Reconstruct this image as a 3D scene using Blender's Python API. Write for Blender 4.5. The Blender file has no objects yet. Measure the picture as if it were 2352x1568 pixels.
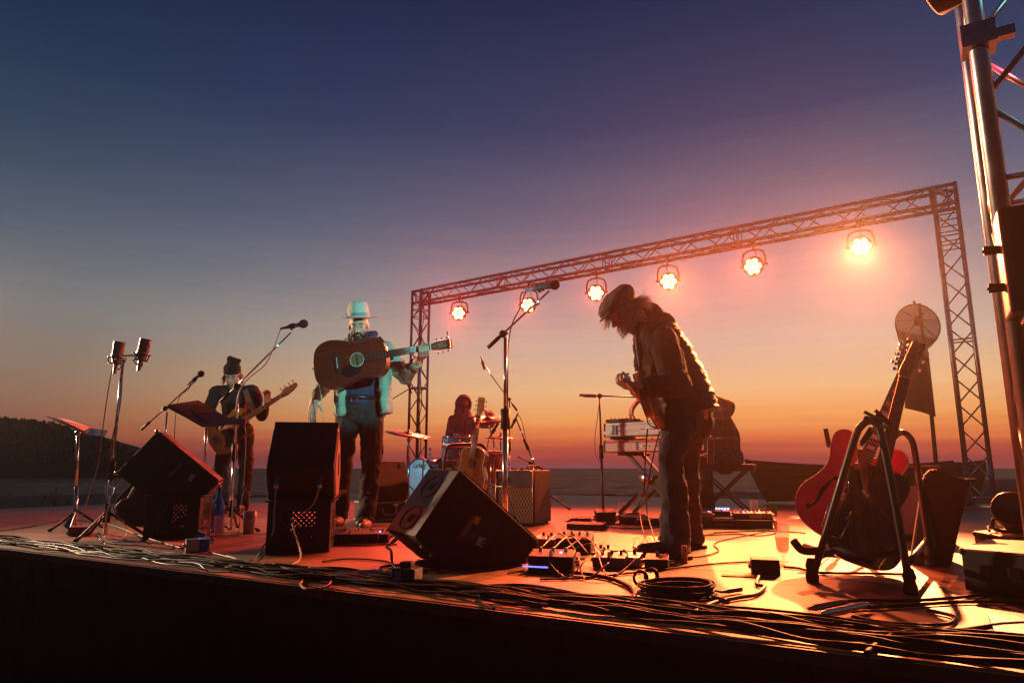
import bpy, bmesh, math, random
from mathutils import Vector as V, Matrix, Euler
random.seed(7)
sc = bpy.context.scene
COL = sc.collection
PI = math.pi
R = math.radians

# ------------------------------------------------------------------ camera
TH = R(10.5); F = 1568.0; H = 0.45
cam = bpy.data.cameras.new('camera'); camo = bpy.data.objects.new('camera', cam); COL.objects.link(camo)
camo.location = (0, 0, H); camo.rotation_euler = (R(90) + TH, 0, 0)
cam.lens = 24; cam.sensor_width = 36; cam.clip_start = 0.05; cam.clip_end = 20000
sc.camera = camo
sc.view_settings.view_transform = 'Standard'; sc.view_settings.look = 'None'
sc.view_settings.exposure = 0; sc.view_settings.gamma = 1; sc.view_settings.use_curve_mapping = False
cy = sc.cycles
cy.max_bounces = 12; cy.diffuse_bounces = 3; cy.glossy_bounces = 3; cy.transmission_bounces = 12
cy.transparent_max_bounces = 8; cy.volume_bounces = 0
cy.sample_clamp_indirect = 4; cy.caustics_reflective = False; cy.caustics_refractive = False
cy.use_denoising = True

# ------------------------------------------------------------------ dusk sky (sun already set, so no sun lamp)
world = bpy.data.worlds.new('World'); sc.world = world; world.use_nodes = True
nt = world.node_tree; nt.nodes.clear()
def N(tree, typ, **kw):
    n = tree.nodes.new(typ)
    for k, v in kw.items(): setattr(n, k, v)
    return n
def math_node(tree, op, a, b=None, c=None, clamp=False):
    n = N(tree, 'ShaderNodeMath', operation=op); n.use_clamp = clamp
    for i, x in enumerate((a, b, c)):
        if x is None: continue
        if isinstance(x, (int, float)): n.inputs[i].default_value = x
        else: tree.links.new(x, n.inputs[i])
    return n.outputs[0]
def lin(c):
    return tuple((x/12.92 if x <= .04045 else ((x+.055)/1.055)**2.4) for x in (k/255 for k in c))
tc = N(nt, 'ShaderNodeTexCoord')
sep = N(nt, 'ShaderNodeSeparateXYZ'); nt.links.new(tc.outputs['Generated'], sep.inputs[0])
# streaky cloud bands low over the water
mp = N(nt, 'ShaderNodeMapping'); mp.inputs['Scale'].default_value = (2.2, 2.2, 55)
nt.links.new(tc.outputs['Generated'], mp.inputs[0])
cl = N(nt, 'ShaderNodeTexNoise'); cl.inputs['Scale'].default_value = 1.6; cl.inputs['Detail'].default_value = 4
nt.links.new(mp.outputs[0], cl.inputs['Vector'])
zoff = math_node(nt, 'MULTIPLY_ADD', cl.outputs['Fac'], 0.030, -0.015)
zz = math_node(nt, 'ADD', sep.outputs['Z'], zoff)
zr = math_node(nt, 'MULTIPLY', zz, 1.25, clamp=True)
def ramp(tree, stops, fac):
    r = N(tree, 'ShaderNodeValToRGB'); e = r.color_ramp.elements
    while len(e) > 1: e.remove(e[-1])
    e[0].position = stops[0][0]; e[0].color = (*stops[0][1], 1)
    for p, c in stops[1:]:
        x = e.new(p); x.color = (*c, 1)
    tree.links.new(fac, r.inputs[0]); return r.outputs[0]
z = lambda s: s*1.25
warm = ramp(nt, [(0, lin((132, 72, 76))), (z(.010), lin((142, 66, 66))), (z(.024), lin((172, 76, 62))), (z(.042), lin((212, 112, 66))),
                 (z(.07), lin((232, 156, 90))), (z(.11), lin((226, 180, 130))), (z(.17), lin((188, 170, 152))), (z(.25), lin((140, 136, 140))),
                 (z(.34), lin((92, 100, 122))), (z(.46), lin((46, 63, 97))), (z(.60), lin((26, 42, 75))), (1, lin((15, 24, 48)))], zr)
cool = ramp(nt, [(0, lin((98, 60, 60))), (z(.012), lin((104, 58, 56))), (z(.03), lin((120, 66, 58))), (z(.05), lin((128, 80, 66))),
                 (z(.09), lin((126, 96, 84))), (z(.13), lin((118, 104, 96))), (z(.20), lin((108, 112, 114))), (z(.29), lin((76, 90, 107))),
                 (z(.39), lin((50, 67, 90))), (z(.50), lin((33, 50, 78))), (z(.62), lin((22, 37, 64))), (1, lin((15, 22, 44)))], zr)
back = ramp(nt, [(0, lin((40, 38, 46))), (z(.10), lin((44, 44, 54))), (z(.30), lin((34, 40, 58))), (1, lin((14, 20, 40)))], zr)
# azimuth: the afterglow sits a little right of the view
nrm = N(nt, 'ShaderNodeVectorMath', operation='NORMALIZE')
cmb = N(nt, 'ShaderNodeCombineXYZ'); nt.links.new(sep.outputs['X'], cmb.inputs[0]); nt.links.new(sep.outputs['Y'], cmb.inputs[1])
nt.links.new(cmb.outputs[0], nrm.inputs[0])
dt = N(nt, 'ShaderNodeVectorMath', operation='DOT_PRODUCT'); nt.links.new(nrm.outputs[0], dt.inputs[0])
dt.inputs[1].default_value = (math.sin(R(24)), math.cos(R(24)), 0)
azf = N(nt, 'ShaderNodeMapRange', interpolation_type='SMOOTHSTEP'); nt.links.new(dt.outputs['Value'], azf.inputs[0])
azf.inputs[1].default_value = 0.40; azf.inputs[2].default_value = 1.0
mx = N(nt, 'ShaderNodeMix', data_type='RGBA'); nt.links.new(azf.outputs[0], mx.inputs[0])
mb2 = N(nt, 'ShaderNodeMix', data_type='RGBA'); az2 = N(nt, 'ShaderNodeMapRange', interpolation_type='SMOOTHSTEP'); nt.links.new(dt.outputs['Value'], az2.inputs[0])
az2.inputs[1].default_value = -.45; az2.inputs[2].default_value = .42
nt.links.new(az2.outputs[0], mb2.inputs[0]); nt.links.new(back, mb2.inputs[6]); nt.links.new(cool, mb2.inputs[7])
nt.links.new(mb2.outputs[2], mx.inputs[6]); nt.links.new(warm, mx.inputs[7])
bg = N(nt, 'ShaderNodeBackground'); bg.inputs[1].default_value = 1.0
nt.links.new(mx.outputs[2], bg.inputs[0])
wo = N(nt, 'ShaderNodeOutputWorld'); nt.links.new(bg.outputs[0], wo.inputs[0])

# ------------------------------------------------------------------ geometry of the picture
def ray(u, v):
    x = (u - 1176)/F; y = (784 - v)/F
    return x, math.cos(TH) - math.sin(TH)*y, math.sin(TH) + math.cos(TH)*y
def G(u, v, zz=0.0):
    """point on the level z = zz seen at (u, v)"""
    x, dy, dz = ray(u, v); t = (zz - H)/dz
    return V((x*t, dy*t, zz))
def D(u, v, Y):
    """point at the distance Y seen at (u, v)"""
    x, dy, dz = ray(u, v); t = Y/dy
    return V((x*t, Y, H + dz*t))
AX = V((.857, -.514, 0)).normalized(); AN = V((.514, .857, 0)).normalized()   # along the stage front, into the stage
def S(s, n, z=0.0): return AX*s + AN*n + V((0, 0, z))
def plane(u, v, B, nrm):
    """point where the line of sight (u, v) meets the plane through B with normal nrm"""
    d = V(ray(u, v)); c = V((0, 0, H)); t = (B - c).dot(nrm)/d.dot(nrm)
    return c + d*t

# ------------------------------------------------------------------ mesh helpers
def frame(d, up=V((0, 0, 1))):
    d = V(d).normalized()
    if abs(d.dot(up)) > .98: up = V((0, 1, 0))
    x = up.cross(d).normalized(); y = d.cross(x)
    return Matrix((x, y, d)).transposed()      # columns x y d
def rz(a): return Matrix.Rotation(a, 3, 'Z')
I3 = Matrix.Identity(3)
class MB:
    def __init__(s): s.v = []; s.f = []; s.sm = []
    def add(s, vs, fs, smooth=False):
        b = len(s.v); s.v += [V(p) for p in vs]
        for f in fs: s.f.append(tuple(i + b for i in f)); s.sm.append(smooth)
        return s
    def box(s, c, size, M=I3, bev=0):
        c = V(c); hx, hy, hz = (k/2 for k in size)
        if bev <= 0:
            vs = [c + M @ V((x*hx, y*hy, z_*hz)) for x in (-1, 1) for y in (-1, 1) for z_ in (-1, 1)]
            return s.add(vs, [(0, 1, 3, 2), (4, 6, 7, 5), (0, 4, 5, 1), (2, 3, 7, 6), (0, 2, 6, 4), (1, 5, 7, 3)])
        bm = bmesh.new(); bmesh.ops.create_cube(bm, size=1)
        for q in bm.verts: q.co = V((q.co.x*size[0], q.co.y*size[1], q.co.z*size[2]))
        bmesh.ops.bevel(bm, geom=list(bm.edges), offset=bev, segments=2, affect='EDGES', profile=.6)
        bm.verts.index_update()
        s.add([c + M @ q.co for q in bm.verts], [tuple(q.index for q in f.verts) for f in bm.faces]); bm.free(); return s
    def tube(s, pts, r, n=8, closed=False, cap=True):
        pts = [V(p) for p in pts]; m = len(pts)
        rr = r if isinstance(r, (list, tuple)) else [r]*m
        vs = []; X = None
        for i, p in enumerate(pts):
            a = pts[i-1] if (i or closed) else p; b = pts[(i+1) % m] if (i < m-1 or closed) else p
            d = (b - a); d = d.normalized() if d.length > 1e-9 else V((0, 0, 1))
            if X is None: X = frame(d).col[0].copy()
            X = X - d*X.dot(d)
            X = X.normalized() if X.length > 1e-6 else frame(d).col[0].copy()
            Y = d.cross(X)
            vs += [p + (X*math.cos(2*PI*k/n) + Y*math.sin(2*PI*k/n))*rr[i] for k in range(n)]
        fs = [(i*n+k, i*n+(k+1) % n, ((i+1) % m)*n+(k+1) % n, ((i+1) % m)*n+k) for i in range(m if closed else m-1) for k in range(n)]
        s.add(vs, fs, True)
        if cap and not closed:
            b = len(s.v) - len(vs)
            s.f.append(tuple(b + k for k in reversed(range(n)))); s.f.append(tuple(b + (m-1)*n + k for k in range(n))); s.sm += [False, False]
        return s
    def lathe(s, prof, c=(0, 0, 0), d=(0, 0, 1), n=24, smooth=True, sx=1.0):
        M = frame(d); c = V(c); vs = []
        for r_, h_ in prof:
            vs += [c + M @ V((r_*math.cos(2*PI*k/n)*sx, r_*math.sin(2*PI*k/n), h_)) for k in range(n)]
        m = len(prof)
        s.add(vs, [(i*n+k, i*n+(k+1) % n, (i+1)*n+(k+1) % n, (i+1)*n+k) for i in range(m-1) for k in range(n)], smooth)
        return s
    def cyl(s, a, b, r0, r1=None, n=16):
        a = V(a); b = V(b); r1 = r0 if r1 is None else r1; L = (b - a).length
        return s.lathe([(1e-5, 0), (r0, 0), (r0, 1e-5), (r1, L - 1e-5), (r1, L), (1e-5, L)], a, b - a, n)
    def ball(s, c, r, M=I3, n=14, m=9):
        c = V(c); r = (r, r, r) if isinstance(r, (int, float)) else r
        vs = [c + M @ V((0, 0, -r[2]))]
        for i in range(1, m):
            t = -PI/2 + PI*i/m
            vs += [c + M @ V((r[0]*math.cos(t)*math.cos(2*PI*k/n), r[1]*math.cos(t)*math.sin(2*PI*k/n), r[2]*math.sin(t))) for k in range(n)]
        vs.append(c + M @ V((0, 0, r[2])))
        fs = [(0, 1+(k+1) % n, 1+k) for k in range(n)]
        fs += [(1+i*n+k, 1+i*n+(k+1) % n, 1+(i+1)*n+(k+1) % n, 1+(i+1)*n+k) for i in range(m-2) for k in range(n)]
        e = len(vs)-1; b = 1+(m-2)*n
        fs += [(b+k, b+(k+1) % n, e) for k in range(n)]
        return s.add(vs, fs, True)
    def prism(s, poly, vec, smooth_sides=False):
        poly = [V(p) for p in poly]; n = len(poly); vec = V(vec)
        b = len(s.v); s.v += poly + [p + vec for p in poly]
        s.f.append(tuple(b + i for i in reversed(range(n)))); s.f.append(tuple(b + n + i for i in range(n))); s.sm += [False, False]
        for i in range(n):
            s.f.append((b+i, b+(i+1) % n, b+n+(i+1) % n, b+n+i)); s.sm.append(smooth_sides)
        return s
    def quad(s, a, b, c, d): return s.add([a, b, c, d], [(0, 1, 2, 3)])
    def mesh(s, name, origin=V((0, 0, 0))):
        me = bpy.data.meshes.new(name)
        me.from_pydata([tuple(p - origin) for p in s.v], [], s.f); me.polygons.foreach_set('use_smooth', s.sm)
        bm = bmesh.new(); bm.from_mesh(me); bmesh.ops.recalc_face_normals(bm, faces=bm.faces); bm.to_mesh(me); bm.free()
        me.update(); return me
    def build(s, name, mat, parent=None, bev=0, origin=None, seg=2):
        o0 = base_of(parent) if parent else (V(origin) if origin is not None else V((0, 0, 0)))
        o = bpy.data.objects.new(name, s.mesh(name, o0)); COL.objects.link(o)
        o.data.materials.append(mat)
        if parent: o.parent = parent
        else: o.location = o0
        if bev:
            m = o.modifiers.new('bevel', 'BEVEL'); m.width = bev; m.segments = seg; m.limit_method = 'ANGLE'; m.angle_limit = R(35)
        return o
def base_of(p):
    q = V(p.location)
    while p.parent: p = p.parent; q = q + V(p.location)
    return q
def thing(name, label, cat, loc=(0, 0, 0), group=None):
    o = bpy.data.objects.new(name, None); COL.objects.link(o); o.location = V(loc); o.empty_display_size = .1
    return tag(o, label, cat, group)
def tag(o, label, cat, group=None):
    o['label'] = label; o['category'] = cat
    if group: o['group'] = group
    return o
def part_label(o, label): o['label'] = label; return o
def struct(o): o['kind'] = 'structure'; return o
def stuff(o): o['kind'] = 'stuff'; return o
def piece(name, me, parent, loc, rot=None, mat=None):
    """a child that shares mesh data with its look-alikes; loc in the world"""
    o = bpy.data.objects.new(name, me); COL.objects.link(o); o.parent = parent
    M = Matrix.Translation(V(loc) - base_of(parent))
    if rot is not None: M = M @ rot.to_4x4()
    o.matrix_local = M
    return o
def copy_tree(o, parent=None):
    c = o.copy(); COL.objects.link(c)
    if parent: c.parent = parent
    for ch in [x for x in bpy.data.objects if x.parent == o]: copy_tree(ch, c)
    return c
def spline(pts, k=8, closed=False):
    pts = [V(p) for p in pts]; n = len(pts); out = []
    for i in range(n if closed else n-1):
        if closed: p0, p1, p2, p3 = pts[i-1], pts[i], pts[(i+1) % n], pts[(i+2) % n]
        else: p0, p1, p2, p3 = pts[max(i-1, 0)], pts[i], pts[i+1], pts[min(i+2, n-1)]
        for j in range(k):
            t = j/k
            out.append(.5*((2*p1) + (p2-p0)*t + (2*p0-5*p1+4*p2-p3)*t*t + (3*p1-p0-3*p2+p3)*t**3))
    if not closed: out.append(pts[-1])
    return out

# ------------------------------------------------------------------ materials
def M(name, col, rough=.5, metal=0.0, var=.2, vs=9.0, bump=0.0, bs=80.0, coat=0.0, trans=0.0, ior=1.45, emis=None, es=0.0, alpha=1.0, sheen=0.0, rv=.12, spec=.5):
    m = bpy.data.materials.new(name); m.use_nodes = True; t = m.node_tree
    b = t.nodes['Principled BSDF']
    b.inputs['Metallic'].default_value = metal; b.inputs['IOR'].default_value = ior
    b.inputs['Coat Weight'].default_value = coat; b.inputs['Transmission Weight'].default_value = trans
    b.inputs['Alpha'].default_value = alpha; b.inputs['Sheen Weight'].default_value = sheen; b.inputs['Specular IOR Level'].default_value = spec
    co = N(t, 'ShaderNodeTexCoord')
    no = N(t, 'ShaderNodeTexNoise'); no.inputs['Scale'].default_value = vs; no.inputs['Detail'].default_value = 5; no.inputs['Roughness'].default_value = .6
    t.links.new(co.outputs['Object'], no.inputs['Vector'])
    mr = N(t, 'ShaderNodeMapRange'); t.links.new(no.outputs['Fac'], mr.inputs[0])
    mr.inputs[1].default_value = .3; mr.inputs[2].default_value = .7; mr.inputs[3].default_value = 1-var; mr.inputs[4].default_value = 1+var
    h = N(t, 'ShaderNodeMix', data_type='RGBA', blend_type='MULTIPLY'); h.inputs[0].default_value = 1; h.inputs[6].default_value = (*col, 1)
    t.links.new(mr.outputs[0], h.inputs[7]); t.links.new(h.outputs[2], b.inputs['Base Color'])
    rr = math_node(t, 'MULTIPLY_ADD', no.outputs['Fac'], rv*2, rough - rv, clamp=True); t.links.new(rr, b.inputs['Roughness'])
    if bump:
        nb = N(t, 'ShaderNodeTexNoise'); nb.inputs['Scale'].default_value = bs; nb.inputs['Detail'].default_value = 3
        t.links.new(co.outputs['Object'], nb.inputs['Vector'])
        bp = N(t, 'ShaderNodeBump'); bp.inputs['Strength'].default_value = bump; bp.inputs['Distance'].default_value = .02
        t.links.new(nb.outputs['Fac'], bp.inputs['Height']); t.links.new(bp.outputs[0], b.inputs['Normal'])
    if emis:
        b.inputs['Emission Color'].default_value = (*emis, 1); b.inputs['Emission Strength'].default_value = es
    return m
def wood(name, col, dark, rough=.5, scale=(2, 30, 30), bump=.05, coat=0.0, rand=.0, scuff=False):
    m = bpy.data.materials.new(name); m.use_nodes = True; t = m.node_tree; b = t.nodes['Principled BSDF']
    co = N(t, 'ShaderNodeTexCoord'); ma = N(t, 'ShaderNodeMapping'); ma.inputs['Scale'].default_value = scale
    t.links.new(co.outputs['Object'], ma.inputs[0])
    if rand:
        oi = N(t, 'ShaderNodeObjectInfo'); add = N(t, 'ShaderNodeVectorMath', operation='ADD')
        k = N(t, 'ShaderNodeCombineXYZ'); w = math_node(t, 'MULTIPLY', oi.outputs['Random'], 40.0)
        t.links.new(w, k.inputs[0]); t.links.new(w, k.inputs[2])
        t.links.new(ma.outputs[0], add.inputs[0]); t.links.new(k.outputs[0], add.inputs[1]); vec = add.outputs[0]
    else: vec = ma.outputs[0]
    n1 = N(t, 'ShaderNodeTexNoise'); n1.inputs['Scale'].default_value = 1; n1.inputs['Detail'].default_value = 6; n1.inputs['Distortion'].default_value = .6
    t.links.new(vec, n1.inputs['Vector'])
    n2 = N(t, 'ShaderNodeTexNoise'); n2.inputs['Scale'].default_value = 2.3; n2.inputs['Detail'].default_value = 8; n2.inputs['Roughness'].default_value = .7
    t.links.new(co.outputs['Object'], n2.inputs['Vector'])
    f = math_node(t, 'MULTIPLY_ADD', n2.outputs['Fac'], .7, -.35); f = math_node(t, 'ADD', n1.outputs['Fac'], f)
    c = ramp(t, [(.3, dark), (.68, col)], f)
    if rand:
        hh = math_node(t, 'MULTIPLY_ADD', oi.outputs['Random'], rand*2, 1-rand)
        mm = N(t, 'ShaderNodeMix', data_type='RGBA', blend_type='MULTIPLY'); mm.inputs[0].default_value = 1
        t.links.new(c, mm.inputs[6]); t.links.new(hh, mm.inputs[7]); c = mm.outputs[2]
    if scuff:
        n3 = N(t, 'ShaderNodeTexNoise'); n3.inputs['Scale'].default_value = 1; n3.inputs['Detail'].default_value = 3; n3.inputs['Distortion'].default_value = 1.5
        m3 = N(t, 'ShaderNodeMapping'); m3.inputs['Scale'].default_value = (14, 70, 14); m3.inputs['Rotation'].default_value = (0, 0, .5); t.links.new(co.outputs['Object'], m3.inputs[0]); t.links.new(m3.outputs[0], n3.inputs['Vector'])
        n4 = N(t, 'ShaderNodeTexNoise'); n4.inputs['Scale'].default_value = 1.1; n4.inputs['Detail'].default_value = 6; t.links.new(co.outputs['Object'], n4.inputs['Vector'])
        k3 = N(t, 'ShaderNodeMapRange'); t.links.new(n3.outputs['Fac'], k3.inputs[0]); k3.inputs[1].default_value = .60; k3.inputs[2].default_value = .72; k3.inputs[3].default_value = 1; k3.inputs[4].default_value = .55
        k4 = N(t, 'ShaderNodeMapRange'); t.links.new(n4.outputs['Fac'], k4.inputs[0]); k4.inputs[1].default_value = .35; k4.inputs[2].default_value = .62; k4.inputs[3].default_value = .72; k4.inputs[4].default_value = 1.12
        m4 = N(t, 'ShaderNodeMix', data_type='RGBA', blend_type='MULTIPLY'); m4.inputs[0].default_value = 1
        t.links.new(c, m4.inputs[6]); t.links.new(math_node(t, 'MULTIPLY', k3.outputs[0], k4.outputs[0]), m4.inputs[7]); c = m4.outputs[2]
    t.links.new(c, b.inputs['Base Color'])
    rr = math_node(t, 'MULTIPLY_ADD', n2.outputs['Fac'], .35, rough - .17, clamp=True); t.links.new(rr, b.inputs['Roughness'])
    bp = N(t, 'ShaderNodeBump'); bp.inputs['Strength'].default_value = bump; bp.inputs['Distance'].default_value = .01
    t.links.new(n1.outputs['Fac'], bp.inputs['Height']); t.links.new(bp.outputs[0], b.inputs['Normal'])
    b.inputs['Coat Weight'].default_value = coat
    return m
m_ply = wood('plywood', (.28, .118, .044), (.12, .047, .017), .5, (1.2, 26, 26), .05, rand=.08, scuff=True)
m_ply_red = wood('painted_plywood', (.20, .07, .045), (.11, .035, .025), .30, (1.5, 20, 20), .04, rand=.05, scuff=True)
m_black = M('black_plastic', (.012, .012, .013), .58, var=.25, spec=.3)
m_black_metal = M('black_metal', (.014, .014, .015), .38, .0, var=.3, coat=.2)
m_rubber = M('rubber', (.012, .012, .012), .7)
m_cable = M('cable_rubber', (.006, .006, .007), .6, var=.2, spec=.14)
m_carpet = M('speaker_carpet', (.016, .016, .018), .85, var=.4, vs=40, bump=.5, bs=420)
m_tolex = M('black_tolex', (.015, .015, .016), .55, var=.3, bump=.35, bs=380)
m_alu = M('aluminium', (.62, .62, .64), .30, 1.0, var=.12, vs=20)
m_chrome = M('chrome', (.75, .75, .77), .12, 1.0, var=.06)
m_steel = M('scratched_steel', (.42, .42, .43), .32, 1.0, var=.2, vs=30)
m_gold = M('brass', (.72, .48, .2), .28, 1.0, var=.15)
m_cloth = M('stage_skirt_cloth', (.005, .004, .004), .95, var=.3, bump=.4, bs=30)
m_white = M('white_paint', (.72, .72, .70), .5)
m_tape_blue = M('blue_tape', (.02, .16, .42), .6)
m_paper = M('paper', (.78, .76, .72), .7, var=.06)
m_label_grey = M('label_sticker', (.35, .36, .36), .5)
m_glass = M('glass', (.85, .85, .85), .05, alpha=.20, var=.01, rv=.01, spec=.9)
m_yellow = M('yellow_sticker', (.6, .45, .03), .5)
# ------------------------------------------------------------------ ground, sea, headland
def hash_noise(x, y):
    from mathutils import noise
    return noise.fractal(V((x, y, 3.1)), 1.0, 2.0, 4)
SEA = -3.2
mb = MB()
mb.quad((-7000, -400, SEA), (7000, -400, SEA), (7000, 12000, SEA), (-7000, 12000, SEA))
m_sea = bpy.data.materials.new('sea_water'); m_sea.use_nodes = True
t = m_sea.node_tree; b = t.nodes['Principled BSDF']
b.inputs['Base Color'].default_value = (.030, .032, .040, 1); b.inputs['Roughness'].default_value = .3; b.inputs['IOR'].default_value = 1.33; b.inputs['Specular IOR Level'].default_value = .10
co = N(t, 'ShaderNodeTexCoord'); hs = []
for sc_, w, st in (((.35, 1.0, 1), 1.0, 1.0), ((1.6, 4.2, 1), 2.0, .5), ((.06, .16, 1), 1.0, 2.0)):
    ma = N(t, 'ShaderNodeMapping'); ma.inputs['Scale'].default_value = sc_; ma.inputs['Rotation'].default_value = (0, 0, R(12))
    t.links.new(co.outputs['Object'], ma.inputs[0])
    no = N(t, 'ShaderNodeTexNoise'); no.inputs['Scale'].default_value = .5*w; no.inputs['Detail'].default_value = 5; no.inputs['Distortion'].default_value = .4
    t.links.new(ma.outputs[0], no.inputs['Vector']); hs.append(math_node(t, 'MULTIPLY', no.outputs['Fac'], st))
hh = math_node(t, 'ADD', math_node(t, 'ADD', hs[0], hs[1]), hs[2])
bp = N(t, 'ShaderNodeBump'); bp.inputs['Strength'].default_value = 1.0; bp.inputs['Distance'].default_value = 4.0
t.links.new(hh, bp.inputs['Height'])
df = N(t, 'ShaderNodeBsdfDiffuse'); df.inputs[0].default_value = (.075, .085, .11, 1); gl_ = N(t, 'ShaderNodeBsdfGlossy'); gl_.inputs['Roughness'].default_value = .22
t.links.new(bp.outputs[0], gl_.inputs['Normal']); t.links.new(bp.outputs[0], df.inputs['Normal'])
mxs = N(t, 'ShaderNodeMixShader'); wf = N(t, 'ShaderNodeMapRange'); t.links.new(hs[0], wf.inputs[0]); wf.inputs[1].default_value = .36; wf.inputs[2].default_value = .62; wf.inputs[3].default_value = .06; wf.inputs[4].default_value = .34
t.links.new(wf.outputs[0], mxs.inputs[0]); t.links.new(df.outputs[0], mxs.inputs[1]); t.links.new(gl_.outputs[0], mxs.inputs[2])
t.links.new(mxs.outputs[0], t.nodes['Material Output'].inputs['Surface'])
struct(mb.build('sea', m_sea))

mb = MB(); nx, ny = 150, 90; vs = []
for j in range(ny+1):
    for i in range(nx+1):
        x = -150 + 330*i/nx; y = -30 + 95*j/ny
        h = -1.0 + .22*hash_noise(x*.22, y*.22)
        shore = 44 + 5*hash_noise(x*.05, 0) + max(0, x-8)*.55
        h -= max(0, y - shore + 6)**1.25*.16
        h += .95*math.exp(-(((x-22)/7)**2 + ((y-30)/6)**2)) + .9*math.exp(-(((x-34)/9)**2 + ((y-42)/9)**2))
        vs.append((x, y, h))
mb.add(vs, [(j*(nx+1)+i, j*(nx+1)+i+1, (j+1)*(nx+1)+i+1, (j+1)*(nx+1)+i) for j in range(ny) for i in range(nx)], True)
m_ground = M('dark_earth', (.035, .026, .02), .9, var=.5, vs=1.4, bump=.6, bs=9)
struct(mb.build('ground', m_ground))

# headland across the bay: a ridge, and the wood growing on it
prof = [(-900, 900), (-500, 912), (-250, 930), (-80, 948), (0, 958), (60, 964), (120, 970), (180, 990), (230, 1006), (270, 1030), (295, 1052), (318, 1078), (335, 1096), (350, 1104)]
m_hill = M('headland_earth', (.012, .011, .009), .95, var=.4, vs=.1)
mb = MB(); rows = []; YB = 259.0
for (u, v) in spline([V((a, b_, 0)) for a, b_ in prof], 4) and [(q.x, q.y) for q in spline([V((a, b_, 0)) for a, b_ in prof], 4)]:
    crest = D(u, v + 9, YB + 45); crest.z = max(crest.z, SEA)
    foot = V((crest.x*YB/(YB+45), YB, SEA - .6))
    row = []
    for k in range(6):
        f = k/5
        p = foot.lerp(crest, f); p.z = SEA - .6 + (crest.z - SEA + .6)*math.sin(f*PI/2)
        row.append(p)
    for k in range(1, 4):
        p = crest.copy(); p.y += 35*k; p.z = max(SEA - 1, crest.z*(1 - (k/3)**2) + SEA*(k/3)**2); row.append(p)
    rows.append(row)
n = len(rows[0]); vs = [p for r_ in rows for p in r_]
mb.add(vs, [(i*n+k, (i+1)*n+k, (i+1)*n+k+1, i*n+k+1) for i in range(len(rows)-1) for k in range(n-1)], True)
struct(mb.build('hill', m_hill))
m_conifer = M('conifer_needles', (.010, .013, .009), .9, var=.5, vs=.4)
mb = MB()
for _ in range(2600):
    i = random.randrange(len(rows)-1); k = random.uniform(.6, 5.3); f = random.random()
    a = rows[i][int(k)].lerp(rows[i][int(k)+1], k % 1); c = rows[i+1][int(k)].lerp(rows[i+1][int(k)+1], k % 1)
    p = a.lerp(c, f)
    if p.z < SEA + .8: continue
    h = random.uniform(1.2, 3.0)*(1.25 if random.random() < .08 else 1); r_ = h*random.uniform(.2, .42); t0 = random.random()*6
    if random.random() < .5:
        for q in range(3):
            z0 = h*(.1 + .26*q); z1 = h*(.55 + .23*q); rq = r_*(1 - .27*q)
            vs = [p + V((rq*math.cos(t0+2*PI*j/6)*random.uniform(.7, 1.15), rq*math.sin(t0+2*PI*j/6), z0)) for j in range(6)] + [p + V((0, 0, z1))]
            mb.add(vs, [(j, (j+1) % 6, 6) for j in range(6)])
    else:
        for q in range(4):
            cc = p + V((random.uniform(-.4, .4)*r_*2, random.uniform(-.4, .4)*r_*2, h*random.uniform(.3, .75)))
            rr = r_*random.uniform(.6, 1.1)
            vs = [cc + V((rr*math.cos(2*PI*j/6)*random.uniform(.6, 1.2), rr*math.sin(2*PI*j/6), rr*random.uniform(-.3, .3))) for j in range(6)] + [cc + V((0, 0, rr*.9)), cc - V((0, 0, rr*.9))]
            mb.add(vs, [(j, (j+1) % 6, 6) for j in range(6)] + [((j+1) % 6, j, 7) for j in range(6)])
stuff(mb.build('woods', m_conifer))

# grass and dry stalks standing behind the stage
mb = MB()
m_grass = M('dry_grass', (.05, .042, .025), .9, var=.4)
for _ in range(2600):
    x = random.uniform(-34, 44); y = random.uniform(15, 40)
    if hash_noise(x*.3, y*.3) < random.uniform(-.3, .35): continue
    h = random.uniform(.12, .5); zb = -1.08; a = random.uniform(0, 6.28); l = random.uniform(0, .22)
    w = .014; p = V((x, y, zb)); q = p + V((math.cos(a)*l*.4, math.sin(a)*l*.4, h*.6)); e = p + V((math.cos(a)*l, math.sin(a)*l, h))
    mb.add([p + V((-w, 0, 0)), p + V((w, 0, 0)), q + V((w*.7, 0, 0)), q + V((-w*.7, 0, 0)), e], [(0, 1, 2, 3), (3, 2, 4)])
stuff(mb.build('grass', m_grass))

m_rock = M('dark_rock', (.04, .034, .03), .9, var=.4, vs=3, bump=.6, bs=12)
def rock(c, r, label):
    bm = bmesh.new(); bmesh.ops.create_icosphere(bm, subdivisions=4, radius=1)
    for q in bm.verts:
        k = 1 + .35*hash_noise(q.co.x*1.2 + c[0], q.co.y*1.2 + q.co.z)
        q.co = V((q.co.x*r[0]*k, q.co.y*r[1]*k, q.co.z*r[2]*k))
    me = bpy.data.meshes.new('rock'); bm.to_mesh(me); bm.free()
    me.polygons.foreach_set('use_smooth', [True]*len(me.polygons)); me.materials.append(m_rock)
    o = bpy.data.objects.new('rock', me); COL.objects.link(o); o.location = c; tag(o, label, 'rock', 'rocks on the ground behind the stage')
rock((3.0, 20.5, -1.0), (1.25, .9, .72), 'broad dark rock seen under the keyboards against the sea')
rock((4.7, 22, -1.0), (.8, .7, .5), 'smaller dark rock behind the keyboard bench against the sea')
rock((-4.3, 19, -1.0), (.8, .6, .5), 'dark rock behind the stage seen between bassist and left monitors')

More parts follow.
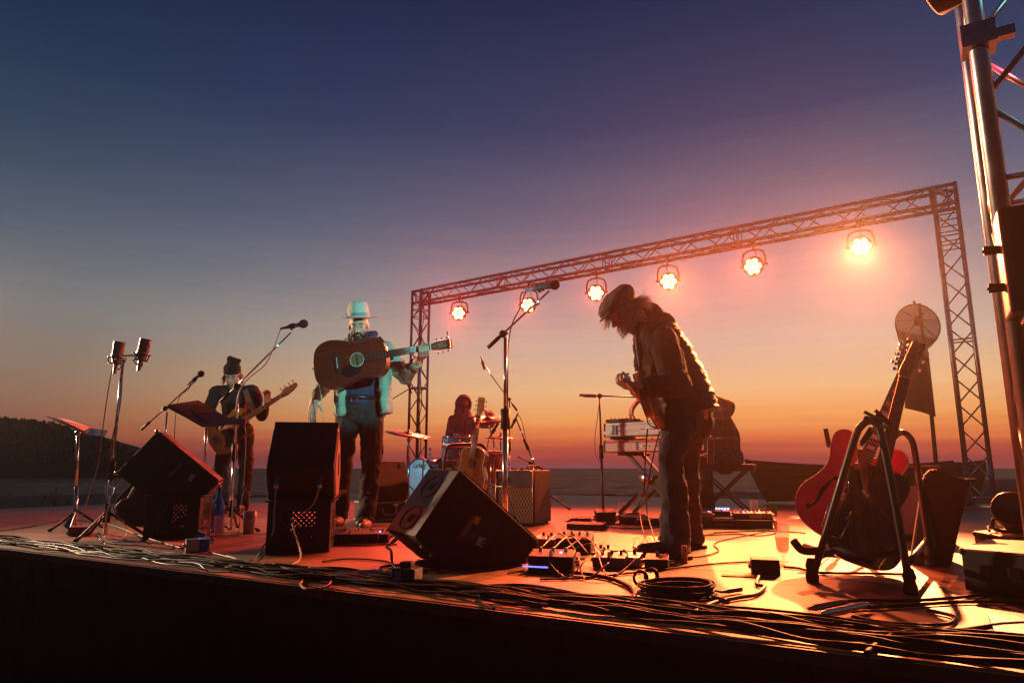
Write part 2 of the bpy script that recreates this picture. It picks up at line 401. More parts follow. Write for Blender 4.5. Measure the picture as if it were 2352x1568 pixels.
m_twig = M('dead_twigs', (.03, .024, .02), .9)
def shrub(c, label, spread, hgt, seedn):
    rnd = random.Random(seedn)
    t_ = thing('shrub', label, 'shrub', c, 'dead shrubs beyond the left stage edge')
    mb = MB(); mb.tube([c, V(c) + V((.03, 0, hgt*.5))], [.03, .018], 6); mb.build('trunk', m_twig, t_)
    mb = MB()
    for k in range(26):
        b0 = V(c) + V((.02, 0, hgt*rnd.uniform(.2, .55))); a = rnd.uniform(0, 6.28); e = rnd.uniform(.3, 1.3)
        d = V((math.cos(a)*math.cos(e), math.sin(a)*math.cos(e), math.sin(e)))
        p1 = b0 + d*spread*.5 + V((0, 0, .03)); p2 = b0 + d*spread*rnd.uniform(.7, 1.1) + V((rnd.uniform(-.08, .08), 0, rnd.uniform(-.05, .1)))
        mb.tube([b0, p1, p2], [.012, .008, .003], 4)
        for j in range(5):
            q = p1.lerp(p2, rnd.random()); s_ = .05*rnd.uniform(.6, 1.3)
            mb.add([q, q + V((s_, 0, s_*.4)), q + V((s_*.3, .01, s_))], [(0, 1, 2)])
    mb.build('crown', m_twig, t_)
shrub(V((-6.3, 8.8, -1.0)), 'small dead bush at far left in front of the water', .34, 1.15, 3)
shrub(V((-5.75, 8.8, -1.0)), 'straggly dead branches behind the tall twin microphone stand', .6, 1.05, 5)

# ------------------------------------------------------------------ stage
stage = struct(thing('stage_floor', 'plywood stage floor', 'stage')); del stage['label']; del stage['category']
fr = Matrix((AX, AN, V((0, 0, 1)))).transposed()
mb = MB(); mb.box((0, 0, -.009), (2.434, 1.214, .018)); me_p = mb.mesh('panel'); me_p.materials.append(m_ply)
mb = MB(); mb.box((0, 0, -.009), (2.434, 1.214, .018)); me_q = mb.mesh('panel'); me_q.materials.append(m_ply_red)
SL, SR, NF, NB = -9.02, 3.18, 1.985, 10.73
for j in range(8):
    n0 = NF + 1.22*j; n1 = min(n0 + 1.22, NB)
    off = 1.22 if j % 2 else 0
    s0 = SL - off
    while s0 < SR - .1:
        a, b_ = max(s0, SL), min(s0 + 2.44, SR)
        if b_ - a > .3:
            red = (j == 0 and a > -.5)
            if abs(b_ - a - 2.44) < .01 and abs(n1 - n0 - 1.22) < .01: me = me_q if red else me_p
            else:
                mb = MB(); mb.box((0, 0, -.009), (b_-a-.006, n1-n0-.006, .018)); me = mb.mesh('panel'); me.materials.append(m_ply_red if red else m_ply)
            jit = rz(random.uniform(-.0008, .0008))
            piece('panel', me, stage, S((a+b_)/2, (n0+n1)/2, random.uniform(-.0015, .0)), fr @ jit)
        s0 += 2.44
# joists carry the sheets; a black cloth skirt hangs round the front
mb = MB()
mb.box(S((SL+SR)/2, (NF+NB)/2, -.10), (SR-SL-.04, NB-NF-.04, .14), fr)
mb.build('frame', m_black, stage)
mb = MB()
mb.box(S((SL+SR)/2, NF-.006, -.021), (SR-SL, .012, .034), fr); mb.build('edge_trim', wood('edge_ply', (.16, .09, .05), (.08, .045, .025), .6, rand=.05), stage)
mb = MB(); k = 260; pts = []
for i in range(k+1):
    s_ = SL + (SR-SL)*i/k; pts.append((s_, NF + .032 - .012*(1+math.sin(i*.9+math.sin(i*.37)*2))))
vs = [S(a, b_, -.042) for a, b_ in pts] + [S(a, b_ - .03, -1.15) for a, b_ in pts]
mb.add(vs, [(i, i+1, k+2+i, k+1+i) for i in range(k)], True)
struct(mb.build('stage_skirt', m_cloth))

# ------------------------------------------------------------------ trusses
_unit = {}
def bar_mesh(r, n, L, mat, nm):
    key = (r, n, round(L, 3), mat.name)
    if key not in _unit:
        mb = MB(); mb.tube([(0, 0, 0), (0, 0, L)], r, n); me = mb.mesh(nm); me.materials.append(mat); _unit[key] = me
    return _unit[key]
def bar(name, a, b, r, parent, mat, n=8):
    a = V(a); b = V(b); return piece(name, bar_mesh(r, n, (b-a).length, mat, name), parent, a, frame(b-a))
def truss_run(A, B, e1, e2, parent, bays, size=.29, rc=.025, rb=.009, mat=None, rungs=()):
    """square lattice from A to B; e1, e2 span its section"""
    A = V(A); B = V(B); h = size/2 - rc
    cs = [e1*h + e2*h, e1*h - e2*h, -e1*h - e2*h, -e1*h + e2*h]
    for c in cs: bar('chord', A + c, B + c, rc, parent, mat, 16)
    for f in range(4):
        c0, c1 = cs[f], cs[(f+1) % 4]
        for i in range(bays):
            p = A.lerp(B, (i+.04)/bays); q = A.lerp(B, (i+.96)/bays)
            if (i + f) % 2: bar('brace', p + c0, q + c1, rb, parent, mat)
            else: bar('brace', p + c1, q + c0, rb, parent, mat)
    for tt in rungs:
        for f in range(4): p = A.lerp(B, tt); bar('brace', p + cs[f], p + cs[(f+1) % 4], rb, parent, mat)
CR = V((5.48, 8.16, 0)); CL = V((-1.83, 13.32, 0)); TZ = 3.95
T1 = (CR - CL).normalized(); T2 = V((-T1.y, T1.x, 0)); Z = V((0, 0, 1))
arch = thing('truss_arch', 'square aluminium lattice truss arch across the back of the stage carrying six lamps', 'truss', (CL+CR)/2)
truss_run(CL, CL + Z*TZ, T1, T2, arch, 13, mat=m_alu, rungs=(.03, .5, .505, .86, .90, .93))
truss_run(CR, CR + Z*TZ, T1, T2, arch, 13, mat=m_alu, rungs=(.03, .5, .80, .83, .86, .90, .93))
truss_run(CL - T1*.118 + Z*(TZ-.142), CR + T1*.118 + Z*(TZ-.142), T2, Z, arch, 31, mat=m_alu, rungs=(.01, .03, .23, .235, .465, .47, .70, .705, .97, .99))
for c in (CL, CR):
    mb = MB(); mb.box(c + V((0, 0, .006)), (.5, .5, .012), Matrix((T1, T2, Z)).transposed()); mb.build('base_plate', m_steel, arch)
# blue tape bands on the right leg
for sg in ((-1, -1), (1, -1), (1, 1)):
    c = CR + T1*.12*sg[0] + T2*.12*sg[1]
    mb = MB(); mb.cyl(c + Z*.36, c + Z*.52, .0275); part_label(mb.build('tape_band', m_tape_blue, arch), 'blue tape band')

# front tower beside the camera
CF = S(.30, 2.35, 0) + V((.082, .012, 0))
mtow = M('tower_aluminium', (.60, .60, .62), .34, 1.0, var=.15, vs=14)
tower = thing('truss_tower', 'tall aluminium lattice tower close by at the right front corner of the stage', 'truss', CF)
truss_run(CF, CF + Z*4.2, AX, AN, tower, 14, mat=mtow, rungs=(.02, .30, .62))
mb = MB(); mb.box(CF + V((0, 0, .006)), (.5, .5, .012), fr); mb.build('base_plate', m_steel, tower)

# ------------------------------------------------------------------ par lamps
m_led = M('lit_led', (1, .6, .3), emis=(1.0, .46, .13), es=14.0); m_led.cycles.emission_sampling = 'NONE'
m_can = M('lamp_housing', (.02, .019, .02), .45, var=.2)
m_teal = M('lit_teal_lens', (.1, .8, .8), emis=(.15, .9, 1.0), es=2.5); m_teal.cycles.emission_sampling = 'NONE'
def par(hang, tgt, label, col, watts, angle, drop=.34, r=.140, lens=None, group='lamps hanging from the back truss', blend=.7, up=Z, lampr=.07):
    hang = V(hang); c = hang - up*drop; d = (V(tgt) - c).normalized()
    t_ = thing('stage_lamp', label, 'stage lamp', hang, group)
    mb = MB(); mb.lathe([(.001, -.15), (r*.45, -.148), (r*.62, -.13), (r*.72, -.10), (r*.92, -.06), (r, .0), (r, .085), (r*.93, .09), (r*.93, .068), (.001, .066)], c, d, 24); mb.build('housing', m_can, t_)
    fm = frame(d); side = fm.col[0].copy(); side = (side - up*side.dot(up)).normalized()
    if lens is None:
        mb = MB(); mb.lathe([(.001, .0675), (r*.92, .0675)], c, d, 24); mb.build('face_plate', m_can, t_)
        for k in range(7):
            o = V((0, 0, 0)) if k == 0 else (fm.col[0]*math.cos(k*PI/3) + fm.col[1]*math.sin(k*PI/3))*r*.60
            mb = MB(); mb.ball(c + o + d*.070, (r*.265, r*.265, .016), fm, 14, 6); mb.build('led_lens', m_led, t_)
    else:
        mb = MB(); mb.ball(c + d*.066, (r*.9, r*.9, .02), fm, 18, 8); mb.build('lens', lens, t_)
    yr = r + .022; pts = [c + side*yr*1.0, c + side*yr + up*drop*.35, c + side*yr*.85 + up*drop*.62, c + side*yr*.4 + up*drop*.72]
    pts = pts + [2*(c + up*((q - c).dot(up))) - q for q in reversed(pts)]
    mb = MB()
    for i in range(len(pts)-1):
        dd = pts[i+1]-pts[i]; mb.box((pts[i]+pts[i+1])/2, (.028, .006, dd.length+.004), frame(dd, d))
    mb.build('yoke', m_can, t_)
    for sg in (-1, 1):
        mb = MB(); mb.cyl(c + side*sg*(r*.9), c + side*sg*(yr+.03), .016, n=10); mb.build('knob', m_can, t_)
    mb = MB(); mb.cyl(c + up*drop*.70, c + up*(drop-.02), .012, n=8); mb.box(hang + up*.01, (.05, .05, .06), fm if False else I3); mb.build('clamp', m_black_metal, t_)
    mb = MB(); mb.tube(spline([c - d*.14, c - d*.2 + up*.06, c - d*.12 + up*drop*.8, hang + side*.06 + up*.02], 5), .006, 5); mb.build('power_lead', m_cable, t_)
    L = bpy.data.lights.new('lamp_beam', 'SPOT'); L.energy = watts; L.color = col; L.spot_size = R(angle); L.spot_blend = blend; L.shadow_soft_size = lampr
    lo = bpy.data.objects.new('lamp_beam', L); COL.objects.link(lo); lo.parent = t_
    lo.matrix_local = Matrix.Translation(c + d*.115 - hang) @ frame(-d).to_4x4()
    return t_
nmT = T2
BZ = TZ - .29
RED = (1, .065, .03)
lamps = [((1055, 718), (-2.4, 5.6, .6), RED, 1900, 64, .7, 'leftmost lamp under the back truss above the drum kit, face lit amber'),
         ((1215, 700), (-1.8, 4.8, .4), RED, 1300, 60, .7, 'second lamp from the left under the truss, behind the tall boom microphone'),
         ((1370, 672), (-.6, 3.8, .4), (1, .09, .03), 1300, 58, .7, 'amber lamp under the truss just left of the flat cap'),
         ((1535, 645), (1.2, 2.9, .1), (1, .17, .04), 4600, 40, .8, 'amber lamp under the truss directly above the hunched guitarist'),
         ((1732, 610), (-.4, 4.0, .3), (1, .13, .035), 2300, 86, 1.0, 'fifth lamp from the left under the truss, glaring bright'),
         ((1978, 565), (1.15, 2.9, .1), (1, .25, .075), 10500, 36, .8, 'brightest lamp under the right end of the truss, dazzling white')]
for (u, v), tg, col, w, ang, bl_, lab in lamps:
    c = plane(u, v, CR, nmT); dp = BZ - c.z
    par(V((c.x, c.y, BZ - .0)), tg, lab, col, w, ang, drop=max(.26, dp), blend=bl_)

# mains lead strung along the truss, sagging between the lamps
pts = []
for k in range(29):
    f = .03 + .92*k/28; q = CL.lerp(CR, f); pts.append(q - T2*.13 + Z*(TZ - .30 - .035*abs(math.sin(k*1.25)) - (.05 if k % 5 == 3 else 0)))
mb = MB(); mb.tube(spline(pts, 5), .008, 6); tag(mb.build('power_cable', m_cable, origin=pts[0]), 'long black mains cable sagging along the underside of the back truss', 'cable')
pts = [CL + T1*.16 - T2*.10 + Z*(TZ - .3 - .28*k) + T1*.03*math.sin(k*2.1) for k in range(13)]
mb = MB(); mb.tube(spline(pts, 4), .008, 6); tag(mb.build('power_cable', m_cable, origin=pts[0]), 'black mains cable running down the left leg of the truss', 'cable')
# ------------------------------------------------------------------ lamps and boxes on the front tower
def text(name, s, size, pos, xd, yd, mat, parent, ext=.001, align='CENTER', font_shear=0.0):
    c = bpy.data.curves.new(name, 'FONT'); c.body = s; c.size = size; c.extrude = ext; c.align_x = align; c.align_y = 'CENTER'; c.shear = font_shear
    o = bpy.data.objects.new(name, c); COL.objects.link(o)
    xd = V(xd).normalized(); yd = V(yd); yd = (yd - xd*yd.dot(xd)).normalized(); zd = xd.cross(yd)
    me = bpy.data.meshes.new_from_object(o.evaluated_get(bpy.context.evaluated_depsgraph_get()))
    bpy.data.objects.remove(o)
    Mx = Matrix((xd, yd, zd)).transposed()
    me.transform(Mx.to_4x4()); me.materials.clear(); me.materials.append(mat)
    q = bpy.data.objects.new(name, me); COL.objects.link(q); q.parent = parent; q.location = V(pos) - base_of(parent)
    return q
CA = CF - AX*.12 - AN*.12
hang = CA + Z*1.84
par(hang + Z*.26 - AX*.02, S(-3.75, 3.95, 1.38), 'dark lamp with teal lens clamped at the top of the front tower', (.24, .84, .80), 800, 16.5, drop=.16, r=.09, lens=m_teal, group='lamps on the front tower', blend=.35, lampr=.04)
par(CF + AX*.06 - AN*.10 + Z*2.12, D(1905, 1120, 3.2), 'second dark lamp high on the front tower at the picture corner', (1, .05, .10), 75, 26, drop=.14, r=.10, lens=m_teal, group='lamps on the front tower', blend=.8, lampr=.04)
t_ = thing('dimmer_box', 'black control box strapped to the front tower below the lamps', 'control box', CA + Z*1.0)
c = CA + AX*.125 - AN*.09 + Z*.985
mb = MB(); mb.box(c, (.30, .13, .285), fr); mb.build('case', M('control_box_paint', (.022, .012, .012), .45), t_, bev=.008)
mb = MB(); mb.box(c - Z*.15 , (.24, .10, .02), fr); mb.build('clamp', m_steel, t_)
for dz_ in (.045, -.06):
    mb = MB(); mb.cyl(c - AX*.15 + Z*dz_, c - AX*.185 + Z*dz_, .012); mb.cyl(c - AX*.172 + Z*dz_, c - AX*.185 + Z*(dz_+.006), .013, .010); mb.build('knob', m_black, t_)
mb = MB(); mb.box(CA + Z*1.70, (.085, .085, .07), fr); mb.box(CA + Z*1.70 + AX*.06, (.06, .03, .03), fr)
tag(mb.build('clamp', m_steel, origin=CA + Z*1.70), 'metal clamp around the front tower tube just below its lamp', 'clamp')
# a second tower stands at the left front corner, outside the picture; this is its lamp
par(S(-8.9, 2.6, 2.2), S(-3.3, 3.5, 1.35), 'warm white lamp on the left front tower', (1, .62, .38), 1700, 66, drop=.3, r=.125, lens=m_teal, group='lamps on the front tower', blend=.9, lampr=.05)

par(S(-9.0, 2.7, 3.1), D(985, 1080, 8.1), 'blue green lamp on the left front tower', (.22, .62, .80), 1000, 12.5, drop=.3, r=.125, lens=m_teal, group='lamps on the front tower', blend=.9, lampr=.05)

# ------------------------------------------------------------------ wedges, crates, amps
def solid(name, poly, vec, mat, parent, bev=.008):
    mb = MB(); mb.prism(poly, vec); return mb.build(name, mat, parent, bev)
def inset_face(name, a, b, vec, mar, off, mat, parent, th=.004, bev=0):
    """a thin plate on the face that edge a-b sweeps along vec"""
    a = V(a); b = V(b); vec = V(vec); e = (b-a).normalized(); w = vec.normalized(); nn = e.cross(w)
    if nn.dot(off) < 0: nn = -nn
    p = a + e*mar + w*mar; L = (b-a).length - 2*mar; W_ = vec.length - 2*mar
    mb = MB(); mb.prism([p - nn*.002, p + e*L - nn*.002, p + e*L + w*W_ - nn*.002, p + w*W_ - nn*.002], nn*(th+.002)); return mb.build(name, mat, parent, bev)
m_grille = M('steel_grille', (.03, .028, .028), .5, .3, var=.15, bump=1.0, bs=500)
def plug(p, d, parent, mat=None, L=.05, r=.011):
    mb = MB(); mb.cyl(p, V(p)+V(d)*L, r, r*.8, 12); mb.cyl(V(p)+V(d)*L, V(p)+V(d)*(L+.025), r*.6, r*.4, 10); return mb.build('plug', mat or m_black, parent)

# centre front wedge
B0 = G(1037, 1309); wn = V((-.447, .894, 0)); W0 = wn*.44
pp = [plane(u, v, B0, wn) for u, v in ((1037, 1309), (1214, 1309), (1240, 1243), (1060, 1079), (954, 1236))]
pp[1].z = pp[0].z = 0.004
t_ = thing('monitor_wedge', 'large black monitor wedge at the front centre edge, stickered side to the camera', 'stage monitor', B0, 'stage monitor wedges')
solid('cabinet', pp, W0, m_carpet, t_, .010)
inset_face('grille', pp[2], pp[3], W0, .015, V((1, 0, 1)), m_grille, t_, .008)
ctr = sum(pp, V((0, 0, 0)))/5
E0 = V((.894, .447, 0))
mbk = M('brushed_brown_panel', (.046, .034, .028), .5, var=.4, vs=14, bump=.25, bs=220, coat=.15)
inset_face('back_panel', pp[4], pp[3], W0, .006, V((-1, 0, .4)), mbk, t_, .006, .002)
be = (pp[3]-pp[4]).normalized(); bn = be.cross(wn); bn = bn if bn.x < 0 else -bn
mb = MB(); q = pp[3] + bn*.008 - be*.006; mb.tube([q + wn*.02, q + wn*.42], .004, 6); mb.build('edge_strip', m_gold, t_)
m_emb = M('embossed_metal', (.05, .037, .03), .38)
for f_ in (.24, .72):
    c = pp[4] + (pp[3]-pp[4])*f_ + wn*.22 + bn*.008
    mb = MB(); mb.tube([c + be*.062*math.cos(a*PI/16) + wn*.105*math.sin(a*PI/16) for a in range(32)], .0024, 6, closed=True); o = mb.build('emblem', m_emb, t_)
    text('emblem_letters', 'EV', .05, c + bn*.001, wn*-1, be, m_emb, o, .003, font_shear=.25)
def on_side(u, v, off=.003): return plane(u, v, B0 - wn*off, wn)
mb = MB(); mb.prism([on_side(u, v) for u, v in ((1078, 1178), (1146, 1205), (1118, 1262), (1046, 1236))], -wn*.003); mb.build('jack_plate', M('jack_plate_black', (.01, .01, .01), .35), t_)
for quad, mt, lb in ((((1086, 1184), (1096, 1188), (1066, 1231), (1057, 1227)), M('foil_strip', (.14, .11, .09), .4), 'strip'),
                     (((1092, 1184), (1104, 1187), (1097, 1204), (1085, 1199)), m_yellow, 'yellow_sticker'),
                     (((1101, 1230), (1116, 1236), (1107, 1257), (1093, 1250)), m_label_grey, 'white_sticker'),
                     (((1087, 1221), (1096, 1225), (1090, 1240), (1080, 1235)), M('dark_sticker', (.05, .05, .05), .5), 'grey_sticker')):
    mb = MB(); mb.prism([on_side(u, v, .0065) for u, v in quad], -wn*.0012); mb.build(lb, mt, t_)
mb = MB()
for i in range(7):
    a = i/7; p = on_side(1109 - i*1.1, 1237 + i*2.4, .0082); q = on_side(1115 - i*1.1, 1239.5 + i*2.4, .0082); mb.box((p+q)/2, ((q-p).length, .0008, .002 + .001*(i % 3)), frame(wn, Z) if False else Matrix((E0, wn, Z)).transposed())
mb.build('barcode', m_black, t_)
plug(pp[4] + wn*.30 + (pp[0]-pp[4])*.12 , V((-.7, 0, -.6)).normalized(), t_, m_steel)
for f_ in (.25, .5):
    c = pp[4].lerp(pp[0], f_) + wn*.02; mb = MB(); mb.ball(c + V((-.006, 0, -.006)), .008, n=8, m=6); mb.build('rubber_foot', m_steel, t_)

# crates
m_crate = M('crate_plastic', (.014, .013, .013), .42, var=.3, bump=.15, bs=60)
def crate(c0, ang, label, txt, w=.335, h=.275):
    """c0 the front left bottom corner"""
    e = V((math.cos(ang), math.sin(ang), 0)); d = V((-math.sin(ang), math.cos(ang), 0)); Mx = Matrix((e, d, Z)).transposed()
    t_ = thing('milk_crate', label, 'milk crate', c0 + (e+d)*w/2, 'milk crates under the monitors')
    c0 = V(c0); T = .012
    for x in (0, 1):
        for y in (0, 1): mb = MB(); mb.box(c0 + e*(w*x + (.5-x)*.03) + d*(w*y + (.5-y)*.03) + Z*h/2, (.03, .03, h), Mx, .004); mb.build('corner_post', m_crate, t_)
    for s_i in range(4):
        ee, dd = ((e, d), (d, -e), (-e, -d), (-d, e))[s_i]
        o = (c0, c0 + e*w, c0 + e*w + d*w, c0 + d*w)[s_i]
        Ms = Matrix((ee, dd, Z)).transposed(); cc = o + ee*w/2 + dd*T/2
        mb = MB()
        mb.box(cc + Z*.025, (w-.056, T, .05), Ms); mb.box(cc + Z*(h-.03), (w-.056, T, .06), Ms)          # lower and upper band
        mb.box(cc + Z*(h-.004) - dd*.008, (w, T+.016, .008), Ms)                                          # rim
        mb.box(o + ee*.055 + dd*T/2 + Z*h/2, (.055, T, h-.1), Ms); mb.box(o + ee*(w-.055) + dd*T/2 + Z*h/2, (.055, T, h-.1), Ms)
        mb.build('side_panel', m_crate, t_)
        mb = MB(); x0, x1, z0, z1 = .082, w-.082, .055, h-.06
        sp = .030
        for k in range(-8, 14):
            for sg in (1, -1):
                # diagonal rib clipped to the window
                ps = []
                for tt in (0, 1):
                    pass
                a = k*sp*1.0
                # line x = x0 + a + sg*(z - z0)
                za, zb = z0, z1
                xa, xb = x0 + a + (0 if sg > 0 else (z1-z0)), x0 + a + ((z1-z0) if sg > 0 else 0)
                if xa > xb: (xa, za), (xb, zb) = (xb, zb), (xa, za)
                if xb < x0 or xa > x1: continue
                m_ = (zb-za)/(xb-xa)
                if xa < x0: za += (x0-xa)*m_; xa = x0
                if xb > x1: zb -= (xb-x1)*m_; xb = x1
                if abs(xb-xa) < .008: continue
                p = o + ee*xa + Z*za + dd*T/2; q = o + ee*xb + Z*zb + dd*T/2
                mb.box((p+q)/2, (.0075, T*.8, (q-p).length), frame(q-p, dd) if True else Ms)
        mb.box(o + ee*w/2 + dd*T/2 + Z*.082, (.12, T, .05), Ms, .01)                                        # hand-grip block
        mb.build('lattice', m_crate, t_)
    mb = MB(); mb.box(c0 + (e+d)*w/2 + Z*.008, (w-.02, w-.02, .012), Mx); mb.build('bottom', m_crate, t_)
    if txt: text('embossed_text', txt, .034, c0 + e*w/2 + Z*(h-.03) - d*.0015, e, Z, M('crate_text', (.045, .04, .035), .5), t_, .0025)
    return e, d
c1 = V((-2.38, 4.55, 0)); e1, d1 = crate(c1, R(10), 'black milk crate holding the left tilted monitor, embossed letters on its rim', 'S.BULES')
c2 = V((-1.33, 3.82, 0)); e2, d2 = crate(c2, R(10), 'black milk crate with lattice windows under the upright monitor', None)

# tilted monitor on the left crate
wl = V((-.31, .95, 0)).normalized(); Bl = c1 - d1*.03 + e1*.02 + Z*.277
pl = [plane(u, v, Bl, wl) for u, v in ((331, 1133), (470, 1142), (503, 1106), (360, 990), (266, 1086))]
pl[0].z = pl[1].z = .2785
t_ = thing('monitor_wedge', 'black monitor wedge tilted on the left milk crate, red light along its grille', 'stage monitor', Bl, 'stage monitor wedges')
solid('cabinet', pl, wl*.42, m_carpet, t_, .012)
inset_face('grille', pl[2], pl[3], wl*.42, .012, V((1, 0, 1)), M('red_lit_grille', (.30, .11, .10), .6, var=.2, bump=.6, bs=400), t_, .008)  # red lamp light is put into the grille colour itself
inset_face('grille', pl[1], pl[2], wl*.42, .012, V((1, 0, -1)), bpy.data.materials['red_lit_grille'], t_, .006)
for quad, mt, nm in ((((415, 1062), (421, 1065), (390, 1096), (384, 1092)), bpy.data.materials['foil_strip'], 'strip'),
                     (((440, 1087), (449, 1091), (439, 1106), (430, 1101)), m_label_grey, 'white_sticker')):
    mb = MB(); mb.prism([plane(u, v, Bl - wl*.0035, wl) for u, v in quad], -wl*.001); mb.build(nm, mt, t_)
for i in (3, 4):
    mb = MB(); mb.ball(pl[i] + wl*.01, .014, n=10, m=6); mb.build('corner_protector', m_steel, t_)
plug(pl[4] + wl*.12 + (pl[0]-pl[4])*.15, V((-.55, -.1, -.8)).normalized(), t_, m_white, .06)
plug(pl[4] + wl*.08 + (pl[0]-pl[4])*.62, V((-.45, -.1, -.85)).normalized(), t_, m_white, .06)

# dark cabinet on the floor behind the left crate
t_ = thing('speaker_cabinet', 'dark blue black speaker cabinet on the floor behind the left milk crate', 'speaker', G(300, 1215))
Bf = G(272, 1207); wf = V((-.2, .98, 0)).normalized()
pf = [plane(u, v, Bf, wf) for u, v in ((290, 1206), (380, 1206), (380, 1120), (300, 1110), (262, 1150), (268, 1185))]
pf[0].z = pf[1].z = .003
solid('cabinet', pf, wf*.4, m_carpet, t_, .01)
inset_face('grille', pf[3], pf[4], wf*.4, .02, V((-1, 0, 1)), m_grille, t_, .006)

# upright monitor on the middle crate, back to the camera
o2 = c2 - e2*.012 + Z*.277; w2 = .36
def q2(dd, zz_): return o2 + d2*dd + Z*(zz_ - .277)
pr = [(.05, .2785), (-.075, .445), (.085, .665), (.105, .675), (.125, .715), (.30, .60), (.40, .42), (.33, .2785)]
t_ = thing('monitor_wedge', 'black monitor wedge standing on the middle milk crate, plain back to the camera', 'stage monitor', o2, 'stage monitor wedges')
solid('cabinet', [q2(*p) for p in pr], e2*w2, m_tolex, t_, .008)
inset_face('grille', q2(.128, .713), q2(.30, .60), e2*w2, .012, V((0, 1, 1)), m_grille, t_, .006)
inset_face('side_panel', q2(.10, .44), q2(.29, .50), e2*.0 + Z*.11, .01, e2, bpy.data.materials['red_lit_grille'], t_, .003) if False else None
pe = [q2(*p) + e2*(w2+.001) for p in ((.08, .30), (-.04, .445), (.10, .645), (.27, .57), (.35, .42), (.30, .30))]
mb = MB(); mb.prism(pe, e2*.003); mb.build('side_panel', M('side_panel_red_light', (.34, .20, .17), .6, var=.2), t_)  # side plate coloured lighter and redder to stand for red lamp light
mb = MB(); mb.box(q2(.16, .47) + e2*(w2+.006), (.004, .035, .12), Matrix((e2, d2, Z)).transposed()); mb.build('side_handle', m_black, t_)
bm_n = (q2(-.075, .445) - q2(.05, .2785)).normalized()
mt_boot = M('blue_plug_boot', (.03, .07, .35), .4)
for x, mt in ((.06, mt_boot), (.285, mt_boot)):
    p = q2(-.05, .405) + e2*x
    mb = MB(); mb.cyl(p - d2*.012, p - d2*.022 - Z*.045, .013, .011); mb.build('plug', mt, t_)
    mb = MB(); mb.cyl(p - d2*.022 - Z*.045, p - d2*.024 - Z*.062, .012); mb.build('plug_ring', m_white, t_)

# green suitcase and the small monitor on it
sA = G(842, 1199); sB = G(930, 1195); es = (sB - sA).normalized(); ds = V((-es.y, es.x, 0)); Ms = Matrix((es, ds, Z)).transposed()
m_green = M('green_case', (.045, .06, .03), .6, var=.3, bump=.2, bs=200)
m_tealtrim = M('pale_green_trim', (.30, .38, .32), .5)
t_ = thing('suitcase', 'old green suitcase with pale trim and handle lying flat behind the singer', 'suitcase', sA)
mb = MB(); mb.box(sA + es*.22 + ds*.15 + Z*.085, (.44, .30, .158), Ms, .012); mb.build('body', m_green, t_)
for zc in (.012, .158):
    mb = MB(); mb.box(sA + es*.22 + ds*.15 + Z*zc, (.448, .308, .016), Ms, .004); mb.build('trim', m_tealtrim, t_)
h0 = sA + es*.20 - ds*.006 + Z*.10
mb = MB(); mb.tube(spline([h0 - es*.062 + Z*.014, h0 - es*.058 - ds*.01 - Z*.03, h0 - ds*.014 - Z*.045, h0 + es*.058 - ds*.01 - Z*.03, h0 + es*.062 + Z*.014], 5), .0085, 8); mb.build('handle', m_tealtrim, t_)
mb = MB(); mb.prism([h0 + es*.03 + Z*.045 - ds*.002, h0 + es*.09 + Z*.045 - ds*.002, h0 + es*.065 + Z*.022 - ds*.002, h0 + es*.055 + Z*.022 - ds*.002], -ds*.005); mb.build('latch', m_alu, t_)
t_ = thing('monitor_wedge', 'small black monitor wedge on the green suitcase, red light on its end', 'stage monitor', sA + Z*.168, 'stage monitor wedges')
ps = [sA + es*.04 + ds*a + Z*(b_ + .168) for a, b_ in ((.02, 0), (-.03, .11), (.07, .34), (.12, .345), (.28, .17), (.23, 0))]
solid('cabinet', ps, es*.33, M('small_wedge_paint', (.05, .045, .045), .7, var=.3, bump=.3, bs=300), t_, .006)
inset_face('grille', ps[1], ps[2], es*.33, .015, V((0, -1, .3)), m_grille, t_, .005)
mb = MB(); cs_ = sum(ps, V((0, 0, 0)))/6; mb.prism([cs_ + (p - cs_)*.93 + es*(.33+.001) for p in ps], es*.003); mb.build('end_light_panel', M('wedge_end_red_light', (.42, .24, .20), .6, var=.15), t_)  # plate added on the end, its pale red colour carries the lamp light
nn_ = es.cross(ps[2]-ps[1]).normalized(); nn_ = nn_ if nn_.y < 0 else -nn_
c = ps[1].lerp(ps[2], .86) + es*.285 + nn_*.008
mb = MB(); u_ = (ps[2]-ps[1]).normalized(); mb.prism([c - es*.02 - u_*.015, c + es*.02 - u_*.015, c + es*.01 + u_*.02, c + es*.004 + u_*.02], nn_*.002); mb.build('emblem', M('teal_emblem', (.08, .45, .5), .4), t_)

# centre amplifier with the diamond grille cloth
aA = G(1135, 1206); aB = G(1227, 1209); ea = (aB-aA).normalized(); da = V((-ea.y, ea.x, 0)); wA = (aB-aA).length; hA = .425; dA = .42; Ma = Matrix((ea, da, Z)).transposed()
t_ = thing('guitar_amp', 'black combo amplifier with brown diamond grille cloth in the middle of the stage', 'amplifier', aA)
mb = MB(); mb.box(aA + ea*wA/2 + da*(dA/2+.012) + Z*(hA/2+.012), (wA, dA, hA), Ma, .012); mb.build('cabinet', M('red_black_tolex', (.03, .02, .018), .5, var=.3, bump=.4, bs=300), t_)
m_diam = bpy.data.materials.new('diamond_grille_cloth'); m_diam.use_nodes = True; t = m_diam.node_tree; b = t.nodes['Principled BSDF']; b.inputs['Roughness'].default_value = .7
co = N(t, 'ShaderNodeTexCoord'); ma = N(t, 'ShaderNodeMapping'); ma.inputs['Scale'].default_value = (1, 1, 1); t.links.new(co.outputs['Object'], ma.inputs[0])
sx = N(t, 'ShaderNodeSeparateXYZ'); t.links.new(ma.outputs[0], sx.inputs[0])
outs = []
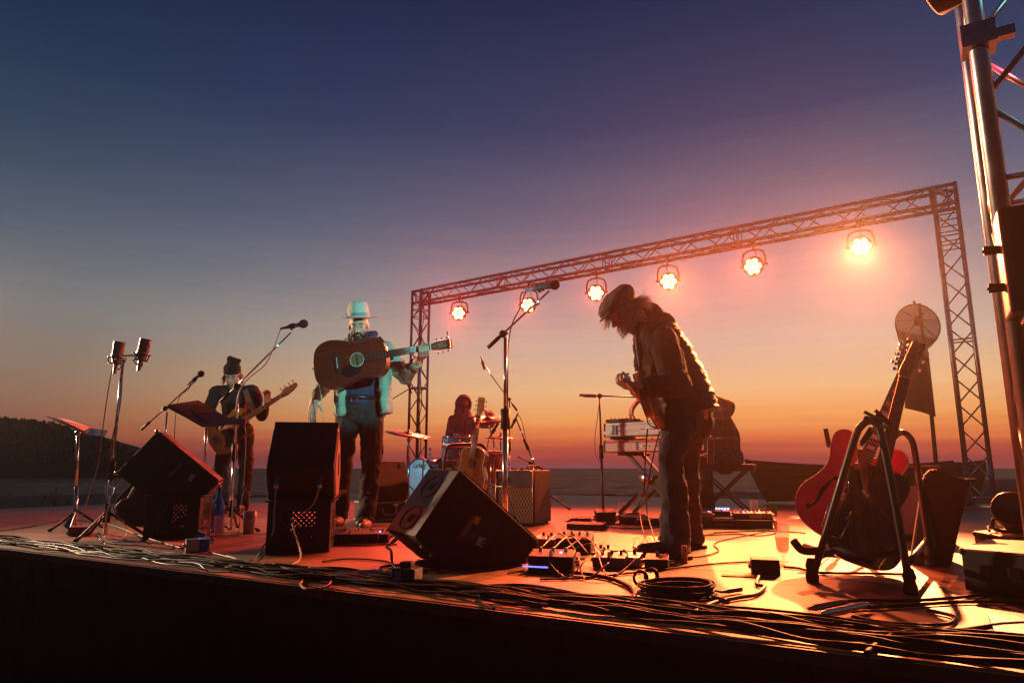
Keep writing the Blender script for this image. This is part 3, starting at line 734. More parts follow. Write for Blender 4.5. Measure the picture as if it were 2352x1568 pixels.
for sg in (1, -1):
    k = math_node(t, 'MULTIPLY_ADD', sx.outputs['X'], 2.0*sg, sx.outputs['Z']); k = math_node(t, 'MULTIPLY', k, 21.0); k = math_node(t, 'FRACT', k)
    k = math_node(t, 'SUBTRACT', k, .5); k = math_node(t, 'ABSOLUTE', k); outs.append(math_node(t, 'LESS_THAN', k, .09))
k = math_node(t, 'MAXIMUM', outs[0], outs[1])
mm = N(t, 'ShaderNodeMix', data_type='RGBA'); t.links.new(k, mm.inputs[0]); mm.inputs[6].default_value = (.10, .045, .03, 1); mm.inputs[7].default_value = (.42, .30, .17, 1)
t.links.new(mm.outputs[2], b.inputs['Base Color'])
mb = MB(); mb.box(aA + ea*wA/2 + Z*.165 + da*.010, (wA-.03, .012, .27), Ma); mb.build('grille_cloth', m_diam, t_)
mb = MB(); mb.box(aA + ea*wA/2 + Z*.367 + da*.010, (wA-.03, .012, .115), Ma); mb.build('upper_panel', M('amp_upper_panel', (.10, .105, .13), .45), t_)
mb = MB()
for a, b_ in (((0.012, .025), (wA-.012, .025)), ((.012, .305), (wA-.012, .305)), ((.012, .43), (wA-.012, .43)), ((.012, .025), (.012, .43)), ((wA-.012, .025), (wA-.012, .43))):
    mb.tube([aA + ea*a[0] + Z*a[1] + da*.002, aA + ea*b_[0] + Z*b_[1] + da*.002], .0035, 5)
mb.build('piping', M('gold_piping', (.55, .40, .2), .4, .6), t_)
text('logo', 'VOX', .05, aA + ea*.062 + Z*.36 + da*.001, ea, Z, m_gold, t_, .003)
mb = MB(); p = aA + ea*(wA*.72) + da*.22 + Z*(hA+.01)
mb.tube(spline([p - da*.10, p - da*.09 + Z*.03, p + da*.09 + Z*.03, p + da*.10], 5), .008, 6); mb.build('handle', m_black, t_)
for k in range(7):
    p = aA + ea*(.05 + .04*k) + da*.07 + Z*(hA+.012); mb = MB(); mb.cyl(p, p + Z*.016, .010, .009, 10); mb.build('control_knob', m_chrome if k % 2 else m_black, t_)
for x in (.03, wA-.03):
    for y in (.05, dA-.03):
        mb = MB(); mb.cyl(aA + ea*x + da*y + Z*.001, aA + ea*x + da*y + Z*.016, .016, n=10); mb.build('rubber_foot', m_rubber, t_)

# silver grille amplifier, tipped back, behind the guitar stand
eb = V((.93, -.37, 0)).normalized(); db = V((-eb.y, eb.x, 0)); bb = G(1950, 1236)
tilt = Matrix.Rotation(R(-14), 3, eb); Mb = tilt @ Matrix((eb, db, Z)).transposed()
def bl(x, y, z_): return bb + Mb @ V((x, y, z_)) + Z*.03
t_ = thing('guitar_amp', 'combo amplifier with silver grille cloth tipped back behind the guitar stand', 'amplifier', bb)
mb = MB(); mb.box(bl(.29, .13, .22), (.58, .24, .44), Mb, .012); mb.build('cabinet', m_tolex, t_)
m_silver = bpy.data.materials.new('silver_grille_cloth'); m_silver.use_nodes = True; t = m_silver.node_tree; b = t.nodes['Principled BSDF']; b.inputs['Roughness'].default_value = .55
co = N(t, 'ShaderNodeTexCoord'); ck = N(t, 'ShaderNodeTexChecker'); ck.inputs['Scale'].default_value = 170; ck.inputs[1].default_value = (.52, .50, .47, 1); ck.inputs[2].default_value = (.22, .21, .21, 1)
t.links.new(co.outputs['Object'], ck.inputs['Vector']); t.links.new(ck.outputs['Color'], b.inputs['Base Color'])
mb = MB(); mb.box(bl(.29, .008, .165), (.545, .012, .31), Mb); mb.build('grille_cloth', m_silver, t_)
mb = MB(); mb.box(bl(.29, .012, .375), (.545, .018, .075), Mb); mb.build('control_panel', M('control_panel_black', (.02, .02, .022), .3), t_)
mb = MB(); mb.box(bl(.29, .125, .445), (.59, .25, .012), Mb, .004); mb.build('top_trim', M('amp_top_trim', (.25, .18, .12), .5), t_)
for k in range(8):
    mb = MB(); mb.cyl(bl(.06+.055*k, .004, .375), bl(.06+.055*k, -.014, .375), .012, .010, 10); mb.build('control_knob', m_black, t_)
mb = MB(); mb.ball(bl(.54, .0, .375), .009, n=8, m=6); mb.build('jewel_lamp', M('amp_jewel', (.2, .5, .6), .2, emis=(.3, .8, 1), es=1.2), t_)
for x in (.06, .52):
    mb = MB(); mb.cyl(bl(x, .22, -.0), V((bl(x, .22, 0).x, bl(x, .22, 0).y, .001)), .014, n=8); mb.build('tilt_leg', m_steel, t_)
    mb = MB(); mb.cyl(bl(x, .03, -.0), V((bl(x, .03, 0).x, bl(x, .03, 0).y, .001)), .014, n=8); mb.build('tilt_leg', m_steel, t_)

# tall black monitor at the right
Br = G(2090, 1297); wr = V((.50, .87, 0)).normalized()
pr_ = [plane(u, v, Br, wr) for u, v in ((2090, 1297), (2184, 1288), (2205, 1206), (2229, 1103), (2146, 1075), (2119, 1100))]
pr_[0].z = pr_[1].z = .003
t_ = thing('monitor_wedge', 'tall black monitor standing on end in silhouette right of the guitar stand', 'stage monitor', Br, 'stage monitor wedges')
solid('cabinet', pr_, wr*.34, m_carpet, t_, .012)
inset_face('grille', pr_[5], pr_[4], wr*.34, .015, V((-1, 0, 1)), m_grille, t_, .006)
mb = MB(); q = plane(2235, 1100, Br, wr); mb.box(q + wr*.05 - V((.02, 0, .004)), (.06, .03, .012), rz(R(-30))); mb.build('rubber_flap', m_rubber, t_)

# low road cases at the right edge
m_caselid = M('case_lid_ply', (.36, .22, .12), .5, var=.25, vs=5)
def lowcase(px, h, label):
    top = [G(u, v, h) for u, v in px]; c = sum(top, V((0, 0, 0)))/len(top)
    t_ = thing('road_case', label, 'case', V((c.x, c.y, 0)), 'low cases at the right edge')
    solid('body', [V((p.x, p.y, .004)) for p in top], Z*(h-.014), m_tolex, t_, .006)
    solid('lid', [V((p.x, p.y, h-.009)) for p in top], Z*.009, m_caselid, t_, .003)
    for i in range(4):
        p = top[i]; mb = MB(); mb.ball(V((p.x, p.y, h-.012)) + (V((c.x, c.y, 0)) - V((p.x, p.y, 0))).normalized()*.008, .014, n=8, m=6); mb.build('corner_protector', m_black_metal, t_)
    for f_ in (.3, .7):
        p = top[0].lerp(top[3], f_); mb = MB(); mb.box(V((p.x, p.y, h*.55)), (.03, .03, .035), rz(R(-10))); mb.build('latch', m_black_metal, t_)
lowcase(((2206, 1258), (2268, 1237), (2420, 1244), (2372, 1272)), .155, 'low black case at the right edge with a bare lit wooden lid')
lowcase(((2236, 1219), (2310, 1213), (2400, 1226), (2300, 1230)), .15, 'smaller low case behind, half in shadow, at the right edge')
# lamp lying on the rear case
pc = G(2330, 1222, .152)
t_ = thing('floor_lamp', 'small black lamp with red rim lying on the rear low case', 'lamp', pc)
d = V((-.35, -.6, .35)).normalized(); c = pc + Z*.085
mb = MB(); mb.lathe([(.001, -.10), (.05, -.09), (.075, -.03), (.085, .06), (.08, .065), (.078, .05), (.001, .05)], c, d, 20); mb.build('housing', M('lamp_red_black', (.05, .02, .018), .4), t_)
mb = MB(); mb.tube(spline([c + V((.09, 0, -.02)), c + V((.08, .01, -.075)), c + V((-.08, .01, -.075)), c + V((-.09, 0, -.02))], 4), .008, 6); mb.build('bracket', m_black_metal, t_)
mb = MB(); mb.tube(spline([c - d*.1, c - d*.16 - Z*.03, c + V((-.10, .02, -.06)), c + V((-.15, -.05, -.076))], 5), .006, 6); mb.build('power_lead', m_cable, t_)
# ------------------------------------------------------------------ guitars
m_mahog = wood('mahogany', (.17, .019, .006), (.09, .009, .003), .42, (3, 40, 40), .03, coat=.25)
m_rosew = wood('rosewood', (.045, .022, .014), (.022, .011, .008), .5, (3, 60, 60), .02)
m_maple = wood('maple_neck', (.50, .30, .12), (.38, .20, .08), .38, (3, 40, 40), .02, coat=.3)
m_neck = wood('neck_wood', (.11, .045, .024), (.06, .025, .014), .4, (3, 40, 40), .02, coat=.3)
m_cherry = wood('cherry_lacquer', (.80, .004, .060), (.58, .003, .040), .22, (3, 20, 20), .01, coat=.8)
m_butter = wood('butterscotch', (.60, .30, .07), (.45, .20, .05), .3, (3, 20, 20), .01, coat=.5)
m_string = M('steel_string', (.65, .6, .52), .3, 1.0)
m_bone = M('bone', (.70, .68, .60), .4)
m_blacklac = M('black_lacquer', (.012, .010, .010), .18, coat=.6)
m_sunb = wood('sunburst_top', (.26, .10, .03), (.15, .05, .015), .3, (20, 3, 20), .01, coat=.5)
AC = [(0, 0), (.004, .30), (.03, .62), (.10, .88), (.20, .99), (.28, 1), (.40, .93), (.52, .80), (.62, .735), (.70, .745), (.80, .80), (.89, .76), (.96, .58), (.99, .34), (1.0, .12)]
ES = [(0, 0), (.01, .35), (.06, .70), (.15, .92), (.27, 1), (.38, .95), (.50, .78), (.60, .69), (.70, .69), (.82, .76), (.92, .78), (.98, .68), (1.0, .52), (.975, .38), (.92, .30), (.87, .23), (.84, .15), (.835, .05)]
TL = [(0, 0), (.01, .45), (.06, .8), (.16, .98), (.28, 1), (.42, .88), (.55, .74), (.66, .70), (.78, .78), (.90, .82), (.97, .70), (1.0, .45), (1.0, .16)]
PB = [(0, 0), (.01, .4), (.06, .78), (.18, .98), (.30, 1), (.45, .85), (.58, .74), (.72, .78), (.86, .88), (.97, .80), (1.03, .62), (1.02, .48), (.93, .36), (.87, .22), (.86, .08)]
def outline(ctrl, L, w):
    a = spline([V((x*L, y*w, 0)) for x, y in ctrl], 3)
    b_ = [V((p.x, -p.y, 0)) for p in a]
    return a + list(reversed(b_[1:-1] if abs(b_[-1].y) < 1e-6 else b_[1:]))
def guitar(name, label, tail, nut, nrm, L, w, thick, ctrl, mats, nutw=.043, headL=.17, group=None, kind='acoustic', nfr=14, bridge=.24, hole=.0, cat='guitar', headw=.034, tun=6, strings=6, head_ctrl=None, joint=1.0, pick=None, hang_strings=True):
    tail = V(tail); nut = V(nut); nrm = V(nrm)
    x = (nut - tail).normalized(); zf = (nrm - x*nrm.dot(x)).normalized(); y = zf.cross(x); T = (nut - tail).length
    t_ = thing(name, label, cat, tail, group)
    P = lambda a, b_, c: tail + x*a + y*b_ + zf*c
    Mx = Matrix((x, y, zf)).transposed()
    o = [P(p.x, p.y, -thick) for p in outline(ctrl, L, w)]
    mb = MB(); mb.prism(o, zf*(thick - .003), True); mb.build('body', mats['side'], t_, .004 if kind == 'acoustic' else .010)
    o2 = [P(p.x, p.y, -.003) for p in outline(ctrl, L, w*1.004)]
    mb = MB(); mb.prism(o2, zf*.003, True); mb.build('top', mats['top'], t_, .0012)
    if 'binding' in mats:
        mb = MB(); mb.tube([P(p.x, p.y, -.001) for p in outline(ctrl, L, w*1.004)], .0028, 5, closed=True); mb.build('binding', mats['binding'], t_)
    J = L*joint
    hz = .016 if kind == 'acoustic' else .012
    wb = nutw*1.28
    fb0 = hole + .055 if hole else J*.80
    mb = MB()                                                     # fretboard, tapered
    def wid(a): return nutw/2 + (wb - nutw)/2*(T - a)/(T - fb0)
    mb.prism([P(fb0, -wid(fb0), .001), P(T, -wid(T), .001), P(T, wid(T), .001), P(fb0, wid(fb0), .001)], zf*(hz-.004)); mb.build('fretboard', mats['board'], t_)
    mb = MB()
    for k in range(9):
        a0 = J*.97 + (T - J*.97)*k/8
        mb.v += [P(a0, wid(a0)*math.cos(PI*j/8), .001 - (.020)*math.sin(PI*j/8)) for j in range(9)]
    for k in range(8):
        for j in range(8): mb.f.append((k*9+j, k*9+j+1, (k+1)*9+j+1, (k+1)*9+j)); mb.sm.append(True)
    mb.build('neck', mats['neck'], t_)
    sc_len = T - L*bridge
    mb = MB(); mb.box((0, 0, 0), (.0022, 1, .0022)); mf = mb.mesh('fret'); mf.materials.append(m_string)
    for k in range(1, nfr+7):
        a = L*bridge + sc_len*2**(-k/12)
        if a < fb0: break
        fo = piece('fret', mf, t_, P(a, 0, hz-.002), Mx); fo.scale = (1, 2*wid(a), 1)
    mb = MB(); mb.box(P(T+.002, 0, hz-.004), (.005, nutw, .010), Mx); mb.build('nut', m_bone, t_)
    hc = head_ctrl or [(0, nutw/2), (.02, nutw/2+.004), (.05, headw), (headL-.01, headw+.002), (headL, headw-.004)]
    hd = [] if head_ctrl else [P(T+.004+a, b_, .0) for a, b_ in hc] + [P(T+.004+a, -b_, .0) for a, b_ in reversed(hc)]
    if head_ctrl and len(head_ctrl[0]) == 3:
        hd = [P(T+.004+a, b_, 0) for a, b_, _ in hc]
    back = V((0, 0, 0)) - zf*.014
    mb = MB(); mb.prism(hd, back); mb.build('headstock', mats['head'], t_, .002)
    ends = []
    for k in range(tun):
        if tun == 6 and not head_ctrl: sd = 1 if k < 3 else -1; i3 = k % 3; a = T + .05 + i3*(headL-.085)/2*1.0
        else: sd = 1; i3 = k; a = T + .035 + i3*(headL-.06)/(tun-1)
        ybase = headw if not (head_ctrl and len(head_ctrl[0]) == 3) else max(q[1] for q in head_ctrl)
        mb = MB(); mb.cyl(P(a, sd*ybase*.55, -.002), P(a, sd*ybase*.55, .012), .0045, n=8)
        mb.cyl(P(a, sd*ybase*.8, -.010), P(a, sd*(ybase+.014), -.010), .003, n=6)
        mb.box(P(a, sd*(ybase+.019), -.010), (.016, .012, .006), Mx, .002); mb.build('tuner', m_chrome, t_)
        ends.append(P(a, sd*ybase*.5, .010))
    mb = MB(); bx = L*bridge
    for k in range(strings):
        f_ = (k/(strings-1) - .5); p = P(bx, f_*wb*1.0, hz+.004); q = P(T, f_*nutw*.82, hz+.001); mb.tube([p, q], .0007 + .0004*k/strings, 4)
        if k < tun: mb.tube([q, ends[min(k, tun-1)] if strings == tun else q], .0006, 4)
    stuff(mb.build('strings', m_string, t_)); 
    return t_, P, Mx, x, y, zf, T

# the acoustic the singer holds
tl = D(720.5, 843, 5.20); nt_ = D(989, 796.5, 5.10)
mats = dict(side=m_mahog, top=m_mahog, board=m_rosew, neck=m_neck, head=m_neck, binding=M('tortoise_binding', (.10, .05, .03), .4))
gs, P, Mx, gx, gy, gz, gT = guitar('acoustic_guitar', 'brown mahogany acoustic guitar worn by the man in the pale hat', tl, nt_, (-.10, -1, .04), .575, .186, .105, AC, mats, nutw=.048, headL=.165, hole=.36, bridge=.325, joint=1.0)
mb = MB(); mb.lathe([(.001, .0008), (.051, .0008)], P(.345, 0, 0), gz, 32); mb.build('soundhole', M('soundhole_inside', (.16, .12, .07), .8), gs)
mb = MB(); mb.tube([P(.345 + .0535*math.cos(a*PI/20), .0535*math.sin(a*PI/20), .001) for a in range(40)], .0022, 5, closed=True); mb.build('rosette', m_bone, gs)
mb = MB(); mb.box(P(.345, .004, .0016), (.011, .094, .0016), Mx @ rz(R(3))); mb.build('brace_bar', m_black, gs)
mb = MB(); mb.box(P(.187, 0, .004), (.032, .155, .009), Mx, .003); mb.build('bridge', m_rosew, gs)
mb = MB(); mb.box(P(.190, 0, .010), (.004, .085, .006), Mx); mb.build('saddle', m_bone, gs)
mb = MB(); pg = spline([V(P(.30, -.045, .0012)), V(P(.27, -.035, .0012)), V(P(.225, -.060, .0012)), V(P(.225, -.105, .0012)), V(P(.28, -.125, .0012)), V(P(.35, -.105, .0012)), V(P(.385, -.06, .0012)), V(P(.345, -.054, .0012))], 4, True); mb.prism(pg, gz*.0016); mb.build('pickguard', m_blacklac, gs)
mb = MB(); mb.box(P(gT+.150, 0, .012), (.014, .075, .014), Mx, .003); mb.cyl(P(gT+.150, .03, .012), P(gT+.150, .085, .02), .004); mb.box(P(gT+.150, .075, .02), (.016, .035, .012), Mx, .002); mb.build('capo', m_chrome, gs)
mb = MB(); mb.cyl(P(-.004, .0, -.05), P(-.028, 0, -.05), .007, .009, 10); mb.build('end_pin', m_chrome, gs)

# bass
mats = dict(side=M('bass_yellow', (.42, .27, .06), .4, coat=.4), top=bpy.data.materials['bass_yellow'], board=m_maple, neck=m_maple, head=m_maple)
bt = D(481, 1018, 7.12); bn_ = D(644.5, 909.5, 6.98)
PBH = [(0, .024, 0), (.02, .028, 0), (.05, .05, 0), (.09, .052, 0), (.16, .042, 0), (.195, .040, 0), (.215, .02, 0), (.20, -.005, 0), (.15, -.022, 0), (.09, -.030, 0), (.05, -.030, 0), (.02, -.024, 0), (0, -.022, 0)]
gb, P, Mx, bx_, by_, bz_, bT = guitar('bass_guitar', 'pale yellow electric bass worn by the man in the beanie', bt, bn_, (.12, -1, .12), .47, .185, .042, PB, mats, nutw=.046, headL=.21, hole=.0, bridge=.20, joint=.92, cat='bass guitar', kind='solid', tun=4, strings=4, nfr=20, head_ctrl=PBH)
mb = MB(); pg = spline([V(P(a, b_, .0008)) for a, b_ in ((.16, .05), (.26, .12), (.36, .10), (.43, .06), (.43, -.06), (.36, -.13), (.26, -.15), (.14, -.13), (.18, -.03))], 3, True); mb.prism(pg, bz_*.002); mb.build('pickguard', M('bass_pickguard', (.05, .025, .02), .35), gb)
mb = MB(); mb.box(P(.25, 0, .008), (.045, .10, .012), Mx, .003); mb.build('pickup', m_black, gb)
mb = MB(); mb.box(P(.08, 0, .006), (.05, .075, .01), Mx, .002); mb.build('bridge', m_chrome, gb)
for q in ((.15, -.10), (.12, -.12)):
    mb = MB(); mb.cyl(P(*q, .002), P(*q, .018), .010, .009, 10); mb.build('control_knob', m_chrome, gb)

# the guitarist's electric, seen from the bass side with the neck pointing left and forward
mats = dict(side=m_butter, top=m_butter, board=m_maple, neck=m_maple, head=m_maple)
TLH = [(0, .022, 0), (.03, .024, 0), (.06, .034, 0), (.10, .032, 0), (.16, .030, 0), (.185, .018, 0), (.175, .0, 0), (.10, -.012, 0), (.05, -.022, 0), (.02, -.025, 0), (0, -.021, 0)]
et = D(1500, 932, 3.72); en = D(1453, 896, 3.27)
ge, P, Mx, ex_, ey_, ez_, eT = guitar('electric_guitar', 'butterscotch electric guitar held by the hunched man in the flat cap', et, en, (-.80, -.50, -.10), .37, .145, .045, TL, mats, nutw=.043, headL=.185, bridge=.30, joint=.97, cat='guitar', kind='solid', tun=6, strings=6, nfr=20, head_ctrl=TLH)
mb = MB(); mb.box(P(.11, 0, .006), (.07, .08, .01), Mx, .002); mb.build('bridge', m_chrome, ge)
mb = MB(); mb.box(P(.30, 0, .006), (.03, .08, .012), Mx, .002); mb.build('pickup', m_black, ge)

# red hollow body on the A frame stand
nG = V((-.42, -.90, .10)).normalized()
rt = D(1908, 1240, 3.22); rn = plane(2072, 862, rt, nG)
mats = dict(side=m_cherry, top=m_cherry, board=m_rosew, neck=m_neck, head=m_blacklac, binding=M('cream_binding', (.75, .62, .38), .4))
gr, P, Mx, rx, ry, rzv, rT = guitar('archtop_guitar', 'cherry red hollow body guitar leaning in the black guitar stand', rt, rn, nG, .50, .205, .05, ES, mats, nutw=.046, headL=.17, bridge=.36, joint=.84, kind='acoustic', nfr=20, headw=.040)
m_fhole = M('f_hole_dark', (.006, .004, .004), .9)
for sg in (1, -1):
    mid = [P(a, sg*b_, .0012) for a, b_ in ((.10, .135), (.13, .118), (.19, .112), (.24, .098), (.27, .085))]
    pts = spline(mid, 5); ws = [.004 + .006*math.exp(-((i/len(pts)-.5)/.2)**2) for i in range(len(pts))]
    mb = MB(); vs = []
    for i, p in enumerate(pts):
        d = (pts[min(i+1, len(pts)-1)] - pts[max(i-1, 0)]).normalized(); s_ = rzv.cross(d); vs += [p + s_*ws[i], p - s_*ws[i]]
    mb.add(vs, [(2*i, 2*i+1, 2*i+3, 2*i+2) for i in range(len(pts)-1)])
    for e_ in (0, -1): mb.lathe([(.0005, 0), (.011, 0)], mid[e_] + ry*sg*(.006 if e_ == 0 else -.006), rzv, 12)
    mb.build('f_hole', m_fhole, gr)
for a in (.205, .355):
    mb = MB(); mb.box(P(a, 0, .007), (.038, .072, .012), Mx, .003); o = mb.build('pickup', m_chrome, gr)
    mb = MB()
    for k in range(6): mb.cyl(P(a, -.025+.01*k, .013), P(a, -.025+.01*k, .0155), .003, n=6)
    stuff(mb.build('pole_piece', m_black, o))
mb = MB(); mb.box(P(.178, 0, .010), (.016, .085, .012), Mx, .002); mb.build('bridge', m_gold, gr)
mb = MB(); mb.prism([P(.0, -.012, .004), P(.12, -.040, .010), P(.12, .040, .010), P(.0, .012, .004)], rzv*.004); mb.build('tailpiece', m_chrome, gr)
for q in ((.05, -.135), (.11, -.165), (.04, -.095), (.10, -.12)):
    mb = MB(); mb.cyl(P(*q, 0), P(*q, .02), .013, .011, 10); mb.build('control_knob', m_blacklac, gr)
for k in (3, 5, 7, 9, 12, 15):
    a = .5*.36 + (rT-.5*.36)*(2**(-(k-.5)/12)); a = .18 + (rT - .18)*(1 - 2**(-(k-.5)/12)); a = rT - (rT-.18)*(1 - 2**(-(k-.5)/12))
    mb = MB(); mb.box(P(a, 0, .0135), (.018, .03, .001), Mx); mb.build('inlay', m_bone, gr)
text('logo', 'Gibson', .026, P(rT+.145, 0, .001), -ry, rx, m_bone, gr, .0006)

# black guitar in front of it
k0 = D(1972, 1298, 3.03); nK = V((-.22, -.97, .10)).normalized(); kn = plane(2076, 868, k0, nK)
mats = dict(side=m_blacklac, top=m_blacklac, board=m_rosew, neck=m_maple, head=m_maple)
gk, P, Mx, kx, ky, kz, kT = guitar('electric_guitar', 'black guitar in silhouette overlapping the red one, its maple headstock glowing orange', k0, kn, nK, .43, .150, .05, TL, mats, nutw=.044, headL=.18, bridge=.28, joint=.97, kind='solid', nfr=20, head_ctrl=[(a, -b_, 0) for a, b_, _ in reversed(TLH)])
for o in gk.children:
    if o.name.split('.')[0] in ('strings', 'fret'): o.data = o.data.copy(); o.data.materials.clear(); o.data.materials.append(m_black_metal)
mb = MB(); st = [plane(u, v, V((2.0, 2.86, 0)), nK) for u, v in ((1966, 1032), (1990, 1029), (1994, 1085), (1990, 1142), (1984, 1120))]; mb.prism(st, -nK*.004); mb.build('strap', M('tan_leather', (.30, .15, .05), .6, var=.15, bump=.3, bs=150), gk, .001)
mb = MB(); mb.tube([plane(u, v, V((2.0, 2.86, 0)), nK) for u, v in ((1888, 1207), (1897, 1180), (1905, 1155))], .003, 5); mb.tube([plane(u, v, V((2.0, 2.86, 0)), nK) for u, v in ((1912, 1230), (1929, 1237), (1951, 1195))], .0025, 5); mb.build('strap_buckle', m_chrome, gk)

# black tubular guitar stand
FL, FR_ = G(1864, 1335), G(2092, 1362); nF = V((.77, .64, 0)).normalized()
t_ = thing('guitar_stand', 'black double A frame tubular guitar stand holding the red guitar', 'guitar stand', (FL+FR_)/2)
pf = [plane(u, v, FL, nF) for u, v in ((1866, 1328), (1916, 1160), (1962, 1010), (1980, 976), (2001, 966), (2017, 979), (2027, 1010), (2060, 1176), (2091, 1352))]
mb = MB(); mb.tube(spline(pf, 5), .0145, 12); mb.build('frame', m_black_metal, t_)
B2 = G(1990, 1290); 
pk = [plane(u, v, V((1.95, 3.3, 0)), nF) for u, v in ((1985, 1262), (2015, 1150), (2038, 1040), (2052, 1006), (2070, 993), (2088, 1002), (2100, 1030), (2116, 1140), (2134, 1262))]
mb = MB(); mb.tube(spline(pk, 5), .0145, 12); mb.build('frame', m_black_metal, t_)
mb = MB(); a, b_ = pf[4], pk[4]; mb.tube([a + (b_-a)*-.12, a, b_, b_ + (b_-a)*.05], .011, 10)
for k in range(7):
    p = a.lerp(b_, .1+.12*k); mb.tube([p + V((0, 0, .013)), p + V((.012, .004, 0)), p - V((0, 0, .013))], .004, 5)
mb.build('yoke_bar', m_black_metal, t_)
for p, q in ((pf[0].lerp(pf[1], .30), pk[0].lerp(pk[1], .2)), (pf[8].lerp(pf[7], .30), pk[8].lerp(pk[7], .2))):
    mb = MB(); mb.tube([p + (p-q)*.02, q], .012, 10); mb.build('cross_bar', m_black_metal, t_)
q = pf[0].lerp(pf[1], .38)
mb = MB(); mb.tube(spline([q, q + V((-.03, .03, -.004)), q + V((-.055, .06, .0)), q + V((-.07, .09, .03))], 4), .017, 10); mb.build('cradle_arm', m_rubber, t_)
q = plane(1935, 1262, FL + V((.15, .15, 0)), nF)
mb = MB(); mb.tube([plane(1846, 1254, V((1.5, 3.1, 0)), nF), plane(1872, 1262, V((1.5, 3.1, 0)), nF), q, plane(2010, 1290, FL + V((.15, .15, 0)), nF)], .016, 10); mb.build('cradle_bar', m_rubber, t_)
for p in (pf[0], pf[8], pk[0], pk[8]):
    f0 = V((p.x, p.y, .0)); f0.z = .001
    mb = MB(); mb.lathe([(.001, 0), (.024, 0), (.026, .02), (.020, .045), (.024, .06), (.017, .085), (.0145, .09)], f0, V((0, 0, 1)), 12); mb.build('rubber_foot', m_rubber, t_)
    if p.z > .09: mb = MB(); mb.tube([f0 + Z*.08, p], .0145, 10); mb.build('leg_extension', m_black_metal, t_)
for (u, v, ang) in ((1996, 957, .5), (2018, 958, .75), (1980, 1000, 2.2)):
    p = plane(u, v, FL, nF) - V((0, .03, 0)); mb = MB(); d = V((math.cos(ang), 0, -math.sin(ang)))
    mb.box(p, (.075, .012, .010), frame(d) @ Matrix.Rotation(R(90), 3, 'Y'), .002); mb.box(p + V((0, 0, -.013)), (.07, .012, .008), frame(d + V((0, 0, .15))) @ Matrix.Rotation(R(90), 3, 'Y'), .002)
    tag(mb.build('peg', m_black, origin=p), {0: 'dark wooden peg clipped to the apex of the guitar stand', 1: 'second dark peg clipped right beside the stand apex', 2: 'dark peg hanging under the stand arch beside the fretboard'}[(1996, 2018, 1980).index(u)], 'peg', 'clothes pegs on the guitar stand')

# acoustic guitar in the small arch stand by the drums
a0 = D(1074, 1130, 6.55); nA = V((-.35, -.93, .05)).normalized(); an = plane(1100, 953, a0, nA)
mats = dict(side=M('sunburst_side', (.10, .04, .02), .25, coat=.6), top=m_sunb, board=m_rosew, neck=m_neck, head=m_maple, binding=bpy.data.materials['cream_binding'])
ga, P, Mx, ax_, ay_, az_, aT = guitar('acoustic_guitar', 'sunburst acoustic guitar upright in a tubular stand before the drum kit', a0, an, nA, .42, .155, .10, AC, mats, nutw=.044, headL=.17, hole=.27, bridge=.30)
mb = MB(); mb.lathe([(.001, .0008), (.045, .0008)], P(.27, 0, 0), az_, 24); mb.build('soundhole', m_fhole, ga)
pq = [plane(u, v, V((a0.x, 6.75, 0)), V((0, 1, 0))) for u, v in ((1014, 1150), (1018, 1090), (1022, 1045), (1027, 1030), (1040, 1022), (1090, 1020), (1106, 1022), (1116, 1034), (1118, 1070), (1112, 1150))]
t_ = thing('guitar_stand', 'grey tubular arch stand holding the sunburst guitar in front of the drums', 'guitar stand', V((a0.x, 6.75, 0)))
mb = MB(); mb.tube([V((pq[0].x, pq[0].y, .002))] + spline(pq, 5) + [V((pq[-1].x, pq[-1].y, .002))], .016, 10); mb.build('frame', m_black_metal, t_)
mb = MB(); mb.tube([pq[0] - Z*.05, pq[0] - Z*.05 + V((.1, -.25, -.1)), pq[-1] - Z*.05 + V((-.1, -.25, -.1)), pq[-1] - Z*.05], .012, 8); mb.build('cradle_bar', m_rubber, t_)

# ------------------------------------------------------------------ drum kit
m_pearl = bpy.data.materials.new('blue_oyster_pearl'); m_pearl.use_nodes = True; t = m_pearl.node_tree; b = t.nodes['Principled BSDF']
co = N(t, 'ShaderNodeTexCoord'); ma = N(t, 'ShaderNodeMapping'); ma.inputs['Scale'].default_value = (6, 6, 75); t.links.new(co.outputs['Object'], ma.inputs[0])
no = N(t, 'ShaderNodeTexNoise'); no.inputs['Scale'].default_value = 1; no.inputs['Detail'].default_value = 4; no.inputs['Distortion'].default_value = 1.2; t.links.new(ma.outputs[0], no.inputs['Vector'])
t.links.new(ramp(t, [(.36, (.02, .08, .11)), (.5, (.05, .27, .32)), (.66, (.30, .55, .58))], no.outputs['Fac']), b.inputs['Base Color']); b.inputs['Roughness'].default_value = .2; b.inputs['Coat Weight'].default_value = .6
m_head = M('drum_head', (.55, .62, .62), .45)
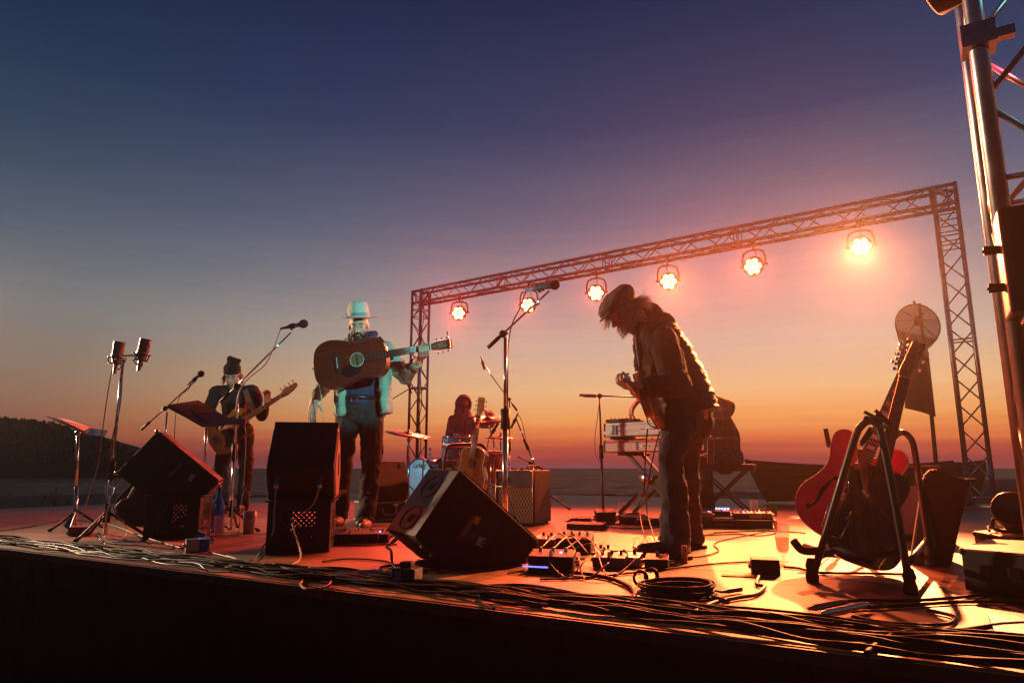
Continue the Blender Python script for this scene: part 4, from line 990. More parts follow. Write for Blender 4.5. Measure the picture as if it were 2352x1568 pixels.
def drum(name, label, c, axis, r, h, lugs, shell=m_pearl, head=m_head, hoop=m_chrome):
    """c is the centre of the batter head, axis points out of it"""
    axis = V(axis).normalized(); c = V(c); t_ = thing(name, label, 'drum', c - axis*h, 'drum kit'); fm = frame(axis)
    mb = MB(); mb.lathe([(r*.97, 0), (r, -.005), (r, -h+.005), (r*.97, -h)], c, axis, 36); mb.build('shell', shell, t_)
    mb = MB(); mb.lathe([(.001, .003), (r*.97, .003), (r*.99, -.006)], c, axis, 36); mb.build('head', head, t_)
    mb = MB(); mb.lathe([(.001, -h-.002), (r*.97, -h-.002), (r*.99, -h+.006)], c, axis, 36); mb.build('head', head, t_)
    for zz_ in (-.008, -h+.008):
        mb = MB(); mb.lathe([(r*1.0, -.014+zz_), (r*1.045, -.014+zz_), (r*1.045, .014+zz_), (r*1.0, .014+zz_), (r*1.0, -.014+zz_)], c, axis, 36); mb.build('hoop', hoop, t_)
    for k in range(lugs):
        a = 2*PI*k/lugs + .2; d = fm.col[0]*math.cos(a) + fm.col[1]*math.sin(a)
        mb = MB(); mb.tube([c + d*r*1.04 - axis*.004, c + d*r*1.04 - axis*(h-.004)], .0045, 6); mb.ball(c + d*r*1.02 - axis*h*.5, (.012, .012, .026), fm, 8, 6); mb.build('lug', m_chrome, t_)
    return t_
def hw(pts, r, parent, nm='stand_tube'): mb = MB(); mb.tube(pts, r, 8); return mb.build(nm, m_chrome, parent)
def tripod(c, parent, h=.22, r=.30, a0=.5, mat=None, tr=.009):
    for k in range(3):
        a = a0 + 2*PI*k/3; d = V((math.cos(a), math.sin(a), 0)); mb = MB(); c_ = V((c.x, c.y, 0))
        mb.tube([c_ + Z*h, c_ + d*r*.85 + Z*.03, c_ + d*r + Z*.014], tr, 8); o = mb.build('leg', mat or m_chrome, parent)
        mb = MB(); mb.ball(c_ + d*r + Z*.014, (.018, .018, .013), n=8, m=6); mb.build('rubber_foot', m_rubber, o)
kc = D(962, 1109, 8.25); kn_ = V((-.74, -.67, 0)).normalized()
t_ = drum('bass_drum', 'bass drum with pale logo head at the left of the drum kit', kc, kn_, .282, .36, 10, hoop=M('kick_hoop', (.03, .03, .032), .4))
text('logo', 'Ludwig', .095, kc + kn_*.0045 + Z*.205, V((.67, -.74, 0)), Z, m_black, t_, .001, font_shear=.3)
for sg in (-1, 1):
    p = kc - kn_*.12 + V((.67, -.74, 0))*sg*.27 - Z*.1; mb = MB(); mb.tube([p, V((p.x, p.y, .012)) + V((.67, -.74, 0))*sg*.12 + kn_*.12], .008, 6); mb.build('spur', m_chrome, t_)
mb = MB(); mb.tube([kc - kn_*.15 + Z*.28, kc - kn_*.15 + Z*.42], .012, 8); mb.build('tom_post', m_chrome, t_)
t1 = drum('rack_tom', 'blue pearl tom below the snare, right behind the tubular guitar stand', D(1050, 1020, 7.75), V((-.03, -.13, .99)), .168, .165, 8)
tripod(D(1050, 1020, 7.75), t1, .3, .3); hw([D(1050, 1052, 7.75), V((D(1050, 1052, 7.75).x, 7.75, .2))], .012, t1)
t2 = drum('snare_drum', 'shallow blue pearl snare drum in front of the drummer', D(1052, 1001, 8.15), V((-.02, -.06, 1)), .178, .115, 8)
tripod(D(1052, 1001, 8.15), t2, .3, .3, 1.2); hw([D(1052, 1020, 8.15), V((D(1052, 1020, 8.15).x, 8.15, .2))], .012, t2)
t3 = drum('floor_tom', 'floor tom at the right of the drum kit behind the sunburst guitar', D(1128, 1036, 8.0), V((.05, -.05, 1)), .20, .36, 8, shell=M('amber_shell', (.40, .13, .05), .3, coat=.4))
for a in (.5, 2.6, 4.7):
    q = D(1128, 1036, 8.0) + V((.215*math.cos(a), .215*math.sin(a), -.12)); hw([q, V((q.x, q.y, .012))], .008, t3, 'leg')
m_cym = M('cymbal_bronze', (.62, .36, .16), .30, 1.0, var=.2, vs=5)
def cymbal(label, c, n_, r, base, boom=None):
    c = V(c); n_ = V(n_).normalized(); t_ = thing('cymbal_stand', label, 'cymbal', V((base.x, base.y, 0)), 'drum kit')
    mb = MB(); mb.lathe([(.001, .030), (.018, .028), (r*.17, .018), (r*.22, .010), (r*.6, .003), (r, -.008), (r, -.0095), (r*.6, .001), (r*.22, .007), (.001, .026)], c, n_, 40); mb.build('cymbal', m_cym, t_)
    mb = MB(); mb.cyl(c - n_*.05, c + n_*.06, .006, n=8); mb.cyl(c + n_*.028, c + n_*.045, .014, n=10); mb.build('wing_nut', m_chrome, t_)
    top = c - n_*.05; b0 = V((base.x, base.y, 0))
    if boom: k = V(boom); hw([top, k], .009, t_); mb = MB(); mb.ball(k, .02, n=8, m=6); mb.build('clutch', m_chrome, t_); top = k
    hw([top, b0 + Z*.55], .010, t_); hw([b0 + Z*.57, b0 + Z*.12], .014, t_); tripod(b0, t_, .26, .28)
    return t_
c = D(938, 996, 8.1); cymbal('bronze crash cymbal at the left of the kit, edge on above the bass drum', c, (.16, -.14, .97), .275, V((c.x+.01, c.y+.05, 0)))
c = D(1120, 962, 8.0); cymbal('big amber lit cymbal tilted before the hooded drummer', c, (-.09, -.30, .95), .235, V((c.x+.1, 8.2, 0)), boom=c + V((.06, .15, -.22)))
c = D(1150, 1004, 8.1); t_ = cymbal('closed pair of hi hat cymbals behind the tall centre microphone stand', c, (0, -.07, 1), .18, V((c.x, c.y, 0)))
mb = MB(); mb.lathe([(.001, -.030), (.03, -.025), (.04, -.015), (.18, -.012), (.18, -.010), (.001, -.01)], c, (0, -.07, 1), 36); mb.build('cymbal', m_cym, t_)
t_ = thing('drum_stool', 'round black drum stool under the hooded drummer', 'stool', D(1068, 1080, 8.7)*V((1, 1, 0)) if False else V((D(1068, 1080, 8.7).x, 8.7, 0)))
q = V((D(1068, 1080, 8.7).x, 8.7, 0)); mb = MB(); mb.lathe([(.001, .41), (.15, .41), (.17, .43), (.165, .475), (.001, .485)], q, Z, 24); mb.build('seat', m_tolex, t_); hw([q + Z*.41, q + Z*.15], .016, t_); tripod(q, t_, .26, .25)

# ------------------------------------------------------------------ keyboards
ek = V((.72, -.695, 0)).normalized(); dk = V((-ek.y, ek.x, 0)); Mk = Matrix((ek, dk, Z)).transposed()
kR = V((1.655, 5.90, 0)); kL = kR - ek*1.07
m_nord = M('red_keyboard', (.45, .03, .035), .4, var=.1)
m_rol = M('silver_keyboard', (.34, .35, .37), .4, .2, var=.1)
m_keyw = M('white_keys', (.75, .74, .70), .35, var=.05)
def keyboard(label, a, L, dep, z0, h, mat, backmat, word, wpos, wsize, wmat):
    t_ = thing('keyboard', label, 'keyboard', V((a.x, a.y, z0)), 'keyboards on the stand')
    c = a + ek*L/2
    mb = MB(); mb.box(c + dk*dep/2 + Z*(z0 + h*.42), (L-.03, dep, h*.84), Mk, .004); mb.build('body', mat, t_)
    mb = MB(); mb.prism([a + ek*.018 + dk*.0 + Z*(z0+h*.84), a + ek*.018 + dk*dep*.5 + Z*(z0+h*.86), a + ek*.018 + dk*dep*.45 + Z*(z0+h), a + ek*.018 + Z*(z0+h)], ek*(L-.036)); mb.build('control_panel', mat, t_)
    for x in (0, L-.016):
        mb = MB(); mb.box(a + ek*(x+.008) + dk*dep/2 + Z*(z0+h/2), (.016, dep+.01, h+.006), Mk, .003); mb.build('end_block', m_black, t_)
    mb = MB(); mb.box(c - dk*.002 + Z*(z0+h*.42), (L-.04, .004, h*.70), Mk); mb.build('back_panel', backmat, t_)
    nk = int((L-.08)/.0235)
    mb = MB(); mb.box((0, 0, 0), (.0215, .14, .016)); mk_ = mb.mesh('white_key'); mk_.materials.append(m_keyw)
    for i in range(nk): piece('white_key', mk_, t_, a + ek*(.05 + i*.0235) + dk*(dep-.075) + Z*(z0+h*.84+.008), Mk)
    mb = MB(); mb.box((0, 0, 0), (.011, .09, .014)); mk2 = mb.mesh('black_key'); mk2.materials.append(m_black)
    for i in range(nk-1):
        if i % 7 not in (2, 6): piece('black_key', mk2, t_, a + ek*(.062 + i*.0235) + dk*(dep-.10) + Z*(z0+h*.84+.021), Mk)
    text('lettering', word, wsize, a + ek*wpos - dk*.005 + Z*(z0+h*.42), ek, Z, wmat, t_, .0012)
    for i in range(12):
        mb = MB(); p = a + ek*(L*.25 + i*L*.055) + dk*(.03+.03*(i % 3)) + Z*(z0+h); mb.cyl(p, p + Z*.016, .009, .008, 8); mb.build('control_knob', m_black, t_)
    for i, x in enumerate((.42, .445, .48, .55, .58, .78, .82)):
        mb = MB(); p = a + ek*(L*x) - dk*.004 + Z*(z0+h*.45); mb.cyl(p, p - dk*.004, .006, n=8); mb.build('jack_socket', m_black, t_)
    return t_
tN = keyboard('red stage piano on the lower tier of the keyboard stand', kL, 1.07, .30, .600, .105, m_nord, M('nord_back', (.66, .38, .34), .45), 'nord stage', .17, .062, m_white)
tR = keyboard('silver synthesizer on the upper tier of the keyboard stand', kL + dk*.02 - ek*.01, 1.02, .28, .748, .125, m_rol, M('roland_back', (.62, .64, .67), .4), 'Roland', .30, .068, m_white)
p = kL + ek*.52 - dk*.005 + Z*.812; mb = MB(); mb.box(p, (.09, .003, .018), Mk); mb.build('name_plate', m_white, tR)
for (ww_, x, z_, wd, hh_) in ((tR, .12, .81, .03, .09), (tN, .38, .65, .025, .075), (tN, .86, .655, .02, .08)):
    mb = MB(); mb.box(kL + ek*x - dk*.0055 + Z*z_, (wd, .003, hh_), Mk); mb.build('tape', m_tape_blue, ww_)
mb = MB(); mb.box(kL + ek*.43 - dk*.0055 + Z*.648, (.04, .003, .03), Mk); mb.build('sticker', m_white, tN)
mb = MB(); mb.box(kL + ek*.05 - dk*.006 + Z*.782, (.09, .003, .03), Mk); mb.build('sticker', m_white, tR)
# controller box on the synthesizer
q = kL + ek*.16 + dk*.10 + Z*.878
t_ = thing('effects_box', 'flat black controller box with small knobs on top of the silver synthesizer', 'effects box', q)
mb = MB(); mb.box(q + Z*.018, (.30, .16, .034), Mk, .004); mb.build('case', m_black, t_)
for i in range(6):
    mb = MB(); p = q + ek*(-.11+.044*i) - dk*.04 + Z*.035; mb.cyl(p, p + Z*.014, .009, .007, 8); mb.build('control_knob', m_chrome, t_)
# X stand
cK = kL + ek*.48
t_ = thing('keyboard_stand', 'black two tier X keyboard stand with cross legs', 'keyboard stand', cK + dk*.15)
def xp(a, d_, z_): return kL + ek*a + dk*d_ + Z*z_
m_xst = M('stand_black_steel', (.02, .019, .019), .4, coat=.15)
for d_ in (.03, .27):
    mb = MB(); p, q = xp(.10, d_, .738), xp(.80, d_, .02); dd = q-p; mb.box((p+q)/2, (.03, .028, dd.length), frame(dd, dk)); mb.build('leg', m_xst, t_)
    mb = MB(); p, q = xp(.80, d_+.032, .59), xp(.10, d_+.032, .02); dd = q-p; mb.box((p+q)/2, (.03, .028, dd.length), frame(dd, dk)); mb.build('leg', m_xst, t_)
for a, z_ in ((.16, .730), (.74, .730), (.24, .582), (.78, .582)):
    mb = MB(); mb.cyl(xp(a, -.10, z_), xp(a, .40, z_), .017, n=12); mb.build('support_arm', m_rubber, t_)
for a in (.10, .80):
    mb = MB(); mb.cyl(xp(a, -.12, .02), xp(a, .42, .02), .018, n=12); mb.build('foot_bar', m_xst, t_)
mb = MB(); mb.lathe([(.001, -.02), (.05, -.02), (.05, .02), (.001, .02)], xp(.45, .0, .36), dk, 16); mb.build('locking_disc', m_alu, t_)
# bench
bq = V((2.12, 6.95, 0)); eb_ = V((.9, -.43, 0)).normalized(); Mbn = Matrix((eb_, V((-eb_.y, eb_.x, 0)), Z)).transposed()
t_ = thing('keyboard_bench', 'black folding keyboard bench with crossed legs under the seated keyboardist', 'bench', bq)
mb = MB(); mb.box(bq + Z*.455, (.60, .30, .07), Mbn, .02); mb.build('seat', m_tolex, t_)
for dd_ in (-.12, .12):
    for sg in (-1, 1):
        p = bq + Mbn @ V((.2*sg, dd_ + .015*sg, .42)); q = bq + Mbn @ V((-.24*sg, dd_ + .015*sg, .012)); mb = MB(); mb.box((p+q)/2, (.022, .022, (q-p).length), frame(q-p, eb_)); mb.build('leg', m_xst, t_)
# framed tag hanging on a chain at the end of the red piano
p0 = D(1632, 985, 5.72)
t_ = thing('hanging_tag', 'small clear framed tag hanging on a chain by the end of the red piano', 'hanging tag', p0)
mb = MB(); mb.tube([D(1630, 940, 5.72), D(1632, 1000, 5.72)], .0022, 5)
for i in range(9): q = D(1632, 975 + i*3.4, 5.72); mb.ball(q, (.004, .003, .0065), n=6, m=5)
mb.build('chain', m_steel, t_)
mb = MB(); f4 = [D(u, v, 5.71) for u, v in ((1625, 1009), (1640, 1009), (1639, 1064), (1625, 1065))]; mb.tube(f4, .0022, 5, closed=True); mb.build('frame', M('tag_frame', (.6, .3, .2), .3), t_)
mb = MB(); mb.prism([D(u, v, 5.712) for u, v in ((1626, 1010), (1639, 1010), (1638, 1063), (1626, 1064))], V((0, .004, 0))); mb.build('plate', M('tag_plate', (.10, .05, .045), .2), t_)
# ------------------------------------------------------------------ people
def blob(name, prims, mat, parent, vox=.006, smooth=5, disp=0, dscale=.05, cuts=(), fill=True, thick=0, n=14):
    """one continuous skin over tapered limbs (c) and ellipsoids (e); cuts trim hems and openings flat"""
    mb = MB()
    for p in prims:
        if p[0] == 'c':
            a, ra, b_, rb = V(p[1]), p[2], V(p[3]), p[4]
            if (b_-a).length < 1e-4: continue
            mb.tube([a, b_], [ra, rb], n); mb.ball(a, ra, n=n, m=9); mb.ball(b_, rb, n=n, m=9)
        elif p[0] == 'e': mb.ball(p[1], p[2], p[3] if len(p) > 3 else I3, n=18, m=13)
        elif p[0] == 'b': mb.box(p[1], p[2], p[3] if len(p) > 3 else I3)
    o = mb.build(name, mat, parent)
    m = o.modifiers.new('r', 'REMESH'); m.mode = 'VOXEL'; m.voxel_size = vox
    m = o.modifiers.new('s', 'SMOOTH'); m.factor = .5; m.iterations = smooth
    if disp:
        tx = bpy.data.textures.get('cloth_%g' % dscale) or bpy.data.textures.new('cloth_%g' % dscale, 'CLOUDS'); tx.noise_scale = dscale; tx.noise_depth = 3
        m = o.modifiers.new('d', 'DISPLACE'); m.texture = tx; m.strength = disp; m.mid_level = .5
    me = bpy.data.meshes.new_from_object(o.evaluated_get(bpy.context.evaluated_depsgraph_get()))
    o.modifiers.clear(); old = o.data; o.data = me; bpy.data.meshes.remove(old); me.name = name
    if not me.materials: me.materials.append(mat)
    if cuts:
        bm = bmesh.new(); bm.from_mesh(me); bp_ = base_of(o)
        for c, nn in cuts:
            r_ = bmesh.ops.bisect_plane(bm, geom=bm.verts[:] + bm.edges[:] + bm.faces[:], plane_co=V(c) - bp_, plane_no=V(nn), clear_outer=True)
            if fill:
                ed = [e for e in r_['geom_cut'] if isinstance(e, bmesh.types.BMEdge)]
                if ed: bmesh.ops.holes_fill(bm, edges=ed, sides=0)
        bm.to_mesh(me); bm.free()
    me.polygons.foreach_set('use_smooth', [True]*len(me.polygons))
    if thick:
        m = o.modifiers.new('t', 'SOLIDIFY'); m.thickness = thick; m.offset = -1
    return o
def chain(pts): return [('c', pts[i][0], pts[i][1], pts[i+1][0], pts[i+1][1]) for i in range(len(pts)-1)]
def head_matrix(c, fwd, up, s=1.0):
    f_ = V(fwd).normalized(); u_ = V(up); u_ = (u_ - f_*u_.dot(f_)).normalized(); r_ = f_.cross(u_)
    return V(c), Matrix((r_, f_, u_)).transposed(), s
def head_prims(hm):
    c, Mh, s = hm; P = lambda x, y, z_: c + Mh @ V((x*s, y*s, z_*s)); E = lambda p, r_: ('e', P(*p), tuple(k*s for k in r_), Mh)
    out = [E((0, -.012, .035), (.074, .094, .083)), E((0, .028, -.028), (.058, .060, .085)), E((0, .038, -.085), (.043, .044, .034)), E((0, .070, -.104), (.020, .017, .017)),
           ('c', P(0, .084, .004), .0095*s, P(0, .107, -.034), .0125*s), E((.011, .094, -.038), (.009, .010, .008)), E((-.011, .094, -.038), (.009, .010, .008)),
           ('c', P(-.038, .074, .020), .0125*s, P(0, .086, .014), .011*s), ('c', P(.038, .074, .020), .0125*s, P(0, .086, .014), .011*s),
           E((.040, .058, -.030), (.021, .021, .020)), E((-.040, .058, -.030), (.021, .021, .020)),
           E((0, .087, -.062), (.021, .010, .0055)), E((0, .085, -.072), (.019, .010, .007)),
           E((.075, -.008, -.008), (.010, .021, .033)), E((-.075, -.008, -.008), (.010, .021, .033)),
           E((.031, .068, -.001), (.0135, .012, .0105)), E((-.031, .068, -.001), (.0135, .012, .0105))]
    return out, P
def face_parts(P, Mh, s, person, brow_mat, eye=True):
    for sg in (1, -1):
        mb = MB(); mb.tube([P(sg*.014, .0955, .020), P(sg*.032, .090, .026), P(sg*.049, .076, .021)], [.0035*s, .0045*s, .002*s], 6); mb.build('eyebrow', brow_mat, person)
        mb = MB(); mb.tube([P(sg*.019, .0815, -.005), P(sg*.031, .083, -.0075), P(sg*.043, .077, -.004)], [.0012*s, .0026*s, .0012*s], 6); mb.build('eye', brow_mat, person)
def hand_prims(P, d, nn, thumb=1, curl=.5, s=1.0, spread=.07):
    """palm from the wrist P along d, palm facing nn, fingers curling towards nn"""
    d = V(d).normalized(); nn = V(nn); nn = (nn - d*nn.dot(d)).normalized(); sd = d.cross(nn)*thumb; out = []; P = V(P)
    for i in range(4):
        o = (i-1.5)*.0195*s
        k = P + d*.088*s*(1, 1.02, 1.0, .93)[3-i if False else i] + sd*(-o)
        out.append(('c', P + sd*(-o*.7), .0145*s, k, .0115*s)); q = k
        for j, L in enumerate((.045, .027, .021)):
            a = curl*(j*.9 + .45); dd = (d*math.cos(a) + nn*math.sin(a) + sd*(-(i-1.5)*spread)).normalized()
            e = q + dd*L*s*(1.0, 1.08, 1.0, .80)[i]; out.append(('c', q, (.0100 - .0010*j)*s, e, (.0092 - .0011*j)*s)); q = e
    t0 = P + d*.022*s + sd*.024*s; t1 = t0 + (d*.55 + sd*.75 + nn*.35).normalized()*.042*s; t2 = t1 + (d*.85 + sd*.25 + nn*.45).normalized()*.034*s
    out += [('c', t0, .0155*s, t1, .0115*s), ('c', t1, .0112*s, t2, .0085*s)]
    return out
def strands(name, items, mat, parent, n=3):
    """items: (root, direction, length, droop, radius)"""
    mb = MB()
    for p, d, L, dr, r_ in items:
        d = V(d).normalized(); pts = [V(p)]; w = V((random.gauss(0, .25), random.gauss(0, .25), random.gauss(0, .2)))
        for k in range(4): d = (d + w*.35 + V((0, 0, -dr))*.35).normalized(); pts.append(pts[-1] + d*L/4)
        mb.tube(pts, [r_, r_, r_*.85, r_*.6, r_*.2], n, cap=False)
    return stuff(mb.build(name, mat, parent))
m_skin = M('skin', (.52, .33, .25), .5, var=.08, vs=30)
m_skin.node_tree.nodes['Principled BSDF'].inputs['Subsurface Weight'].default_value = .08
m_skin.node_tree.nodes['Principled BSDF'].inputs['Subsurface Radius'].default_value = (.02, .008, .004)
m_hair_dk = M('dark_hair', (.035, .018, .012), .55, var=.3)
m_hair_gr = M('grey_hair', (.58, .52, .45), .5, var=.25)
m_denim = M('denim', (.045, .043, .049), .85, var=.35, vs=12, bump=.3, bs=600)
m_trouser = M('charcoal_trousers', (.020, .019, .021), .85, var=.3, bump=.2, bs=500)
m_jacket = M('sage_canvas', (.25, .37, .29), .8, var=.12, bump=.25, bs=400)
m_navy = M('navy_shirt', (.022, .032, .085), .85, var=.25, bump=.2, bs=400)
m_shoe = M('dark_leather', (.025, .017, .014), .45, var=.3)

# ---- the singer
Y = 5.56
root = thing('person', 'bearded man in pale fedora and light jacket looking down at his acoustic guitar', 'person', V((D(812, 1200, Y).x, Y, 0)))
hipc, nk = D(824, 925, Y), D(833, 790, Y)
hm = head_matrix(D(823.5, 748, 5.50), (.14, -.95, -.30), (-.02, -.2, 1)); hp, HP = head_prims(hm)
shR, shL = D(786, 806, Y+.02), D(888, 808, Y)
elR, wrR = D(750, 878, Y+.10), D(722, 919, Y-.12)
elL, wrL = D(930, 866, Y-.05), D(960, 827, 5.22)
kneeR, ankR = D(788, 1062, Y-.04), D(779, 1186, Y+.10)
kneeL, ankL = D(853, 1064, Y-.10), D(838, 1192, Y-.14)
body = hp + chain([(HP(0, -.03, -.05), .058), (nk, .062)]) + chain([(nk, .07), (D(833, 815, Y), .13), (D(826, 880, Y), .13), (hipc, .14)])
body += chain([(shR, .065), (elR, .045), (wrR, .030)]) + chain([(shL, .065), (elL, .045), (wrL, .030)])
body += chain([(D(803, 935, Y), .085), (kneeR, .058), (ankR, .04)]) + chain([(D(848, 935, Y), .085), (kneeL, .058), (ankL, .04)])
body += hand_prims(wrR, (-.10, -.12, -1), (.35, .85, -.1), thumb=1, curl=.34, s=1.06, spread=.02)
for i, u in enumerate((963.5, 970, 976.5, 983)):                      # fretting fingers come up over the strings
    a, b_, c = D(u+1, 817 - i*.8, 5.11), D(u+.5, 806 - i, 5.055), D(u-1, 796.5 - i*1.1, 5.075)
    body += [('c', wrL.lerp(a, .35), .017, a, .0125), ('c', a, .0115, b_, .0105), ('c', b_, .0105, c, .0085)]
body += [('c', D(962, 822, 5.17), .016, D(974, 800, 5.19), .012), ('c', D(974, 800, 5.19), .0115, D(981, 785, 5.17), .009)]
body += [('e', D(775, 1196, Y-.0), (.045, .11, .035)), ('e', D(838, 1203, Y-.22), (.045, .12, .035))]
blob('body', body, m_skin, root, vox=.0055, smooth=4)
face_parts(HP, hm[1], 1, root, m_hair_dk)
beard = [('e', HP(0, .052, -.098), (.056, .052, .042), hm[1]), ('e', HP(.050, .022, -.062), (.016, .036, .050), hm[1]), ('e', HP(-.050, .022, -.062), (.016, .036, .050), hm[1]),
         ('c', HP(-.028, .086, -.058), .0085, HP(0, .097, -.052), .009), ('c', HP(.028, .086, -.058), .0085, HP(0, .097, -.052), .009), ('e', HP(0, .062, -.132), (.040, .034, .034), hm[1])]
bo = blob('beard', beard, m_hair_dk, root, vox=.004, smooth=2, disp=.012, dscale=.012)
it = []
for _ in range(420):
    a = random.uniform(-1.5, 1.5); zz_ = random.uniform(-.15, -.06); p = HP(math.sin(a)*.055, .045 + math.cos(a)*.045, zz_)
    it.append((p, hm[1] @ V((math.sin(a)*.5, .35, -.9)), random.uniform(.015, .035), .3, .0009))
strands('beard_hair', it, m_hair_dk, root)
# fedora
hatc = HP(0, -.005, .060); hup = (hm[1] @ V((0, -.10, 1))).normalized(); hx = hm[1] @ V((1, 0, 0)); hy = hup.cross(hx)
m_felt = M('pale_felt', (.50, .48, .42), .9, var=.08, bump=.15, bs=300); m_band = M('hat_band', (.22, .23, .22), .6)
hat = thing('hat', 'pale felt fedora with grey band on the bearded man', 'hat', hatc); mb = MB()
def ring(rx, ry, zc, n=40, dip=0, curl=0):
    out = []
    for k in range(n):
        a = 2*PI*k/n; out.append(hatc + hx*rx*math.cos(a) + hy*ry*math.sin(a) + hup*(zc + curl*abs(math.cos(a))**3 - dip*max(0, math.cos(a*2+PI))**2*0))
    return out
prof = [(.174, .188, .004, .012), (.176, .190, .008, .012), (.130, .146, .010, .003), (.092, .106, .012, 0), (.088, .102, .05, 0), (.082, .097, .10, 0), (.070, .088, .132, 0), (.045, .066, .140, 0), (.022, .045, .128, 0), (.001, .001, .122, 0)]
rings = [ring(a, b_, z_, curl=c) for a, b_, z_, c in prof]
for i, r_ in enumerate(rings):                      # front pinch of the crown
    if i >= 5:
        for q in r_:
            pass
vs = [p for r_ in rings for p in r_]
mb.add(vs, [(i*40+k, i*40+(k+1) % 40, (i+1)*40+(k+1) % 40, (i+1)*40+k) for i in range(len(rings)-1) for k in range(40)], True)
under = [ring(.174, .188, .004, curl=.012), ring(.130, .146, .004, curl=.003), ring(.09, .104, .002)]
vs = [p for r_ in under for p in r_]; mb.add(vs, [(i*40+k, i*40+(k+1) % 40, (i+1)*40+(k+1) % 40, (i+1)*40+k) for i in range(2) for k in range(40)], True)
mb.build('crown', m_felt, hat); mb = MB()
r0, r1 = ring(.0915, .1055, .014), ring(.0895, .1035, .046); mb.add(r0 + r1, [(k, (k+1) % 40, 40+(k+1) % 40, 40+k) for k in range(40)], True)
mb.box(hatc + hx*.088 + hy*.0 + hup*.032, (.012, .035, .03), Matrix((hx, hy, hup)).transposed(), .003); mb.build('band', m_band, hat)
# clothes
sh = chain([(nk + V((0, .01, -.01)), .085), (D(832, 812, Y), .150), (D(828, 860, Y), .152), (D(825, 905, Y), .150), (D(824, 932, Y), .145)]) + [('c', shR, .07, shL, .07)]
blob('shirt', sh + [('e', D(838, 788, Y-.02), (.085, .085, .05))], m_navy, root, vox=.009, smooth=6, disp=.02, dscale=.08, cuts=[(D(824, 930, Y), (0, 0, -1))])
collar = [('c', D(812, 784, Y-.06), .026, D(806, 772, Y+.02), .03), ('c', D(840, 790, Y-.09), .03, D(860, 768, Y+.0), .034), ('c', D(812, 784, Y-.06), .026, D(832, 800, Y-.12), .025), ('c', D(832, 800, Y-.12), .025, D(842, 790, Y-.09), .028), ('c', D(806, 772, Y+.02), .03, D(860, 768, Y), .034)]
blob('collar', collar, m_navy, root, vox=.007, smooth=4, disp=.01, dscale=.03)
jk = chain([(D(812, 790, Y+.03), .06), (shR, .085), (elR, .062), (wrR + (elR-wrR)*.14, .046)]) + chain([(D(854, 790, Y+.03), .06), (shL, .085), (elL, .064), (wrL + (elL-wrL)*.22, .046)])
jk += [('c', D(806, 812, Y+.07), .10, D(800, 930, Y+.07), .10), ('c', D(850, 812, Y+.07), .10, D(856, 950, Y+.07), .11), ('c', D(803, 800, Y+.06), .09, D(857, 800, Y+.06), .09)]
for k in range(5):
    f_ = k/4; jk += [('c', D(788-2*f_, 815, Y-.02-.02*k), .045, D(777+3*f_*2, 945, Y-.02-.03*k), .040)]
    jk += [('c', D(886-4*f_, 815, Y-.02-.02*k), .05, D(893-10*f_, 972, Y-.0-.035*k), .034)]
jk += [('c', D(793, 790, Y-.10), .022, D(806, 778, Y+.0), .024), ('c', D(793, 790, Y-.10), .018, D(786, 800, Y-.12), .016)]
blob('jacket', jk, m_jacket, root, vox=.0075, smooth=4, disp=.030, dscale=.07, cuts=[(D(830, 966, Y), (0.25, 0, -1))])
for (u, v) in ((778, 918), (779, 932)):
    mb = MB(); p = D(u, v, Y-.19); mb.ball(p, (.007, .003, .007), n=8, m=6); mb.build('jacket_button', m_steel, root)
tr = chain([(D(824, 912, Y), .135), (D(824, 945, Y), .140)]) + chain([(D(803, 935, Y), .108), (D(794, 1000, Y-.02), .092), (kneeR, .077), (D(783, 1120, Y+.05), .073), (ankR + V((0, 0, -.02)), .068)]) + chain([(D(847, 935, Y), .112), (D(853, 1000, Y-.04), .094), (kneeL, .078), (D(848, 1128, Y-.1), .073), (ankL + V((0, 0, -.02)), .068)])
blob('trousers', tr, m_trouser, root, vox=.0085, smooth=4, disp=.034, dscale=.075, cuts=[(ankR + V((0, 0, -.015)), (0, 0, -1)), (D(824, 913, Y), (0, 0, 1))])
mb = MB(); c = D(824, 915, Y); mb.tube([c + V((.151*math.cos(a*PI/20), .150*math.sin(a*PI/20), 0)) for a in range(40)], .012, 6, closed=True)
for q in mb.v: q.z = c.z + (q.z - c.z)*1.7
bt_ = mb.build('belt', M('belt_leather', (.015, .015, .02), .3, coat=.3), root)
mb = MB(); p = D(813, 916, Y-.165); mb.tube([p + V((-.022, 0, -.02)), p + V((.022, 0, -.02)), p + V((.022, 0, .02)), p + V((-.022, 0, .02))], .004, 6, closed=True); mb.build('buckle', m_chrome, bt_)
for an, yy in ((ankR, -.06), (ankL, -.10)):
    z0 = V((an.x, an.y, 0))
    o = blob('shoe', [('c', z0 + V((0, .05, .055)), .048, z0 + V((0, -.14, .038)), .040), ('e', z0 + V((0, .04, .08)), (.045, .06, .05))], m_shoe, root, vox=.006, smooth=4, cuts=[(z0 + V((0, 0, .008)), (0, 0, -1))])
    mb = MB(); mb.prism([z0 + V((.048*math.cos(a*PI/10), -.04 + .145*math.sin(a*PI/10), .001)) for a in range(20)], Z*.012); mb.build('sole', m_rubber, o)
mb = MB(); st = [D(868, 775, Y+.12), D(874, 782, Y-.04), D(886, 806, Y-.13), D(898, 826, 5.30)]
for a, b_ in zip(st, st[1:]): dd = b_-a; mb.box((a+b_)/2, (.045, .005, dd.length+.01), frame(dd, V((0, -1, .3))))
mb.build('guitar_strap', m_black, gs)
